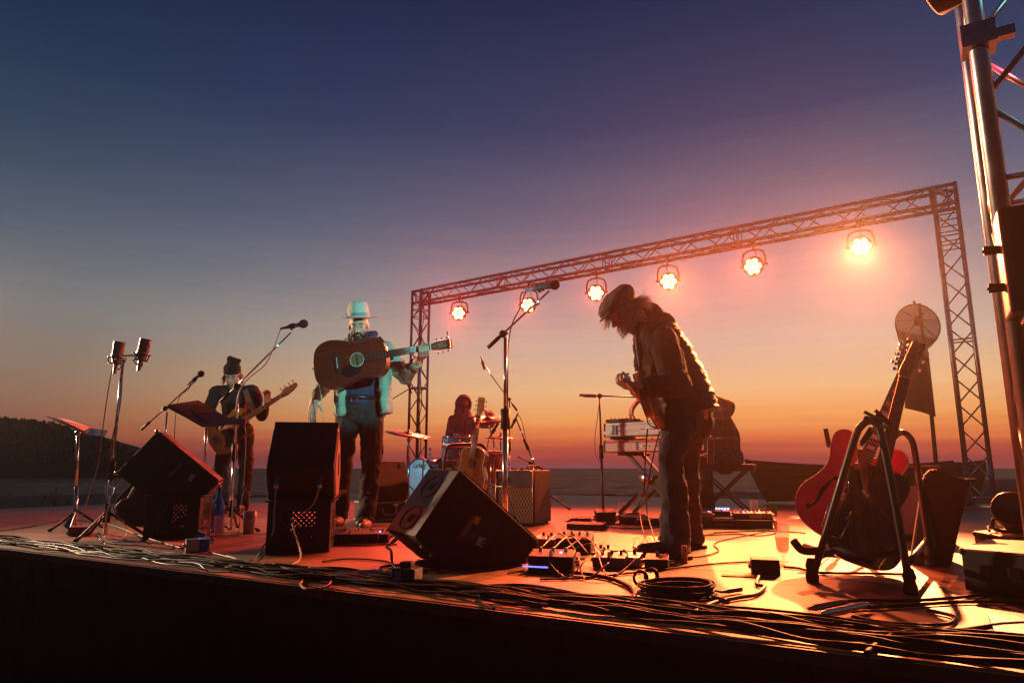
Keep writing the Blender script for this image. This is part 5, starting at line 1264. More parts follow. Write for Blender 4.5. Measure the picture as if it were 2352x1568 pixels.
mb = MB(); mb.tube(spline([D(724, 848, 5.27), D(733, 880, 5.3), D(738, 910, 5.3), D(743, 968, 5.32), D(756, 1080, 5.4), D(770, 1215, 5.45)], 6), .0033, 5); tag(mb.build('instrument_cable', M('white_cable', (.5, .45, .4), .5)), 'thin pale cable hanging from the tail of the acoustic guitar', 'cable')

# ---- the man in the flat cap
Y = 3.80
root = thing('person', 'long haired man in flat cap, puffer vest and jeans bent over his electric guitar', 'person', V((D(1555, 1270, 3.8).x, 3.8, 0)))
hm = head_matrix(D(1432, 717, 3.72), (-.80, -.22, -.58), (-.56, -.05, .83), .93); hp, HP = head_prims(hm)
nk = D(1483, 738, 3.80); shN, shF = D(1521, 785, 3.60), D(1500, 772, 4.0)
elN, wrN = D(1557, 884, 3.50), D(1474, 891, 3.36)
elF, wrF = D(1500, 880, 4.02), D(1484, 905, 3.86)
knN, anN = D(1537, 1048, 3.58), D(1551, 1248, 3.58)
knF, anF = D(1579, 1050, 4.0), D(1588, 1225, 4.06)
hipN, hipF = D(1570, 950, 3.70), D(1592, 950, 3.92)
tors = [((1488, 744), .075), ((1508, 778), .115), ((1530, 826), .130), ((1555, 876), .135), ((1574, 922), .135), ((1580, 948), .13)]
body = hp + chain([(HP(0, -.03, -.05), .055), (nk, .062)]) + chain([(D(u, v, 3.8), r_) for (u, v), r_ in tors])
body += chain([(nk, .05), (shN, .06), (elN, .046), (wrN, .031)]) + chain([(nk, .05), (shF, .06), (elF, .046), (wrF, .031)])
body += chain([(hipN, .09), (knN, .055), (anN, .042)]) + chain([(hipF, .09), (knF, .055), (anF, .042)])
body += hand_prims(wrN, (-.85, -.35, .12), (-.1, .25, .95), thumb=1, curl=1.15, s=.95)
body += hand_prims(wrF, (-.75, -.1, -.62), (.55, .1, -.75), thumb=1, curl=.62)
for an in (anN, anF): body.append(('c', V((an.x, an.y, .05)), .035, V((an.x - .15, an.y, .04)), .032))
blob('body', body, m_skin, root, vox=.0055, smooth=4)
face_parts(HP, hm[1], .93, root, m_hair_gr)
it = []; hm1 = hm[1]
for _ in range(620):                                # long hair flicking out at the nape
    a = random.uniform(-1.35, 1.35); zz_ = random.uniform(-.03, .03); p = HP(math.sin(a)*.078, -.03 - math.cos(a)*.068, zz_)
    it.append((p, V((.9, random.uniform(-.4, .3), random.uniform(-.25, .45))) + hm1 @ V((math.sin(a)*.5, -.2, 0)), random.uniform(.05, .105), random.uniform(-.05, .5), .0011))
for _ in range(420):                                # sides of the face and beard
    sg = random.choice((1, -1, 1)); p = HP(sg*random.uniform(.055, .074), random.uniform(-.02, .058), random.uniform(-.10, .02))
    it.append((p, hm1 @ V((sg*.15, .25, -.9)), random.uniform(.02, .045), .1, .0011))
for _ in range(260):
    a = random.uniform(-1.3, 1.3); p = HP(math.sin(a)*.05, .05 + math.cos(a)*.04, random.uniform(-.115, -.05))
    it.append((p, hm1 @ V((math.sin(a)*.3, .5, -.8)), random.uniform(.012, .03), .2, .0011))
for _ in range(120):                                # forelock under the brim
    p = HP(random.uniform(-.05, .05), .09, random.uniform(.02, .045)); it.append((p, hm1 @ V((random.uniform(-.2, .2), .7, -.5)), random.uniform(.05, .10), .4, .0010))
strands('hair', it, m_hair_gr, root)
m_cap = M('cap_wool', (.16, .115, .12), .9, var=.2, bump=.4, bs=200)
cap = thing('flat_cap', 'brown wool flat cap on the hunched man', 'cap', HP(0, 0, .08)); 
blob('crown', [('e', HP(0, -.008, .075), (.112*.93, .125*.93, .062), hm1), ('e', HP(0, .03, .062), (.103*.93, .104*.93, .045), hm1), ('e', HP(0, -.045, .090), (.095, .085, .055), hm1)], m_cap, cap, vox=.006, smooth=4, disp=.022, dscale=.05)
blob('brim', [('e', HP(0, .105, .044), (.075, .048, .009), hm1 @ Matrix.Rotation(R(-14), 3, 'X'))], m_cap, cap, vox=.004, smooth=2)
mb = MB(); mb.ball(HP(.0, .118, .058), .007, n=8, m=6); mb.build('cap_button', m_gold, cap)
m_hood = M('dark_hoodie', (.028, .016, .014), .9, var=.25, bump=.25, bs=400); m_vest = M('puffer_nylon', (.038, .028, .028), .55, var=.2, bump=.3, bs=90)
hd = chain([(D(1470, 738, 3.8), .085), (D(1492, 738, 3.82), .105), (D(1508, 762, 3.8), .125)]) + [('c', D(1500, 768, 3.64), .075, D(1495, 760, 3.98), .075)]
hd += chain([(D(u, v, 3.8), r_*1.06) for (u, v), r_ in tors[1:5]])
hd += chain([(shN + V((-.02, .05, 0)), .085), (shN, .085), (shN.lerp(elN, .5), .078), (elN, .069), (elN.lerp(wrN, .5), .058), (wrN + (elN-wrN)*.08, .046)]) + chain([(shF, .08), (elF, .066), (wrF + (elF-wrF)*.1, .045)])
hd += [('c', D(1466, 745, 3.72), .028, D(1472, 800, 3.68), .04), ('c', D(1472, 800, 3.68), .045, D(1480, 850, 3.68), .05)]
blob('hoodie', hd, m_hood, root, vox=.0075, smooth=4, disp=.026, dscale=.06)
# quilted vest: ridged rings along the spine
mb = MB(); sp = spline([D(u, v, 3.8) for u, v in ((1494, 752), (1512, 786), (1532, 830), (1556, 878), (1574, 922), (1583, 952))], 14); ns = 46; ring_n = len(sp)
vs = []
for i, p in enumerate(sp):
    t_d = (sp[min(i+1, ring_n-1)] - sp[max(i-1, 0)]).normalized(); sy = V((0, 1, 0)); sx_ = sy.cross(t_d).normalized()
    f_ = i/(ring_n-1); ra = .104 + .040*min(1, f_*3) + .010*f_; rb = .14 + .05*min(1, f_*2.5)
    puff = .009*abs(math.sin(f_*PI*12))**.6
    for k in range(ns):
        a = 2*PI*k/ns; w = .004*math.sin(a*17 + i*1.9) + .003*math.sin(a*31 - i*2.3)
        vs.append(p + sx_*(ra + puff + w)*math.cos(a) + sy*(rb + puff + w)*math.sin(a))
fs = [(i*ns+k, i*ns+(k+1) % ns, (i+1)*ns+(k+1) % ns, (i+1)*ns+k) for i in range(ring_n-1) for k in range(ns)]
mb.add(vs, fs, True); vest = mb.build('vest', m_vest, root)
m = vest.modifiers.new('t', 'SOLIDIFY'); m.thickness = .012; m.offset = -1
pv = D(1497, 804, 3.575); mb = MB(); qn = V((-.35, -.93, .1)).normalized(); fq = frame(qn)
patch = [pv + V((x, -x*.38, z_)) for x, z_ in ((-.022, .030), (.008, .030), (.026, -.024), (-.022, -.034))]; mb.prism(patch, qn*.004); o = mb.build('patch', M('white_patch', (.80, .76, .70), .6), root)
mb = MB(); mb.tube([p.lerp(pv, .18) + qn*.006 for p in patch], .0012, 5, closed=True); mb.tube(spline([pv + V((.004, -.004, .014)) + qn*.006, pv + V((.012, -.007, .006)) + qn*.006, pv + V((.004, -.003, -.002)) + qn*.006, pv + V((.012, -.007, -.012)) + qn*.006, pv + V((.0, -.002, -.018)) + qn*.006], 4), .0014, 5); mb.build('patch_emblem', M('patch_red', (.45, .14, .10), .6), o)
mb = MB(); mb.tube(spline([D(1459, 766, 3.66), D(1461, 790, 3.645), D(1466, 826, 3.63), D(1468, 841, 3.63)], 5), .0035, 6); mb.build('hood_cord', M('white_cord', (.7, .65, .6), .7), root)
jn = chain([(D(1578, 930, 3.8), .125), (D(1584, 965, 3.82), .135)]) + chain([(hipN, .108), (D(1554, 1003, 3.64), .088), (knN, .062), (D(1547, 1115, 3.58), .066), (D(1550, 1200, 3.57), .074), (D(1551, 1268, 3.56), .080)]) + chain([(hipF, .10), (knF, .064), (D(1583, 1130, 4.02), .062), (D(1587, 1238, 4.05), .066)])
blob('jeans', jn, m_denim, root, vox=.0075, smooth=4, disp=.026, dscale=.055, cuts=[(D(1551, 1268, 3.56), (0, 0, -1))])
for an, dx in ((anN, 0), (anF, 0)):
    z0 = V((an.x, an.y, 0))
    o = blob('boot', [('c', z0 + V((.03, 0, .055)), .048, z0 + V((-.16, -.02, .042)), .042), ('c', z0 + V((.02, 0, .05)), .05, z0 + V((.01, 0, .13)), .05)], m_shoe, root, vox=.006, smooth=4, cuts=[(z0 + V((0, 0, .012)), (0, 0, -1))])
    mb = MB(); mb.prism([z0 + V((-.06 + .145*math.cos(a*PI/10), -.01 + .05*math.sin(a*PI/10), .001)) for a in range(20)], Z*.016); mb.build('sole', m_rubber, o)
mb = MB(); st = [D(1487, 770, 3.62), D(1489, 808, 3.58), D(1486, 838, 3.60), D(1482, 872, 3.66)]
for a, b_ in zip(st, st[1:]): dd = b_-a; mb.box((a+b_)/2, (.058, .005, dd.length+.01), frame(dd, V((-.5, -.8, .2))) )
mb.build('guitar_strap', M('brown_suede', (.13, .075, .05), .8), ge)
mb = MB(); mb.tube(spline([D(1505, 950, 3.72), D(1490, 950, 3.70), D(1487, 968, 3.70), D(1500, 980, 3.72), D(1512, 972, 3.74), D(1515, 950, 3.78)], 6), .0035, 5); tag(mb.build('instrument_cable', m_cable), 'black cable looping under the electric guitar of the hunched man', 'cable')

# ---- the bassist
Y = 7.30
root = thing('person', 'man in dark beanie and dark long sleeved shirt playing the yellow bass', 'person', V((D(540, 1170, Y).x, Y, 0)))
hm = head_matrix(D(533.5, 863, 7.24), (.18, -.90, -.40), (0, -.15, 1)); hp, HP = head_prims(hm)
nk = D(537, 889, Y+.03); shR, shL = D(498, 900, Y), D(580, 899, Y)
elR, wrR = D(474, 948, Y-.05), D(509, 984, 7.02); elL, wrL = D(601, 952, Y-.12), D(610, 930, 7.02)
hipR, hipL = D(528, 988, Y), D(561, 988, Y); knR, anR = D(509, 1068, Y), D(515, 1162, Y+.05); knL, anL = D(566, 1072, Y), D(558, 1166, Y)
body = hp + chain([(HP(0, -.03, -.05), .055), (nk, .06)]) + chain([(nk, .07), (D(538, 915, Y), .12), (D(541, 955, Y), .115), (D(544, 988, Y), .12)])
body += chain([(shR, .06), (elR, .045), (wrR, .03)]) + chain([(shL, .06), (elL, .045), (wrL, .03)]) + chain([(hipR, .085), (knR, .055), (anR, .04)]) + chain([(hipL, .085), (knL, .055), (anL, .04)])
body += hand_prims(wrR, (.8, -.1, .25), (.1, .6, -.6), thumb=1, curl=.55) + hand_prims(wrL, (.1, .05, 1), (-.1, -.85, .2), thumb=1, curl=.75)
for an in (anR, anL): body.append(('c', V((an.x, an.y, .05)), .034, V((an.x, an.y - .15, .04)), .03))
blob('body', body, m_skin, root, vox=.006, smooth=4); face_parts(HP, hm[1], 1, root, m_hair_dk)
strands('hair', [(HP(sg*.074, random.uniform(-.06, .02), random.uniform(-.06, .03)), hm[1] @ V((sg*.5, -.2, -.7)), random.uniform(.04, .08), .3, .0016) for sg in (1, -1) for _ in range(110)] + [(HP(random.uniform(-.045, .045), .075, random.uniform(-.11, -.06)), hm[1] @ V((0, .5, -.8)), .02, .3, .0012) for _ in range(160)], m_hair_dk, root)
bn = thing('beanie', 'dark knitted beanie with floppy top on the bassist', 'hat', HP(0, 0, .08)); m_knit = M('dark_knit', (.012, .009, .009), .95, var=.3, bump=.5, bs=180)
blob('crown', [('e', HP(0, -.012, .075), (.088, .104, .075), hm[1]), ('e', HP(-.01, -.03, .135), (.066, .075, .060), hm[1]), ('c', HP(-.07, -.03, .155), .022, HP(.02, -.02, .180), .034)], m_knit, bn, vox=.006, smooth=3, disp=.016, dscale=.03)
blob('cuff', [('e', HP(0, -.012, .048), (.091, .107, .032), hm[1])], m_knit, bn, vox=.006, smooth=3, disp=.006, dscale=.02)
sw = chain([(nk + V((0, 0, -.0)), .075), (D(538, 912, Y), .135), (D(541, 955, Y), .132), (D(544, 982, Y), .130)]) + [('c', shR, .075, shL, .075)] + chain([(shR, .075), (elR, .058), (wrR + (elR-wrR)*.1, .042)]) + chain([(shL, .078), (elL, .066), (wrL + (elL-wrL)*.12, .045)])
blob('sweater', sw, M('dark_sweater', (.020, .014, .020), .85, var=.2, bump=.2, bs=300), root, vox=.009, smooth=4, disp=.03, dscale=.08)
tr = chain([(D(544, 975, Y), .125), (D(544, 992, Y), .13)]) + chain([(hipR, .1), (knR, .072), (anR, .062)]) + chain([(hipL, .1), (knL, .072), (anL, .062)])
blob('trousers', tr, M('dark_red_trousers', (.030, .013, .013), .8, var=.2), root, vox=.009, smooth=3, disp=.035, dscale=.07)
for an in (anR, anL):
    z0 = V((an.x, an.y, 0)); o = blob('shoe', [('c', z0 + V((0, .05, .055)), .046, z0 + V((0, -.14, .038)), .040)], m_shoe, root, vox=.007, smooth=3, cuts=[(z0 + V((0, 0, .002)), (0, 0, -1))])
mb = MB(); st = [D(560, 892, Y+.1), D(563, 896, Y-.10), D(574, 930, Y-.17), D(572, 960, 7.05)]
for a, b_ in zip(st, st[1:]): dd = b_-a; mb.box((a+b_)/2, (.055, .005, dd.length+.01), frame(dd, V((0, -1, .3))))
mb.build('guitar_strap', M('rust_strap', (.25, .07, .04), .6), gb)

# ---- the drummer
Y = 8.70
root = thing('person', 'drummer with glasses and moustache in a grey hooded sweatshirt, hood up', 'person', V((D(1066, 1100, Y).x, Y, 0)))
hm = head_matrix(D(1064.5, 934, 8.62), (.26, -.95, -.14), (.10, -.05, 1)); hp, HP = head_prims(hm)
nk = D(1066, 955, Y+.02); shR, shL = D(1043, 967, Y), D(1090, 968, Y-.02); elR, wrR = D(1033, 1008, Y-.05), D(1052, 1003, 8.32); elL, wrL = D(1126, 972, 8.45), D(1124, 948, 8.15)
hip = D(1066, 1066, Y); 
body = hp + chain([(HP(0, -.03, -.05), .055), (nk, .06)]) + chain([(nk, .07), (D(1067, 980, Y), .12), (D(1067, 1030, Y), .12), (hip, .13)])
body += chain([(shR, .06), (elR, .045), (wrR, .03)]) + chain([(shL, .06), (elL, .045), (wrL, .03)])
body += hand_prims(wrL, (-.75, -.3, .35), (-.25, .1, -1), thumb=1, curl=.8) + hand_prims(wrR, (.75, -.55, -.1), (.1, -.1, -1), thumb=-1, curl=.9)
legs = []
for sg in (-1, 1):
    k = V((hip.x + .24*sg, Y-.44, .50)); an = V((hip.x + .26*sg, Y-.42, .10)); legs.append((k, an)); body += chain([(hip + V((.09*sg, 0, -.02)), .085), (k, .058), (an, .04), (an + V((0, -.15, -.06)), .035)])
blob('body', body, m_skin, root, vox=.006, smooth=4); face_parts(HP, hm[1], 1, root, m_hair_dk)
mb = MB(); mb.tube([HP(-.032, .088, -.060), HP(-.014, .101, -.049), HP(0, .103, -.049), HP(.014, .101, -.049), HP(.032, .088, -.060)], [.004, .009, .008, .009, .004], 8); mb.build('moustache', m_hair_dk, root)
gl = thing('glasses', 'dark rimmed glasses on the hooded drummer', 'glasses', HP(0, .1, 0)); mb = MB()
for sg in (1, -1): mb.tube([HP(sg*.032 + .023*math.cos(a*PI/10), .100 - abs(.023*math.cos(a*PI/10)*.25), .0 + .018*math.sin(a*PI/10)) for a in range(20)], .003, 5, closed=True); mb.tube([HP(sg*.055, .094, .004), HP(sg*.078, .0, .006)], .003, 5)
mb.tube([HP(-.010, .102, .004), HP(.010, .102, .004)], .003, 5); mb.build('frame', m_black, gl)
m_hsw = M('grey_sweatshirt', (.42, .33, .30), .9, var=.15, bump=.25, bs=300)
blob('hood', [('e', HP(0, -.02, .03), (.108, .128, .128), hm[1]), ('e', HP(0, -.03, -.07), (.105, .115, .10), hm[1]), ('c', HP(0, -.06, -.08), .10, nk + V((0, .05, 0)), .10)], m_hsw, root, vox=.007, smooth=4, disp=.014, dscale=.05, cuts=[(HP(0, .062, 0), hm[1] @ V((0, 1, .06)))], fill=False, thick=.014)
sw = chain([(nk + V((0, .02, -.03)), .09), (D(1067, 982, Y), .145), (D(1067, 1030, Y), .15), (hip, .15)]) + [('c', shR, .08, shL, .08)] + chain([(shR, .08), (elR, .066), (wrR + (elR-wrR)*.1, .046)]) + chain([(shL, .08), (elL, .066), (wrL + (elL-wrL)*.1, .048)])
swo = blob('sweatshirt', sw, m_hsw, root, vox=.009, smooth=4, disp=.03, dscale=.08)
mb = MB(); mb.tube([D(1067, 968, Y-.16), D(1067, 1005, Y-.165)], .003, 5); mb.build('zip', m_black, root)
blob('trousers', chain([(hip, .135), (hip + V((0, -.03, -.04)), .13)]) + sum([chain([(hip + V((.09*sg, 0, -.03)), .1), (k, .072), (an, .06)]) for sg, (k, an) in zip((-1, 1), legs)], []), m_trouser, root, vox=.009, smooth=3, disp=.03, dscale=.07)

# ---- the keyboardist, mostly hidden behind the man in the cap
Y = 7.0; f_k = -dk
root = thing('person', 'seated keyboardist in plaid shirt half hidden behind the hunched man', 'person', V((2.12, 6.95, 0)))
hip = V((2.14, 6.97, .56)); nk = D(1619, 917, 6.88); hm = head_matrix(D(1596, 898, 6.78), f_k + V((-.15, 0, -.55)), (0, -.25, 1), .95); hp, HP = head_prims(hm)
sx_ = V((-f_k.y, f_k.x, 0)); shA, shB = nk + sx_*.19 + V((.05, .03, -.09)), nk - sx_*.19 + V((.06, .04, -.09))
wrA, wrB = kL + ek*.70 + dk*.34 + Z*.80, kL + ek*.92 + dk*.36 + Z*.77; elA, elB = shA.lerp(wrA, .5) + V((.05, .05, -.16)), D(1640, 985, 6.72)
body = hp + chain([(HP(0, -.03, -.05), .055), (nk, .06)]) + chain([(nk, .07), (nk.lerp(hip, .3) + V((.04, .03, 0)), .12), (nk.lerp(hip, .65) + V((.06, .05, 0)), .125), (hip, .13)])
body += chain([(shA, .06), (elA, .045), (wrA, .03)]) + chain([(shB, .06), (elB, .045), (wrB, .03)]) + hand_prims(wrA, f_k, (0, 0, -1), 1, .5) + hand_prims(wrB, f_k, (0, 0, -1), -1, .5)
knA, anA = D(1616, 1062, 6.55), D(1627, 1168, 6.62); knB, anB = hip + f_k*.42 - sx_*.16, V((0, 0, 0)); anB = V((knB.x + .05, knB.y + .05, .10))
body += chain([(hip + sx_*.09, .085), (knA, .058), (anA, .04), (anA + f_k*.14 + V((0, 0, -.06)), .034)]) + chain([(hip - sx_*.09, .085), (knB, .058), (anB, .04), (anB + f_k*.14 + V((0, 0, -.06)), .034)])
blob('body', body, m_skin, root, vox=.006, smooth=4)
strands('hair', [(HP(random.uniform(-.075, .075), random.uniform(-.09, .05), random.uniform(.0, .10)), hm[1] @ V((random.uniform(-.6, .6), -.8, .1)), random.uniform(.04, .08), .3, .0018) for _ in range(300)], m_hair_dk, root)
m_plaid = bpy.data.materials.new('plaid_flannel'); m_plaid.use_nodes = True; t = m_plaid.node_tree; b = t.nodes['Principled BSDF']; b.inputs['Roughness'].default_value = .9
co = N(t, 'ShaderNodeTexCoord'); sx = N(t, 'ShaderNodeSeparateXYZ'); t.links.new(co.outputs['Object'], sx.inputs[0]); ks = []
for ax_n in ('X', 'Z', 'Y'):
    k = math_node(t, 'MULTIPLY', sx.outputs[ax_n], 11.0); k = math_node(t, 'FRACT', k); ks.append(math_node(t, 'LESS_THAN', k, .35))
k = math_node(t, 'MULTIPLY', math_node(t, 'ADD', ks[0], ks[1]), .5)
t.links.new(ramp(t, [(0, (.035, .014, .014)), (.5, (.09, .045, .04)), (1, (.19, .11, .09))], k), b.inputs['Base Color'])
sw = chain([(nk, .08), (nk.lerp(hip, .3) + V((.05, .04, 0)), .150), (nk.lerp(hip, .65) + V((.08, .05, 0)), .155), (hip + V((0, 0, -.02)), .155)]) + chain([(nk, .07), (shA, .08), (elA, .064), (wrA, .045)]) + chain([(nk, .07), (shB, .08), (elB, .066), (wrB, .045)])
blob('shirt', sw, m_plaid, root, vox=.009, smooth=4, disp=.03, dscale=.08)
blob('jeans', chain([(hip, .14), (hip + f_k*.05, .135)]) + chain([(hip + sx_*.09, .105), (knA, .076), (anA, .066)]) + chain([(hip - sx_*.09, .105), (knB, .076), (anB, .066)]), m_denim, root, vox=.009, smooth=3, disp=.035, dscale=.07)
for an in (anA, anB):
    z0 = V((an.x, an.y, 0)); blob('shoe', [('c', z0 - f_k*.05 + Z*.05, .045, z0 + f_k*.14 + Z*.036, .038)], m_shoe, root, vox=.007, smooth=3, cuts=[(z0 + Z*.002, (0, 0, -1))])
# ------------------------------------------------------------------ microphones and their stands
m_mic = M('microphone_body', (.03, .034, .045), .35, coat=.2); m_foam = M('foam_windscreen', (.012, .012, .015), .95, bump=.6, bs=300)
m_meshg = M('mic_mesh', (.20, .18, .16), .4, .7, bump=.8, bs=600)
def round_base(c, parent, r=.13): mb = MB(); mb.lathe([(.001, .035), (.03, .033), (.05, .022), (r, .012), (r, .0015), (.001, .001)], c, Z, 28); mb.build('base', m_black_metal, parent)
def mic_stand(label, base, top, boom=None, tail=None, kind='tripod', r=.011, up=.008, group='microphone stands', mid=.55, mat=None, a0=.4):
    base = V(base); top = V(top); t_ = thing('microphone_stand', label, 'microphone stand', base, group); mat = mat or m_chrome
    mp_ = base.lerp(top, mid)
    mb = MB(); mb.tube([base + Z*.02, mp_], r, 10); mb.build('lower_tube', mat, t_)
    mb = MB(); mb.tube([mp_, top], up, 10); mb.build('upper_tube', mat, t_)
    mb = MB(); mb.tube([mp_ - (top-base).normalized()*.06, mp_ + (top-base).normalized()*.06], r*1.7, 10); mb.build('clutch', m_black, t_)
    if kind == 'tripod':
        tripod(base, t_, .17, .25, a0, m_black_metal, .010); mb = MB(); mb.cyl(base + Z*.10, base + Z*.22, .024, .018, 12); mb.build('hub', m_black, t_)
    elif kind == 'round': round_base(V((base.x, base.y, 0)), t_)
    if boom is not None:
        boom = V(boom); tail = V(tail); dd = (boom-tail).normalized()
        mb = MB(); mb.tube([tail, boom], .0068, 8); mb.build('boom_arm', mat, t_)
        mb = MB(); mb.tube([tail - dd*.0, tail + dd*.10], .013, 8); mb.build('boom_grip', m_black, t_)
        k = tail + dd*max(0, (top-tail).dot(dd)); mb = MB(); mb.ball(k, (.024, .024, .024), n=10, m=7); mb.tube([k, k + V((.03, -.02, 0))], .008, 6); mb.build('boom_clutch', m_black, t_)
    return t_
def vocal_mic(label, a, b_, r=.011, head=.026, foam=True, group='microphones', ring=True):
    """body from a (cable end) to b_ (grille)"""
    a, b_ = V(a), V(b_); d = (b_-a).normalized(); t_ = thing('microphone', label, 'microphone', a, group)
    mb = MB(); mb.cyl(a, b_, r*.85, r*1.25, 14); mb.build('body', m_mic, t_)
    mb = MB(); mb.ball(b_ + d*head*.7, (head, head, head*1.05), frame(d), 16, 11); mb.build('windscreen' if foam else 'grille', m_foam if foam else m_meshg, t_)
    mb = MB(); mb.cyl(a - d*.045, a, .008, .0105, 12); mb.build('plug', m_steel, t_)
    mb = MB(); mb.cyl(a.lerp(b_, .25), a.lerp(b_, .6), r*1.5, r*1.6, 12); mb.tube([a.lerp(b_, .4), a.lerp(b_, .4) - Z*.03], .008, 6); mb.build('clip', m_black, t_)
    return t_
def cable(pts, r, label, group=None, mat=None, k=7, name='cable'):
    mb = MB(); mb.tube(spline(pts, k), r, 6); return tag(mb.build(name, mat or m_cable, origin=V(pts[0])), label, 'cable', group)
m_pale = M('pale_cable', (.30, .27, .25), .5)
# tall twin condenser stand at the left
b0 = G(240, 1236); Yt = b0.y; tp = D(283, 826, Yt)
t_ = mic_stand('tall chrome stand at the left carrying two large condenser microphones on a bar', b0, tp, kind='tripod', r=.0135, up=.010, mid=.37)
mb = MB(); mb.tube([D(262, 822, Yt), D(284, 817, Yt), D(306, 816, Yt), D(318, 818, Yt)], .006, 6); mb.build('stereo_bar', m_steel, t_)
mb = MB(); mb.tube([D(320, 818, Yt), D(321, 803, Yt), D(342, 806, Yt)], .009, 6); mb.build('swivel_arm', m_black, t_)
for lab, (cu, cv), (du, dv) in (('left large condenser microphone on the twin stand, lit cream', (270, 815), (275, 784)), ('right large condenser microphone on the twin stand, dark and higher', (328, 808), (335, 778))):
    a, b_ = D(cu, cv, Yt-.01), D(du, dv, Yt-.02); d = (b_-a).normalized(); mt_ = thing('condenser_microphone', lab, 'microphone', a, 'condenser microphones')
    mb = MB(); mb.cyl(a, b_, .036, .037, 24); mb.build('grille', m_meshg, mt_)
    mb = MB(); mb.cyl(a - d*.012, a, .039, n=24); mb.cyl(a - d*.062, a - d*.012, .024, .036, 18); mb.cyl(a - d*.13, a - d*.062, .012, .016, 12); mb.build('body', m_steel, mt_)
    mb = MB()
    for hh_, rr in ((-.018, .055), (-.058, .045)): mb.tube([a + d*hh_ + frame(d).col[0]*rr*math.cos(j*PI/10) + frame(d).col[1]*rr*math.sin(j*PI/10) for j in range(20)], .0045, 5, closed=True)
    for j in range(4): w_ = frame(d).col[0]*math.cos(j*PI/2+.4) + frame(d).col[1]*math.sin(j*PI/2+.4); mb.tube([a - d*.018 + w_*.055, a - d*.058 + w_*.045], .004, 5)
    mb.build('shock_mount', m_black_metal, mt_)
cable([D(262, 826, Yt+.02), D(248, 900, Yt+.03), D(236, 985, Yt+.05), D(224, 1070, Yt+.1), D(200, 1150, Yt+.25), D(188, 1190, Yt+.5), G(186, 1206)], .0038, 'pale cable hanging free from the left condenser microphone', 'condenser microphone cables', m_pale)
cable([D(282, 838, Yt-.03), D(276, 930, Yt-.03), D(257, 1010, Yt-.03), D(246, 1100, Yt-.05), D(241, 1170, Yt-.1), G(238, 1222), G(232, 1248)], .0040, 'bright cable running down close along the twin condenser stand', 'condenser microphone cables', m_pale)
cable([D(325, 824, Yt), D(327, 838, Yt), D(322, 842, Yt), D(313, 836, Yt), D(303, 821, Yt)], .0038, 'short cable looping under the right condenser microphone', 'condenser microphone cables')
cable([D(270, 830, Yt-.03), D(268, 842, Yt-.03), D(272, 848, Yt-.03), D(278, 842, Yt-.03), D(279, 826, Yt-.03)], .0042, 'tight cable loop under the left condenser microphone', 'condenser microphone cables', m_pale)
# bassist's vocal microphone
tp = D(384, 946, 6.1); t_ = mic_stand('boom microphone stand between the left music stand and the bassist', V((tp.x, 6.1, 0)), tp, D(452, 872, 6.05), D(325, 986, 6.15), kind='tripod')
vocal_mic('foam topped vocal microphone in front of the bassist', D(440, 876, 6.05), D(457, 862, 6.05), head=.030)
cable([D(438, 879, 6.05), D(434, 892, 6.05), D(412, 912, 6.1), D(404, 950, 6.1), D(401, 990, 6.1), D(398, 1060, 6.1)], .0035, 'thin cable drooping from the bassist vocal microphone')
# singer's vocal microphone
b0 = G(528, 1219); Ys = b0.y; tp = D(547, 896, Ys)
t_ = mic_stand('tripod boom microphone stand in front of the bassist, boom rising right', b0, tp, D(668, 764, Ys-.05), D(506, 923, Ys+.05), kind='tripod', r=.013, up=.009, a0=-.35)
vocal_mic('large vocal microphone with round foam on the singer boom', D(657, 752, Ys-.05), D(690, 745, Ys-.05), r=.014, head=.034)
cable([D(652, 753, Ys-.05), D(643, 760, Ys-.05), D(628, 800, Ys-.05), D(608, 838, Ys-.06), D(570, 870, Ys-.05), D(548, 905, Ys-.05), D(541, 960, Ys-.05), D(543, 1020, Ys-.05), D(536, 1130, Ys-.05), D(532, 1215, Ys-.1)], .0036, 'cable wound along the singer boom and down its stand', None, m_pale)
cable([D(558, 975, 4.9), D(564, 990, 4.9), D(565, 1030, 4.9), D(560, 1110, 4.95), D(553, 1170, 5.0), G(548, 1222)], .0036, 'pale cable hanging from the centre music stand to the floor', None, m_pale)
mb = MB(); mb.box(D(552, 968, Ys-.1), (.075, .03, .045), rz(.3), .006); tag(mb.build('stand_pouch', M('teal_grey_pouch', (.12, .18, .20), .5), origin=D(552, 968, Ys-.1)), 'small grey box clipped on the singer microphone stand', 'box')
# tall centre stand
Yc = 4.05; tp = D(1161, 775, Yc); bc = V((tp.x, Yc, 0))
t_ = mic_stand('tall heavy centre microphone stand with a boom rising to the right', bc, tp, D(1262, 668, Yc-.12), D(1121, 798, Yc+.05), kind='round', r=.0165, up=.011, mid=.60)
vocal_mic('blue grey microphone with big round foam at the top of the centre boom', D(1222, 664, Yc-.12), D(1266, 656, Yc-.12), r=.015, head=.030)
cable([D(1215, 666, Yc-.12), D(1206, 674, Yc-.1), D(1193, 710, Yc-.05), D(1176, 745, Yc), D(1167, 800, Yc-.03), D(1166, 900, Yc-.03), D(1164, 1000, Yc-.03), D(1160, 1060, Yc-.05), D(1166, 1130, Yc-.1), D(1180, 1170, Yc-.1), D(1185, 1200, Yc-.1)], .0036, 'cable running down the tall centre microphone stand')
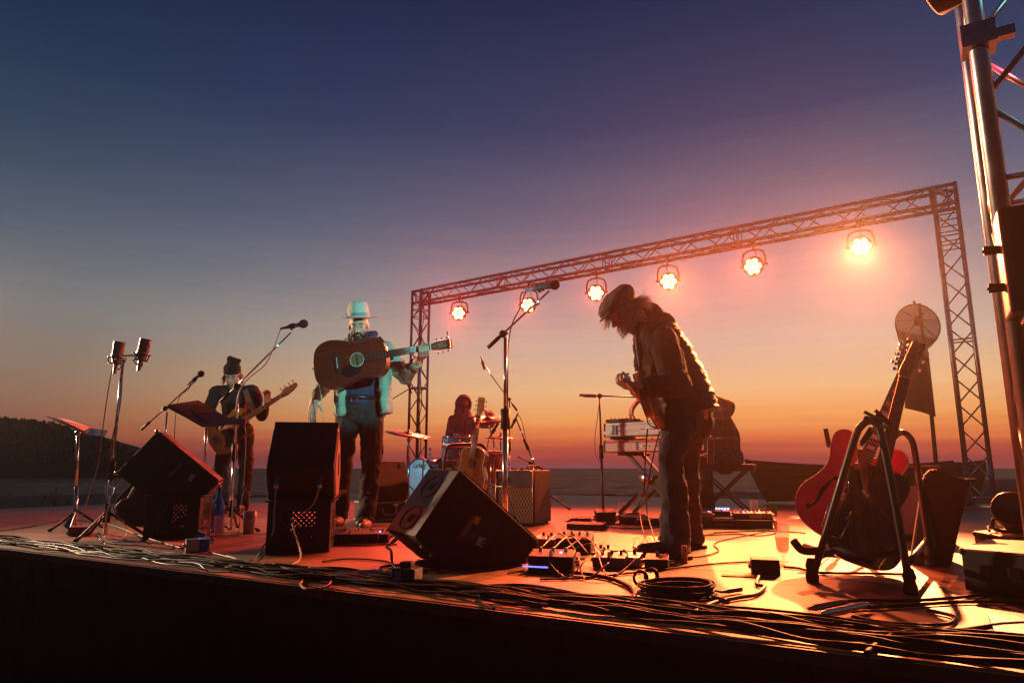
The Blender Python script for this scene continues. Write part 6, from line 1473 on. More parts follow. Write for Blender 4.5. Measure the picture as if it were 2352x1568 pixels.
# drum microphones
Yo = 8.3; tp = D(1170, 915, Yo); mic_stand('drum overhead stand half hidden behind the tall centre stand', V((tp.x, Yo, 0)), tp, D(1114, 842, Yo), D(1188, 943, Yo), kind='tripod', group='drum microphone stands')
vocal_mic('slim pencil microphone pointing down over the drum kit, top of its boom', D(1107, 826, Yo), D(1112, 846, Yo), r=.012, head=.012, foam=False, group='drum microphones')
tp = D(1186, 962, 7.2); mic_stand('slanted microphone stand right of the tall centre stand', D(1238, 1095, 6.9), tp, None, None, kind='none', group='drum microphone stands', r=.010)
vocal_mic('small dark microphone on the slanted stand right of the centre stand', D(1186, 957, 7.2), D(1176, 978, 7.2), r=.011, head=.017, foam=False, group='drum microphones')
cable([D(1187, 956, 7.2), D(1193, 955, 7.2), D(1201, 975, 7.15), D(1207, 1005, 7.1), D(1225, 1060, 6.95), D(1236, 1092, 6.9)], .0036, 'cable arching beside the slanted microphone stand')
tp = D(915, 910, 8.6); mic_stand('boom stand behind the singer with a microphone before the truss leg', V((D(880, 930, 8.6).x, 8.6, 0)), D(882, 928, 8.6), D(939, 893, 8.55), D(872, 934, 8.6), kind='tripod', group='drum microphone stands')
vocal_mic('slim microphone tilted down before the left truss leg', D(934, 868, 8.5), D(943, 899, 8.5), r=.012, head=.016, foam=False, group='drum microphones')
vocal_mic('black drum microphone angled up right of the sunburst guitar head', D(1128, 998, 7.9), D(1142, 975, 7.9), r=.013, head=.018, foam=False, group='drum microphones')
mb = MB(); mb.tube([D(1128, 998, 7.9), D(1122, 1012, 7.95), D(1118, 1030, 8.0)], .008, 6); tag(mb.build('drum_mic_clamp', m_chrome, origin=D(1128, 998, 7.9)), 'small chrome arm holding the drum microphone on the floor tom', 'clamp')
vocal_mic('short black microphone beside the sunburst guitar headstock', D(1098, 948, 7.9), D(1108, 938, 7.9), r=.016, head=.018, foam=False, group='drum microphones')
mb = MB(); mb.tube([D(1098, 948, 7.9), D(1093, 975, 8.1), D(1092, 1000, 8.15)], .007, 6); tag(mb.build('drum_mic_clamp', m_chrome, origin=D(1098, 948, 7.9)), 'thin chrome arm rising from the snare to a black microphone', 'clamp')
vocal_mic('small microphone low over the rack tom at its left rim', D(1034, 992, 8.0), D(1040, 1003, 8.0), r=.012, head=.015, foam=False, group='drum microphones')
mb = MB(); mb.tube(spline([D(1034, 992, 8.0), D(1036, 976, 8.02), D(1043, 984, 8.05), D(1036, 1002, 8.1)], 4), .005, 5); tag(mb.build('drum_mic_clamp', m_black, origin=D(1034, 992, 8.0)), 'curved black gooseneck holding the small microphone at the tom rim', 'clamp')
mic_stand('low boom stand slanting behind the diamond grille amplifier', D(1260, 1120, 7.6)*V((1, 1, 0)), D(1218, 1063, 7.6), D(1188, 1048, 7.6), D(1250, 1078, 7.6), kind='tripod', group='drum microphone stands')
# keyboard vocal stand
bk = G(1386, 1193); tp = D(1377, 914, bk.y); t_ = mic_stand('black boom microphone stand in front of the keyboards', bk, tp, D(1470, 912, bk.y-.05), D(1331, 907, bk.y+.05), kind='round', r=.012, up=.009, mat=m_black_metal)
mb = MB(); mb.tube([D(1340, 908, bk.y+.03), D(1370, 909, bk.y)], .016, 8); mb.build('counterweight', m_black, t_)
cable([D(1377, 918, bk.y-.02), D(1372, 960, bk.y-.03), D(1366, 1010, bk.y-.03), D(1369, 1045, bk.y-.03), D(1379, 1060, bk.y-.02)], .0036, 'cable bowing out beside the keyboard microphone stand', None, m_pale)
# slim microphone standing up behind the red guitar
bg = V((D(1914, 1040, 3.75).x, 3.75, 0)); t_ = mic_stand('short stand behind the red guitar with its slim black boom tail up', bg, D(1914, 1060, 3.75), D(1910, 1052, 3.75), D(1896, 984, 3.75), kind='round', r=.010)
# ------------------------------------------------------------------ music stands
def music_stand(label, base, top, leaves, sheet=None, bracket=None, tri=True):
    t_ = thing('music_stand', label, 'music stand', base, 'music stands')
    mid = V(base).lerp(V(top), .45); mb = MB(); mb.tube([V(base) + Z*.02, mid], .0135, 10); mb.build('lower_tube', m_chrome, t_)
    mb = MB(); mb.tube([mid, V(top)], .010, 10); mb.build('upper_tube', m_chrome, t_)
    mb = MB(); mb.ball(V(top), .022, n=10, m=7); mb.build('swivel', m_steel, t_); tripod(V(base), t_, .15, .20, .9, m_black_metal, .009)
    for q in leaves:
        nn_ = (q[1]-q[0]).cross(q[2]-q[0]).normalized(); mb = MB(); mb.prism(q, nn_*.003); mb.build('desk', m_black_metal, t_)
    if bracket: mb = MB(); nn_ = (bracket[1]-bracket[0]).cross(bracket[2]-bracket[0]).normalized(); mb.prism(bracket, nn_*.004); mb.build('bracket', M('bracket_steel', (.16, .19, .20), .3, .8), t_)
    return t_
b0 = G(172, 1222); Ym = b0.y
lf = [D(105, 955, Ym-.14), D(158, 966, Ym+.22), D(209, 983, Ym+.12), D(193, 994, Ym-.16)]; rf = [D(209, 983, Ym+.12), D(248, 988, Ym+.12), D(240, 1002, Ym-.14), D(195, 998, Ym-.16)]
music_stand('chrome music stand at far left holding a pale sheet', b0, D(179, 994, Ym), [lf, rf])
mb = MB(); nn_ = (lf[1]-lf[0]).cross(lf[2]-lf[0]).normalized(); nn_ = nn_ if nn_.z > 0 else -nn_
mb.prism([p + nn_*.0045 for p in (D(129, 960.5, Ym-.04), D(158, 966, Ym+.20), D(207, 983, Ym+.10), D(192, 991, Ym-.12))], nn_*.0012); tag(mb.build('sheet_music', m_paper, origin=lf[0]), 'pale sheet lying on the far left music stand', 'sheet of paper')
b0 = G(466, 1222); Ym = b0.y
lf = [D(381, 934, Ym-.15), D(457, 922, Ym+.18), D(500, 945, Ym+.16), D(425, 957, Ym-.16)]; rf = [D(425, 957, Ym-.16), D(500, 945, Ym+.16), D(548, 973, Ym+.12), D(465, 980, Ym-.18)]
music_stand('chrome music stand in the middle left with dark open desk seen from below', b0, D(474, 967, Ym), [lf, rf], bracket=[D(432, 938, Ym-.20), D(497, 977, Ym-.22), D(474, 977, Ym-.20), D(458, 968, Ym-.20)])
mb = MB(); q = [p + V((0, 0, .010)) for p in (D(384, 935, Ym-.12), D(455, 924, Ym+.14), D(497, 946, Ym+.12), D(426, 956, Ym-.12))]; mb.prism(q, Z*.008); tag(mb.build('music_folder', M('brown_folder', (.12, .075, .045), .6), origin=q[0]), 'thin brown folder on the middle left music stand', 'folder')

# ------------------------------------------------------------------ boat and marker buoy at the back
m_hull = wood('weathered_hull', (.075, .050, .036), (.035, .022, .016), .75, (2, 2, 40), .2)
bow = D(1727, 1060, 8.75); keel = D(1768, 1163, 8.75); bd = V((.93, .10, 0)).normalized(); bs_ = V((-bd.y, bd.x, 0)); Lb = 3.1
t_ = thing('rowing_boat', 'dark wooden rowing boat with high pointed bow at the back right of the stage', 'boat', V((bow.x + 1.4, 9.0, 0)))
n_st = 18; W_ = lambda f: .42*math.sin(min(1, f*1.15+.02)*PI/2)**.8*(1 if f < .7 else 1 - .35*(f-.7)/.3)
cb = V((bow.x, 8.95, 0)); zt = lambda f: .53 - .30*f + .30*f*f; zb = lambda f: .03 + .0*f
def hull(f, k, sgn):   # k 0 gunwale .. 1 keel
    x0 = .30*k*max(0, 1 - f*3.2) if False else 0
    base = cb + bd*(f*Lb + k*.26*(1-f)) ; w = W_(f)*(1 - k**1.8)
    return base + bs_*sgn*w + Z*(zt(f) + (zb(f) - zt(f))*k)
for sgn in (-1, 1):
    for s_i in range(5):                         # each strake overlaps the one below
        mb = MB(); k0, k1 = s_i/5, (s_i+1)/5 + .02; o = bs_*sgn*(.006*(5-s_i)/5 + .004)
        vs = []
        for i in range(n_st+1): f = i/n_st; vs += [hull(f, k0, sgn) + o*.4, hull(f, min(k1, 1), sgn) + o]
        mb.add(vs, [(2*i, 2*i+1, 2*i+3, 2*i+2) for i in range(n_st)], True); oo = mb.build('plank', m_hull, t_); md = oo.modifiers.new('t', 'SOLIDIFY'); md.thickness = .012
    mb = MB(); mb.tube([hull(i/n_st, 0, sgn) + Z*.01 for i in range(n_st+1)], .018, 6); mb.build('gunwale', m_hull, t_)
mb = MB(); mb.tube([hull(0, 0, 1) + Z*.03, hull(0, .5, 1), hull(0, 1, 1)], [.022, .024, .026], 6); mb.build('stem_post', m_hull, t_)
mb = MB(); tr_ = [hull(1, k/6, -1) for k in range(7)] + [hull(1, k/6, 1) for k in range(5, -1, -1)]; mb.prism(tr_, bd*.03); mb.build('transom', m_hull, t_)
for f in (.4, .75): mb = MB(); p = (hull(f, .25, 1) + hull(f, .25, -1))/2; mb.box(p, (.22, W_(f)*1.7, .025), Matrix((bd, bs_, Z)).transposed()); mb.build('thwart', m_hull, t_)
# radar reflector marker pole with flag
Yp = 8.45; pb, ptop = D(2157, 1140, Yp), D(2112, 697, Yp); pb.z = .02
m_net = M('reflector_mesh', (.07, .013, .011), .9, alpha=.86)
t_ = thing('marker_buoy_pole', 'tall marker pole with round mesh reflector and dark flag behind the guitars', 'marker pole', pb)
mb = MB(); mb.tube([pb, D(2135, 905, Yp), ptop], [.026, .022, .018], 10); mb.build('pole', M('dark_pole', (.05, .025, .02), .6), t_)
hcn = D(2108, 747, Yp); hr = 51.5/F*Yp/.985
mb = MB(); loop = [hcn + V((hr*math.cos(a*PI/24), 0, hr*.96*math.sin(a*PI/24))) for a in range(48)]
mb.tube(loop, .009, 6, closed=True); mb.tube([hcn + V((-hr*.98, 0, -hr*.15)), D(2069, 800, Yp), D(2072, 838, Yp)], .008, 6); mb.tube([hcn + V((hr*.80, 0, -hr*.60)), D(2137, 795, Yp), D(2130, 800, Yp)], .008, 6)
for a in (.25, .95, 2.3, 2.95, 3.95, 5.6): mb.tube([hcn + V((.0, .0, hr*.25)), hcn + V((hr*math.cos(a), 0, hr*.96*math.sin(a)))], .006, 5)
mb.ball(hcn + V((.0, 0, hr*.2)), (.045, .03, .07), n=10, m=7); mb.tube([hcn + V((0, 0, hr*.95)), hcn + V((-.02, 0, hr*1.12))], .014, 6); mb.build('hoop', M('reflector_frame', (.07, .022, .02), .6), t_)
mb = MB(); mb.lathe([(.001, 0), (hr, 0)], hcn + V((0, .004, 0)), (0, -1, 0), 40)
mb.add([hcn + V((-hr*.97, .004, -hr*.2)), hcn + V((hr*.78, .004, -hr*.62)), D(2132, 800, Yp), D(2130, 835, Yp), D(2072, 838, Yp), D(2069, 800, Yp)], [(0, 1, 2, 3, 4, 5)]); mb.build('mesh_panel', m_net, t_)
fl = [D(2132, 806, Yp), D(2149, 957, Yp), D(2082, 936, Yp), D(2084, 880, Yp), D(2095, 818, Yp)]
mb = MB(); nx_, ny_ = 8, 10; vs = []
for j in range(ny_+1):
    for i in range(nx_+1):
        f = i/nx_; g_ = j/ny_; a = fl[0].lerp(fl[1], g_); b_ = (fl[4].lerp(fl[3], g_/.5) if g_ < .5 else fl[3].lerp(fl[2], (g_-.5)/.5)); p = a.lerp(b_, f); p.y += .04*math.sin(f*5+g_*3)*f; vs.append(p)
mb.add(vs, [(j*(nx_+1)+i, j*(nx_+1)+i+1, (j+1)*(nx_+1)+i+1, (j+1)*(nx_+1)+i) for j in range(ny_) for i in range(nx_)], True); o = mb.build('flag', M('black_flag', (.035, .012, .016), .85), t_); md = o.modifiers.new('t', 'SOLIDIFY'); md.thickness = .004

# ------------------------------------------------------------------ bottle, cups, can
def cup(label, base, r0, r1, h, mat, cat='glass', fill=None, frac=.5, wall=.003, nm='drinking_glass', grp=None):
    t_ = thing(nm, label, cat, base, grp); b_ = V(base) + Z*.001
    mb = MB(); mb.lathe([(.001, 0), (r0, 0), (r1, h), (r1-wall, h), (r0-wall, .006), (.001, .006)], b_, Z, 28); mb.build('wall', mat, t_)
    if fill: rr = r0 + (r1-r0)*frac; mb = MB(); mb.lathe([(.001, .007), (r0-wall-.0008, .007), (rr-wall-.0008, h*frac), (.001, h*frac)], b_, Z, 28); mb.build('drink', fill, t_)
    return t_
m_bottle = M('blue_bottle_glass', (.02, .17, .62), .08, var=.02, rv=.01, alpha=.80, coat=.6)
pb_ = G(497, 1222); t_ = thing('bottle', 'blue glass swing top bottle beside the pint glass', 'bottle', pb_)
mb = MB(); mb.lathe([(.001, .001), (.040, .001), (.042, .01), (.042, .165), (.036, .205), (.018, .25), (.014, .27), (.0135, .295), (.017, .30), (.017, .312), (.001, .313)], pb_, Z, 28); mb.build('glass_body', m_bottle, t_)
mb = MB(); mb.cyl(pb_ + Z*.313, pb_ + Z*.33, .012, .014, 14); mb.build('stopper', m_white, t_)
mb = MB(); mb.tube([pb_ + V((.015, 0, .32)), pb_ + V((.022, 0, .30)), pb_ + V((.018, 0, .28))], .0015, 4); mb.tube([pb_ + V((-.015, 0, .32)), pb_ + V((-.022, 0, .30)), pb_ + V((-.018, 0, .28))], .0015, 4); mb.build('wire_bail', m_chrome, t_)
m_water = M('water', (.6, .6, .62), .05, alpha=.25, var=.01, rv=.01); m_beer = M('dark_beer', (.05, .018, .01), .1, var=.05); m_frost = M('frosted_plastic', (.80, .66, .58), .5, trans=.35, var=.04)
cup('clear tumbler of water in front of the blue bottle', G(503, 1228), .033, .040, .125, m_glass, fill=m_water, frac=.6)
pc = G(571, 1224); t_ = cup('pint cup with a red V mark and dark beer inside', pc, .036, .048, .150, m_frost, fill=m_beer, frac=.5, cat='cup', nm='pint_cup')
mb = MB(); vd = V((pc.x, pc.y, 0)).normalized(); tx_ = V((vd.y, -vd.x, 0))
for sg in (1, -1): p = pc + Z*.098 - vd*.0452; mb.prism([p + tx_*sg*.004, p + tx_*sg*.009, p + tx_*sg*.017 + Z*.026 - vd*.0025, p + tx_*sg*.009 + Z*.026 - vd*.002], -vd*.001)
mb.build('emblem', M('red_print', (.45, .03, .03), .5), t_)
gp = G(1800, 1290); t_ = thing('footed_glass', 'footed glass of pale drink standing on the bright floor before the guitars', 'glass', gp)
mb = MB(); mb.lathe([(.001, .001), (.030, .001), (.032, .005), (.010, .012), (.009, .02), (.013, .026), (.009, .032), (.024, .042), (.030, .06), (.040, .185), (.0375, .185), (.0275, .062), (.020, .046), (.001, .046)], gp, Z, 32); mb.build('wall', m_glass, t_)
mb = MB(); mb.lathe([(.001, .047), (.019, .047), (.0268, .063), (.032, .115), (.001, .115)], gp, Z, 28); mb.build('drink', M('pale_cider', (.75, .55, .30), .1, alpha=.5, rv=.01), t_)
cup('clear tumbler among pedals under the keyboards', G(1430, 1186), .034, .042, .13, m_glass, fill=m_water, frac=.35)
cup('clear tumbler standing behind the long pedalboard', G(1733, 1181), .034, .042, .14, m_glass, fill=m_water, frac=.4)
cp_ = G(1777, 1183); t_ = thing('drink_can', 'bright green drink can behind the right end of the pedalboard', 'can', cp_)
mb = MB(); mb.lathe([(.001, .001), (.026, .001), (.033, .012), (.033, .105), (.027, .12), (.001, .118)], cp_, Z, 24); mb.build('body', M('green_can', (.12, .55, .08), .35, .3), t_)
mb = MB(); mb.lathe([(.028, .118), (.028, .1225), (.022, .121), (.001, .120)], cp_, Z, 24); mb.build('rim', m_chrome, t_)

# ------------------------------------------------------------------ boxes and pedals on the floor
def pedal(label, c, ang, size, mat, knobs=3, sw=True, led=None, cat='effects pedal', grp='effects pedals', name='effects_pedal'):
    c = V(c); Mx = rz(ang); t_ = thing(name, label, cat, c, grp); w, d_, h = size
    poly = [c + Mx @ V((-w/2, -d_/2, .003)), c + Mx @ V((-w/2, d_/2, .003)), c + Mx @ V((-w/2, d_/2, h)), c + Mx @ V((-w/2, -d_/2, h*.78))]
    mb = MB(); mb.prism(poly, Mx @ V((w, 0, 0))); mb.build('case', mat, t_, .003)
    for i in range(knobs):
        p = c + Mx @ V((-w/2 + w*(i+.7)/(knobs+.4), d_*.25, h*.94)); mb = MB(); mb.cyl(p, p + Z*.016, .0085, .007, 10); mb.build('control_knob', m_black if mat != m_black else m_bone, t_)
    if sw: p = c + Mx @ V((0, -d_*.28, h*.83)); mb = MB(); mb.cyl(p, p + Z*.012, .008, n=10); mb.cyl(p + Z*.012, p + Z*.020, .006, .005, 10); mb.build('footswitch', m_chrome, t_)
    if led: p = c + Mx @ V((w*.2, -d_*.05, h*.90)); mb = MB(); mb.ball(p, .0055, n=8, m=6); mb.build('led', led, t_)
    for sg in (-1, 1): p = c + Mx @ V((sg*w/2, d_*.1, h*.45)); mb = MB(); mb.cyl(p, p + Mx @ V((sg*.022, 0, 0)), .008, n=8); mb.build('jack_plug', m_steel, t_)
    return t_
m_bled = M('blue_led', (.1, .2, 1), emis=(.12, .25, 1), es=7); m_rled = M('red_led', (1, .05, .02), emis=(1, .05, .02), es=5); m_bled.cycles.emission_sampling = 'NONE'; m_rled.cycles.emission_sampling = 'NONE'
m_pr, m_pg, m_ps, m_po = M('red_pedal', (.25, .03, .025), .4), M('grey_pedal', (.16, .15, .15), .4, .3), M('silver_pedal', (.45, .43, .40), .35, .6), M('ochre_pedal', (.40, .22, .05), .4)
# singer's pedals
c = G(795, 1250); pedal('long low black pedal case between the middle crate and the singer', c + V((0, .12, 0)), R(8), (.34, .22, .075), m_black, 4, True, None)
c = G(850, 1247); t_ = pedal('black multi knob pedal at the singer feet with glinting knobs', c + V((0, .10, 0)), R(4), (.20, .16, .065), m_black, 7, True, m_bled)
cable([c + V((-.10, .1, .04)), c + V((-.15, .02, .05)), c + V((-.15, -.10, .008)), c + V((-.02, -.13, .006)), c + V((.18, -.10, .006))], .005, 'orange cable curling round the singer pedal', None, M('orange_cable', (.5, .12, .04), .5))
# centre cluster right of the front wedge
pedal('black pedal with a blue light strip, nearest the front wedge', G(1262, 1318) + V((.02, .12, 0)), R(-12), (.20, .13, .085), m_black, 3, True, m_bled)
mb = MB(); p = G(1230, 1305, .05); mb.box(p + V((.0, .05, .0)), (.11, .004, .005), rz(R(-20))); tag(mb.build('light_strip', M('blue_strip', (.1, .15, 1), emis=(.10, .14, 1.0), es=3), origin=p), 'thin glowing blue light strip on the pedal beside the front wedge', 'light strip')
pedal('red pedal tucked right behind the front wedge corner', G(1245, 1268) + V((.05, .12, 0)), R(-20), (.16, .12, .08), m_pr, 3, True, None)
pedal('large black pedal with several knobs at the back of the centre cluster', G(1325, 1274) + V((0, .10, 0)), R(-15), (.19, .13, .10), m_black, 4, True, m_rled)
pedal('low black pedal in the middle of the cables of the centre cluster', G(1305, 1300) + V((0, .08, 0)), R(-5), (.13, .11, .05), m_black, 2, True, None)
pedal('grey pedal in front of the flat silver one', G(1408, 1306) + V((0, .07, 0)), R(-20), (.15, .11, .06), m_pg, 3, True, None)
pedal('flat silver pedal at the right end of the centre cluster', G(1440, 1303) + V((.02, .08, 0)), R(-20), (.12, .12, .055), m_ps, 2, True, None)
pedal('small square pedal behind the grey one in the centre cluster', G(1395, 1290) + V((0, .10, 0)), R(-8), (.09, .12, .055), m_pg, 2, True, None)
pedal('black rocker pedal just under the toe of the hunched man', G(1515, 1306) + V((0, .05, 0)), R(-15), (.105, .13, .055), m_black, 1, False, None)
pedal('dark tilted pedal behind the rocker pedal at the hunched man boot', G(1508, 1286) + V((-.05, .06, 0)), R(10), (.08, .11, .06), m_po, 1, False, None)
mb = MB(); mb.cyl(G(1573, 1293) + Z*.001, G(1573, 1293) + Z*.082, .014, .013, 16); tag(mb.build('slide_tube', M('tan_tube', (.42, .15, .08), .4), origin=G(1573, 1293)), 'short tan tube standing on the floor behind the hunched man heel', 'tube')
# keyboard player's floor boxes
for lab, (u, v), sz, mt, kn in (('black power strip box left of the keyboard stand feet', (1335, 1204), (.16, .10, .06), m_black, 0), ('upright black box at the foot of the keyboard microphone stand', (1392, 1200), (.16, .14, .11), m_black, 0), ('ochre pedal beside the keyboard microphone stand', (1410, 1196), (.09, .12, .06), m_po, 2),
                            ('wide black volume pedal under the red piano', (1460, 1203), (.22, .16, .07), m_black, 0), ('black pedal in front of the keyboard stand foot bar', (1495, 1206), (.20, .10, .05), m_black, 1), ('low black box in the dark under the crossed keyboard legs', (1350, 1216), (.28, .14, .05), m_black, 0)):
    pedal(lab, G(u, v) + V((0, .06, 0)), R(random.uniform(-25, 10)), sz, mt, kn, kn > 0, None)
# the long pedalboard
pA, pB = G(1612, 1213), G(1784, 1216); ep = (pB-pA).normalized(); dp_ = V((-ep.y, ep.x, 0)); Lp = (pB-pA).length; Mp = Matrix((ep, dp_, Z)).transposed()
t_ = thing('pedalboard', 'long black rail pedalboard full of pedals at the back centre right', 'pedalboard', pA)
for k in range(4): mb = MB(); mb.box(pA + ep*Lp/2 + dp_*(.02 + .1*k) + Z*(.055+.012*k), (Lp, .055, .012), Mp, .002); mb.build('rail', m_black_metal, t_)
for x in (.006, Lp-.006): mb = MB(); mb.prism([pA + ep*x + Z*.002, pA + ep*x + dp_*.36 + Z*.002, pA + ep*x + dp_*.36 + Z*.10, pA + ep*x + Z*.062], ep*.012); mb.build('side_plate', m_black_metal, t_)
mb = MB(); mb.box(pA + ep*Lp/2 - dp_*.006 + Z*.034, (Lp, .006, .064), Mp); mb.build('front_plate', m_black, t_)
text('lettering', 'pedaltrain-1', .034, pA + ep*Lp*.33 - dp_*.0095 + Z*.034, ep, Z, M('faint_print', (.10, .07, .065), .5), t_, .0004)
for k, (lab, x, dd_, w_, mt, led) in enumerate((('small blue lit pedal at the left end of the pedalboard', .05, .08, .07, m_pg, m_bled), ('pedal with a row of blue displays on the pedalboard', .17, .22, .12, m_black, m_bled), ('black pedal with blue digits in the middle of the pedalboard', .30, .07, .11, m_black, m_bled),
        ('cream pedal box in the middle of the pedalboard', .40, .10, .10, M('cream_pedal', (.62, .48, .36), .45), None), ('silver pedal right of the cream one on the pedalboard', .52, .18, .08, m_ps, None), ('grey pedal near the right end of the pedalboard', .62, .10, .08, m_pg, m_rled), ('pale pedal at the right end of the pedalboard', .70, .20, .07, m_ps, None))):
    c = pA + ep*min(x, Lp-.05)*1.0 + dp_*(dd_+.03) + Z*(.066 + .04*dd_)
    pedal(lab, c, math.atan2(ep.y, ep.x), (w_, .11, .055), mt, 3, True, led, grp='pedals on the long pedalboard')
mb = MB()
for k in range(5):
    p = pA + ep*(.13 + .022*k) + dp_*.195 + Z*.138; mb.box(p, (.014, .004, .012), Mp)
stuff(tag(mb.build('display', m_bled, origin=pA), 'row of small blue lit displays on the pedalboard', 'display'))
# direct box with blue tape and the power brick near the stage edge
def taped_box(label, c, ang, size, mat, tape=True, cat='direct box', name='direct_box'):
    c = V(c); Mx = rz(ang); t_ = thing(name, label, cat, c); w, d_, h = size
    mb = MB(); mb.box(c + Z*(h/2+.001), size, Mx, .004); mb.build('case', mat, t_)
    if tape: mb = MB(); mb.box(c + Mx @ V((w*.24, 0, h/2+.001)), (w*.38, d_+.004, h+.003), Mx, .002); mb.build('tape', m_tape_blue, t_)
    for sg in (-.25, .25): p = c + Mx @ V((-w/2, d_*sg, h*.5)); mb = MB(); mb.cyl(p, p - Mx @ V((.012, 0, 0)), .009, n=10); mb.build('socket', m_steel, t_)
    return t_
taped_box('grey metal box with blue tape near the left front stage edge', G(428, 1268) + V((.03, .06, 0)), R(28), (.12, .10, .065), m_steel)
t_ = thing('plug_adapter', 'blue plug lying against the taped grey box', 'plug', G(456, 1255)); p = G(456, 1255) + Z*.05; mb = MB(); mb.box(p, (.05, .05, .07), rz(.3) @ Matrix.Rotation(R(25), 3, 'Y'), .004); mb.build('case', m_tape_blue, t_); mb = MB(); d_ = V((.8, .3, -.25)).normalized(); mb.cyl(p + d_*.02, p + d_*.085, .020, .017, 14); mb.build('collar', m_alu, t_)
taped_box('small dark box by the foot of the far left music stand', G(175, 1231) + V((0, .05, 0)), R(10), (.12, .10, .06), m_pr, False)
mb = MB(); mb.box(G(160, 1216) + Z*.05, (.05, .012, .09), Matrix.Rotation(R(35), 3, 'Y'), .002); tag(mb.build('tape_flag', m_tape_blue, origin=G(160, 1216)), 'blue tape flag stuck on the cable by the far left music stand', 'tape')
pp_ = G(930, 1346); t_ = taped_box('blue grey power brick with a pale label on the stage edge', pp_ + V((0, .05, 0)), R(-18), (.10, .075, .062), M('brick_plastic', (.055, .065, .09), .4), False, 'power brick', 'power_brick')
Mx = rz(R(-18)); c = pp_ + V((0, .05, 0)); mb = MB(); mb.box(c + Mx @ V((-.022, -.0385, .034)), (.026, .002, .036), Mx); mb.build('sticker', m_label_grey, t_)
mb = MB(); mb.box(c + Z*.075, (.05, .04, .025), Mx, .005); mb.build('plug', m_black, t_)
taped_box('black stomp box alone on the bright floor before the footed glass', G(1770, 1322) + V((.0, .06, 0)), R(-16), (.115, .11, .065), m_black, False, 'stomp box', 'stomp_box')
mb = MB(); mb.box(G(880, 1262) + V((.1, .1, .004)), (.02, .02, .006)); 
# tape strip on the floor
p = G(1720, 1321); mb = MB(); q = [G(1657, 1317, .003), G(1784, 1322, .003), G(1784, 1325.5, .003), G(1657, 1321.5, .003)]; mb.prism(q, Z*.0012); tag(mb.build('tape_strip', M('masking_tape', (.42, .26, .13), .7), origin=q[0]), 'strip of tan tape stuck on the floor left of the stomp box', 'tape')
# plastic bag scraps by the pedalboard
mb = MB(); rnd = random.Random(4); c = G(1810, 1196); pts = [c + V((.05*k, rnd.uniform(-.04, .04), .012 + rnd.uniform(0, .035))) for k in range(9)]
vs = pts + [p + V((rnd.uniform(-.02, .02), .07, rnd.uniform(-.01, .03))) for p in pts]; mb.add(vs, [(i, i+1, 10+i, 9+i) for i in range(8)], True); tag(mb.build('plastic_bag', M('clear_plastic', (.35, .42, .46), .25, alpha=.8), origin=c), 'crumpled clear plastic bag on the floor behind the red guitar', 'bag')

# ------------------------------------------------------------------ cables
def lay(px, r=.0045, label='', group=None, mat=None, z_=None, jit=0, k=7, name='cable'):
    pts = [G(u, v, 0) + V((random.uniform(-jit, jit), random.uniform(-jit, jit), (r+.001 if z_ is None else z_))) for u, v in px]
    mb = MB(); sp = spline(pts, k); mb.tube(sp, r, 6); return tag(mb.build(name, mat or m_cable, origin=pts[0]), label, 'cable', group)
BUN = 'cables bundled along the front edge'
rnd = random.Random(11)
edge = lambda s_, n_, z_=.006: S(s_, n_, z_)
def bundle(s0, s1, n0, spread, count, label, seedn, r=(.004, .0062), mat=None, lift=.018):
    rn = random.Random(seedn)
    for i in range(count):
        ph, a1, a2 = rn.uniform(0, 6), rn.uniform(.4, 1)*spread, rn.uniform(.2, .6)*spread; o = n0 + rn.uniform(-spread, spread); rr = rn.uniform(*r)
        a, b_ = s0 + rn.uniform(-.3, .3), s1 + rn.uniform(-.3, .3); kk = max(8, int((b_-a)*6)); pts = []
        for j in range(kk+1):
            s_ = a + (b_-a)*j/kk; n_ = o + a1*math.sin(s_*1.7+ph) + a2*math.sin(s_*5.1+ph*2.3) + rn.uniform(-.012, .012)
            pts.append(S(s_, max(n_, 2.005), rr + .001 + max(0, lift*rn.random() - lift*.35)))
        mb = MB(); mb.tube(spline(pts, 5), rr, 6); tag(mb.build('cable', mat or m_cable, origin=pts[0]), label, 'cable', BUN)
bundle(-7.6, -2.2, 2.17, .085, 11, 'dark cable in the loose run along the left front stage edge', 3)
bundle(-2.6, 1.8, 2.14, .075, 15, 'black cable in the thick bundle along the right front stage edge', 5, r=(.0045, .0075), lift=.03)
bundle(-1.2, 2.0, 2.27, .05, 7, 'black cable in the second strand behind the front bundle', 8, lift=.02)
m_bluec = M('blue_cable', (.03, .09, .16), .45)
bundle(-6.2, -2.6, 2.13, .09, 4, 'slate blue cable wandering along the left front stage edge', 12, r=(.004, .005), mat=m_bluec)
# individual runs
lay([(-20, 1222), (60, 1212), (150, 1195), (245, 1205), (330, 1235), (420, 1262)], .005, 'long cable sweeping in from the far left corner of the stage', None, M('red_brown_cable', (.16, .05, .03), .5))
lay([(225, 1222), (232, 1240), (262, 1250), (330, 1255), (400, 1262)], .0045, 'cable lying from the twin stand base towards the taped box')
lay([(1215, 1318), (1300, 1318), (1390, 1330), (1445, 1352), (1458, 1375), (1440, 1392), (1418, 1412)], .0085, 'thick cable curving from the front wedge to the edge bundle', None, None)
lay([(1800, 1305), (1835, 1308), (1880, 1318), (1990, 1320), (2080, 1322)], .006, 'black cable running from the stomp box under the guitar stand')
lay([(1748, 1320), (1738, 1345), (1757, 1352), (1735, 1370), (1690, 1378), (1640, 1390), (1580, 1420)], .0075, 'grey cable snaking from the stomp box past the coiled cable', None, M('dusty_cable', (.10, .075, .06), .5))
lay([(1240, 1333), (1330, 1330), (1450, 1318), (1540, 1308), (1600, 1301), (1650, 1296), (1720, 1292), (1748, 1290)], .0045, 'straight cable crossing the bright floor to the stomp box')
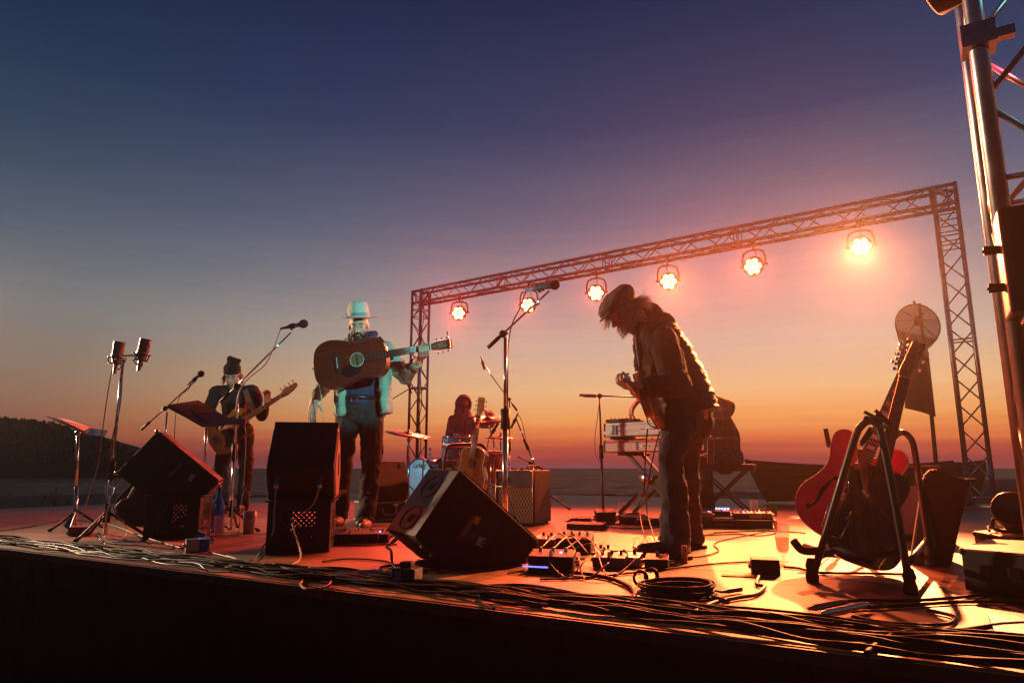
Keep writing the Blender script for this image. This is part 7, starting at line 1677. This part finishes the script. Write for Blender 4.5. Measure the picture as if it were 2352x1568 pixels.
lay([(1560, 1285), (1620, 1278), (1650, 1266), (1640, 1252), (1660, 1242), (1730, 1228), (1790, 1216)], .0045, 'wavy cable between the hunched man and the long pedalboard')
lay([(1230, 1262), (1290, 1255), (1330, 1262), (1400, 1267), (1490, 1270)], .0045, 'cable on the floor from the diamond grille amplifier to the hunched man boots')
lay([(1590, 1232), (1640, 1230), (1700, 1228), (1740, 1232), (1780, 1226), (1770, 1218), (1700, 1222), (1640, 1226), (1600, 1236)], .0048, 'cable folded in loops in front of the long pedalboard')
lay([(1640, 1224), (1720, 1221), (1800, 1222), (1850, 1226)], .0048, 'black cable lying straight under the front of the long pedalboard')
lay([(870, 1310), (880, 1304), (920, 1300), (965, 1305), (950, 1316), (890, 1318), (868, 1310)], .006, 'cable ring lying on the floor at the left of the front wedge')
lay([(1065, 1340), (1090, 1360), (1110, 1390), (1135, 1402)], .005, 'short cable ending on the stage edge below the front wedge')
lay([(1990, 1510), (2040, 1472), (2100, 1458), (2200, 1456), (2300, 1442), (2380, 1438)], .008, 'thick cable rising over the bundle at the lower right')
lay([(2130, 1405), (2190, 1420), (2178, 1438), (2100, 1440), (2010, 1432), (1960, 1420)], .006, 'cable loop lying over the dark painted boards at the lower right')
lay([(1900, 1390), (1980, 1382), (2080, 1384), (2200, 1376), (2290, 1366), (2400, 1362)], .006, 'cable strand passing below the guitar stand to the right')
lay([(1880, 1402), (1960, 1400), (2060, 1396), (2180, 1388), (2300, 1386), (2400, 1392)], .006, 'lower of two cable strands passing below the guitar stand')
lay([(740, 1292), (800, 1285), (880, 1290), (905, 1300)], .0045, 'dark cable end lying left of the front wedge')
lay([(700, 1330), (690, 1345), (705, 1356), (745, 1352), (760, 1338), (735, 1330), (705, 1336)], .0048, 'orange cable loop on the left of the front edge', None, bpy.data.materials['orange_cable'])
lay([(1300, 1198), (1340, 1201), (1400, 1212), (1470, 1215), (1520, 1210)], .005, 'tangled cable along the floor under the keyboards')
lay([(1330, 1190), (1365, 1206), (1420, 1204), (1480, 1196), (1520, 1199)], .005, 'second cable along the floor under the keyboards')
lay([(1415, 1192), (1440, 1183), (1465, 1190), (1455, 1202), (1425, 1200)], .005, 'cable loop on the floor among the keyboard pedals')
# jumper leads over the centre pedals
for i, (pp1) in enumerate((((1245, 1285), (1285, 1268), (1322, 1292)), ((1262, 1300), (1310, 1276), (1352, 1302)), ((1300, 1290), (1345, 1282), (1388, 1304)), ((1325, 1284), (1362, 1300), (1372, 1318)), ((1250, 1310), (1300, 1330), (1345, 1318)), ((1330, 1312), (1345, 1334), (1400, 1326)), ((1372, 1296), (1400, 1330), (1460, 1318)))):
    pts = [G(u, v) + Z*(.06 if j != 1 else (.10 if i < 4 else .008)) for j, (u, v) in enumerate(pp1)]
    cable(pts, .0035, 'thin patch lead arching over the centre pedals', 'patch leads between the centre pedals', M('patch_lead', (.02, .012, .01), .5) if i == 0 else bpy.data.materials['patch_lead'])
# coiled cable with its connectors
cc = G(1553, 1372); t_ = thing('cable_coil', 'coiled black microphone cable lying on the bright floor', 'cable coil', cc)
for k in range(9):
    rx_, ry_ = .135 + rnd.uniform(-.02, .012), .085 + rnd.uniform(-.015, .012); o = V((rnd.uniform(-.015, .015), rnd.uniform(-.012, .012), 0)); an = R(-14) + rnd.uniform(-.08, .08)
    mb = MB(); mb.tube([cc + o + rz(an) @ V((rx_*math.cos(a*PI/18), ry_*math.sin(a*PI/18), 0)) + Z*(.006 + .0052*k + .012*max(0, math.sin(a*PI/18*1+.6))) for a in range(36)], .0042, 6, closed=True); mb.build('loop', m_cable, t_)
for u, v, du in ((1478, 1352, .7), (1502, 1345, .3)):
    p = G(u, v) + V((0, .04, .03)); mb = MB()
    for k in range(4): mb.tube([p + V((.028*math.cos(a*PI/10)*(1-.08*k), du*.012 + .006*k, .030*math.sin(a*PI/10)*(1-.08*k))) for a in range(20)], .0035, 5, closed=True)
    mb.build('wrap', m_cable, t_)
for (u, v), (u2, v2) in (((1655, 1368), (1702, 1360)), ((1625, 1378), (1672, 1390))):
    a, b_ = G(u, v) + Z*.014, G(u2, v2) + Z*.012; d_ = (b_-a).normalized(); mb = MB(); mb.cyl(a.lerp(b_, .35), b_, .0095, n=12); mb.cyl(a, a.lerp(b_, .35), .005, .009, 10); mb.build('connector', m_black_metal, t_)
    mb = MB(); mb.tube(spline([cc + V((.08, .02, .03)), a.lerp(cc, .4) + Z*.02, a], 4), .0042, 6); mb.build('tail', m_cable, t_)
# joined connectors along the bundle
for lab, (u, v), (u2, v2), mt in (('pale joined cable connector in the bundle at the lower right', (1900, 1422), (1985, 1404), m_steel), ('dark joined cable connector behind the pale one', (1872, 1410), (1935, 1398), m_black_metal), ('silver ringed cable connector on the left front run', (822, 1326), (862, 1324), m_steel), ('dark cable connector joined on the left front run', (690, 1332), (745, 1336), m_black_metal)):
    a, b_ = G(u, v) + Z*.02, G(u2, v2) + Z*.02; mb = MB(); mb.cyl(a, b_, .0105, n=12); mb.cyl(a - (b_-a).normalized()*.03, a, .006, .009, 10); mb.cyl(b_, b_ + (b_-a).normalized()*.03, .009, .006, 10); tag(mb.build('cable_connector', mt, origin=a), lab, 'connector', 'joined connectors among the cables')
# leads of the monitors
p = q2(-.05, .405) + e2*.285; cable([p - d2*.024 - Z*.06, p - d2*.05 - Z*.15 - e2*.03, p - d2*.07 - Z*.24 - e2*.12, G(690, 1288) + Z*.02, G(640, 1302) + Z*.006, G(560, 1290) + Z*.006, G(480, 1270) + Z*.006], .0042, 'pale cable sweeping down from the right plug of the upright monitor', 'upright monitor cables', m_pale)
p = q2(-.05, .405) + e2*.06; cable([p - d2*.024 - Z*.06, p - d2*.03 - Z*.16, p - d2*.04 - Z*.30, G(604, 1262) + Z*.02, G(580, 1290) + Z*.006, G(520, 1278) + Z*.006], .0042, 'pale cable dropping from the left plug of the upright monitor', 'upright monitor cables', m_pale)
p = pl[4] + wl*.12 + (pl[0]-pl[4])*.15; cable([p + V((-.05, -.01, -.07)), D(262, 1130, 4.5), D(246, 1180, 4.45), G(240, 1232) + Z*.01, G(242, 1252)], .0048, 'pale cable from the upper plug of the tilted monitor', 'tilted monitor cables', m_pale)
p = pl[4] + wl*.08 + (pl[0]-pl[4])*.62; cable([p + V((-.05, -.01, -.08)), D(280, 1148, 4.5), D(263, 1172, 4.45), D(280, 1195, 4.5), G(294, 1218) + Z*.01, G(280, 1240), G(262, 1248)], .0048, 'pale cable from the lower plug of the tilted monitor', 'tilted monitor cables', m_pale)
p = pp[4] + wn*.30 + (pp[0]-pp[4])*.12; cable([p + V((-.06, 0, -.05)), D(898, 1265, 3.25), D(902, 1295, 3.2), G(925, 1318) + Z*.01, G(950, 1325), G(920, 1335)], .0065, 'black cable from the plug under the front wedge')
cable([D(1487, 985, 3.75), D(1482, 1060, 3.9), D(1478, 1140, 4.0), G(1470, 1225) + Z*.2, G(1478, 1240) + Z*.05, G(1500, 1262)], .004, 'pair of guitar cables hanging down to the floor by the hunched man')
cable([D(1515, 990, 3.85), D(1500, 1050, 4.0), D(1488, 1120, 4.1), G(1488, 1222) + Z*.15, G(1505, 1250) + Z*.02, G(1520, 1270)], .004, 'guitar cable hanging close to the knees of the hunched man')
# ------------------------------------------------------------------ stage smoke hanging in the air round the camera, the stage and the ground by it
mb = MB(); zb_, zt_ = SEA - 1.0, 4.75; mb.box((.5, 7.5, (zb_+zt_)/2), (30, 21, zt_-zb_))
m = bpy.data.materials.new('haze'); m.use_nodes = True; t = m.node_tree; t.nodes.clear()
o_ = N(t, 'ShaderNodeOutputMaterial'); v_ = N(t, 'ShaderNodeVolumePrincipled'); v_.inputs['Density'].default_value = .0013; v_.inputs['Anisotropy'].default_value = .80
v_.inputs['Color'].default_value = (.92, .90, .90, 1); t.links.new(v_.outputs[0], o_.inputs['Volume']); stuff(mb.build('haze', m))
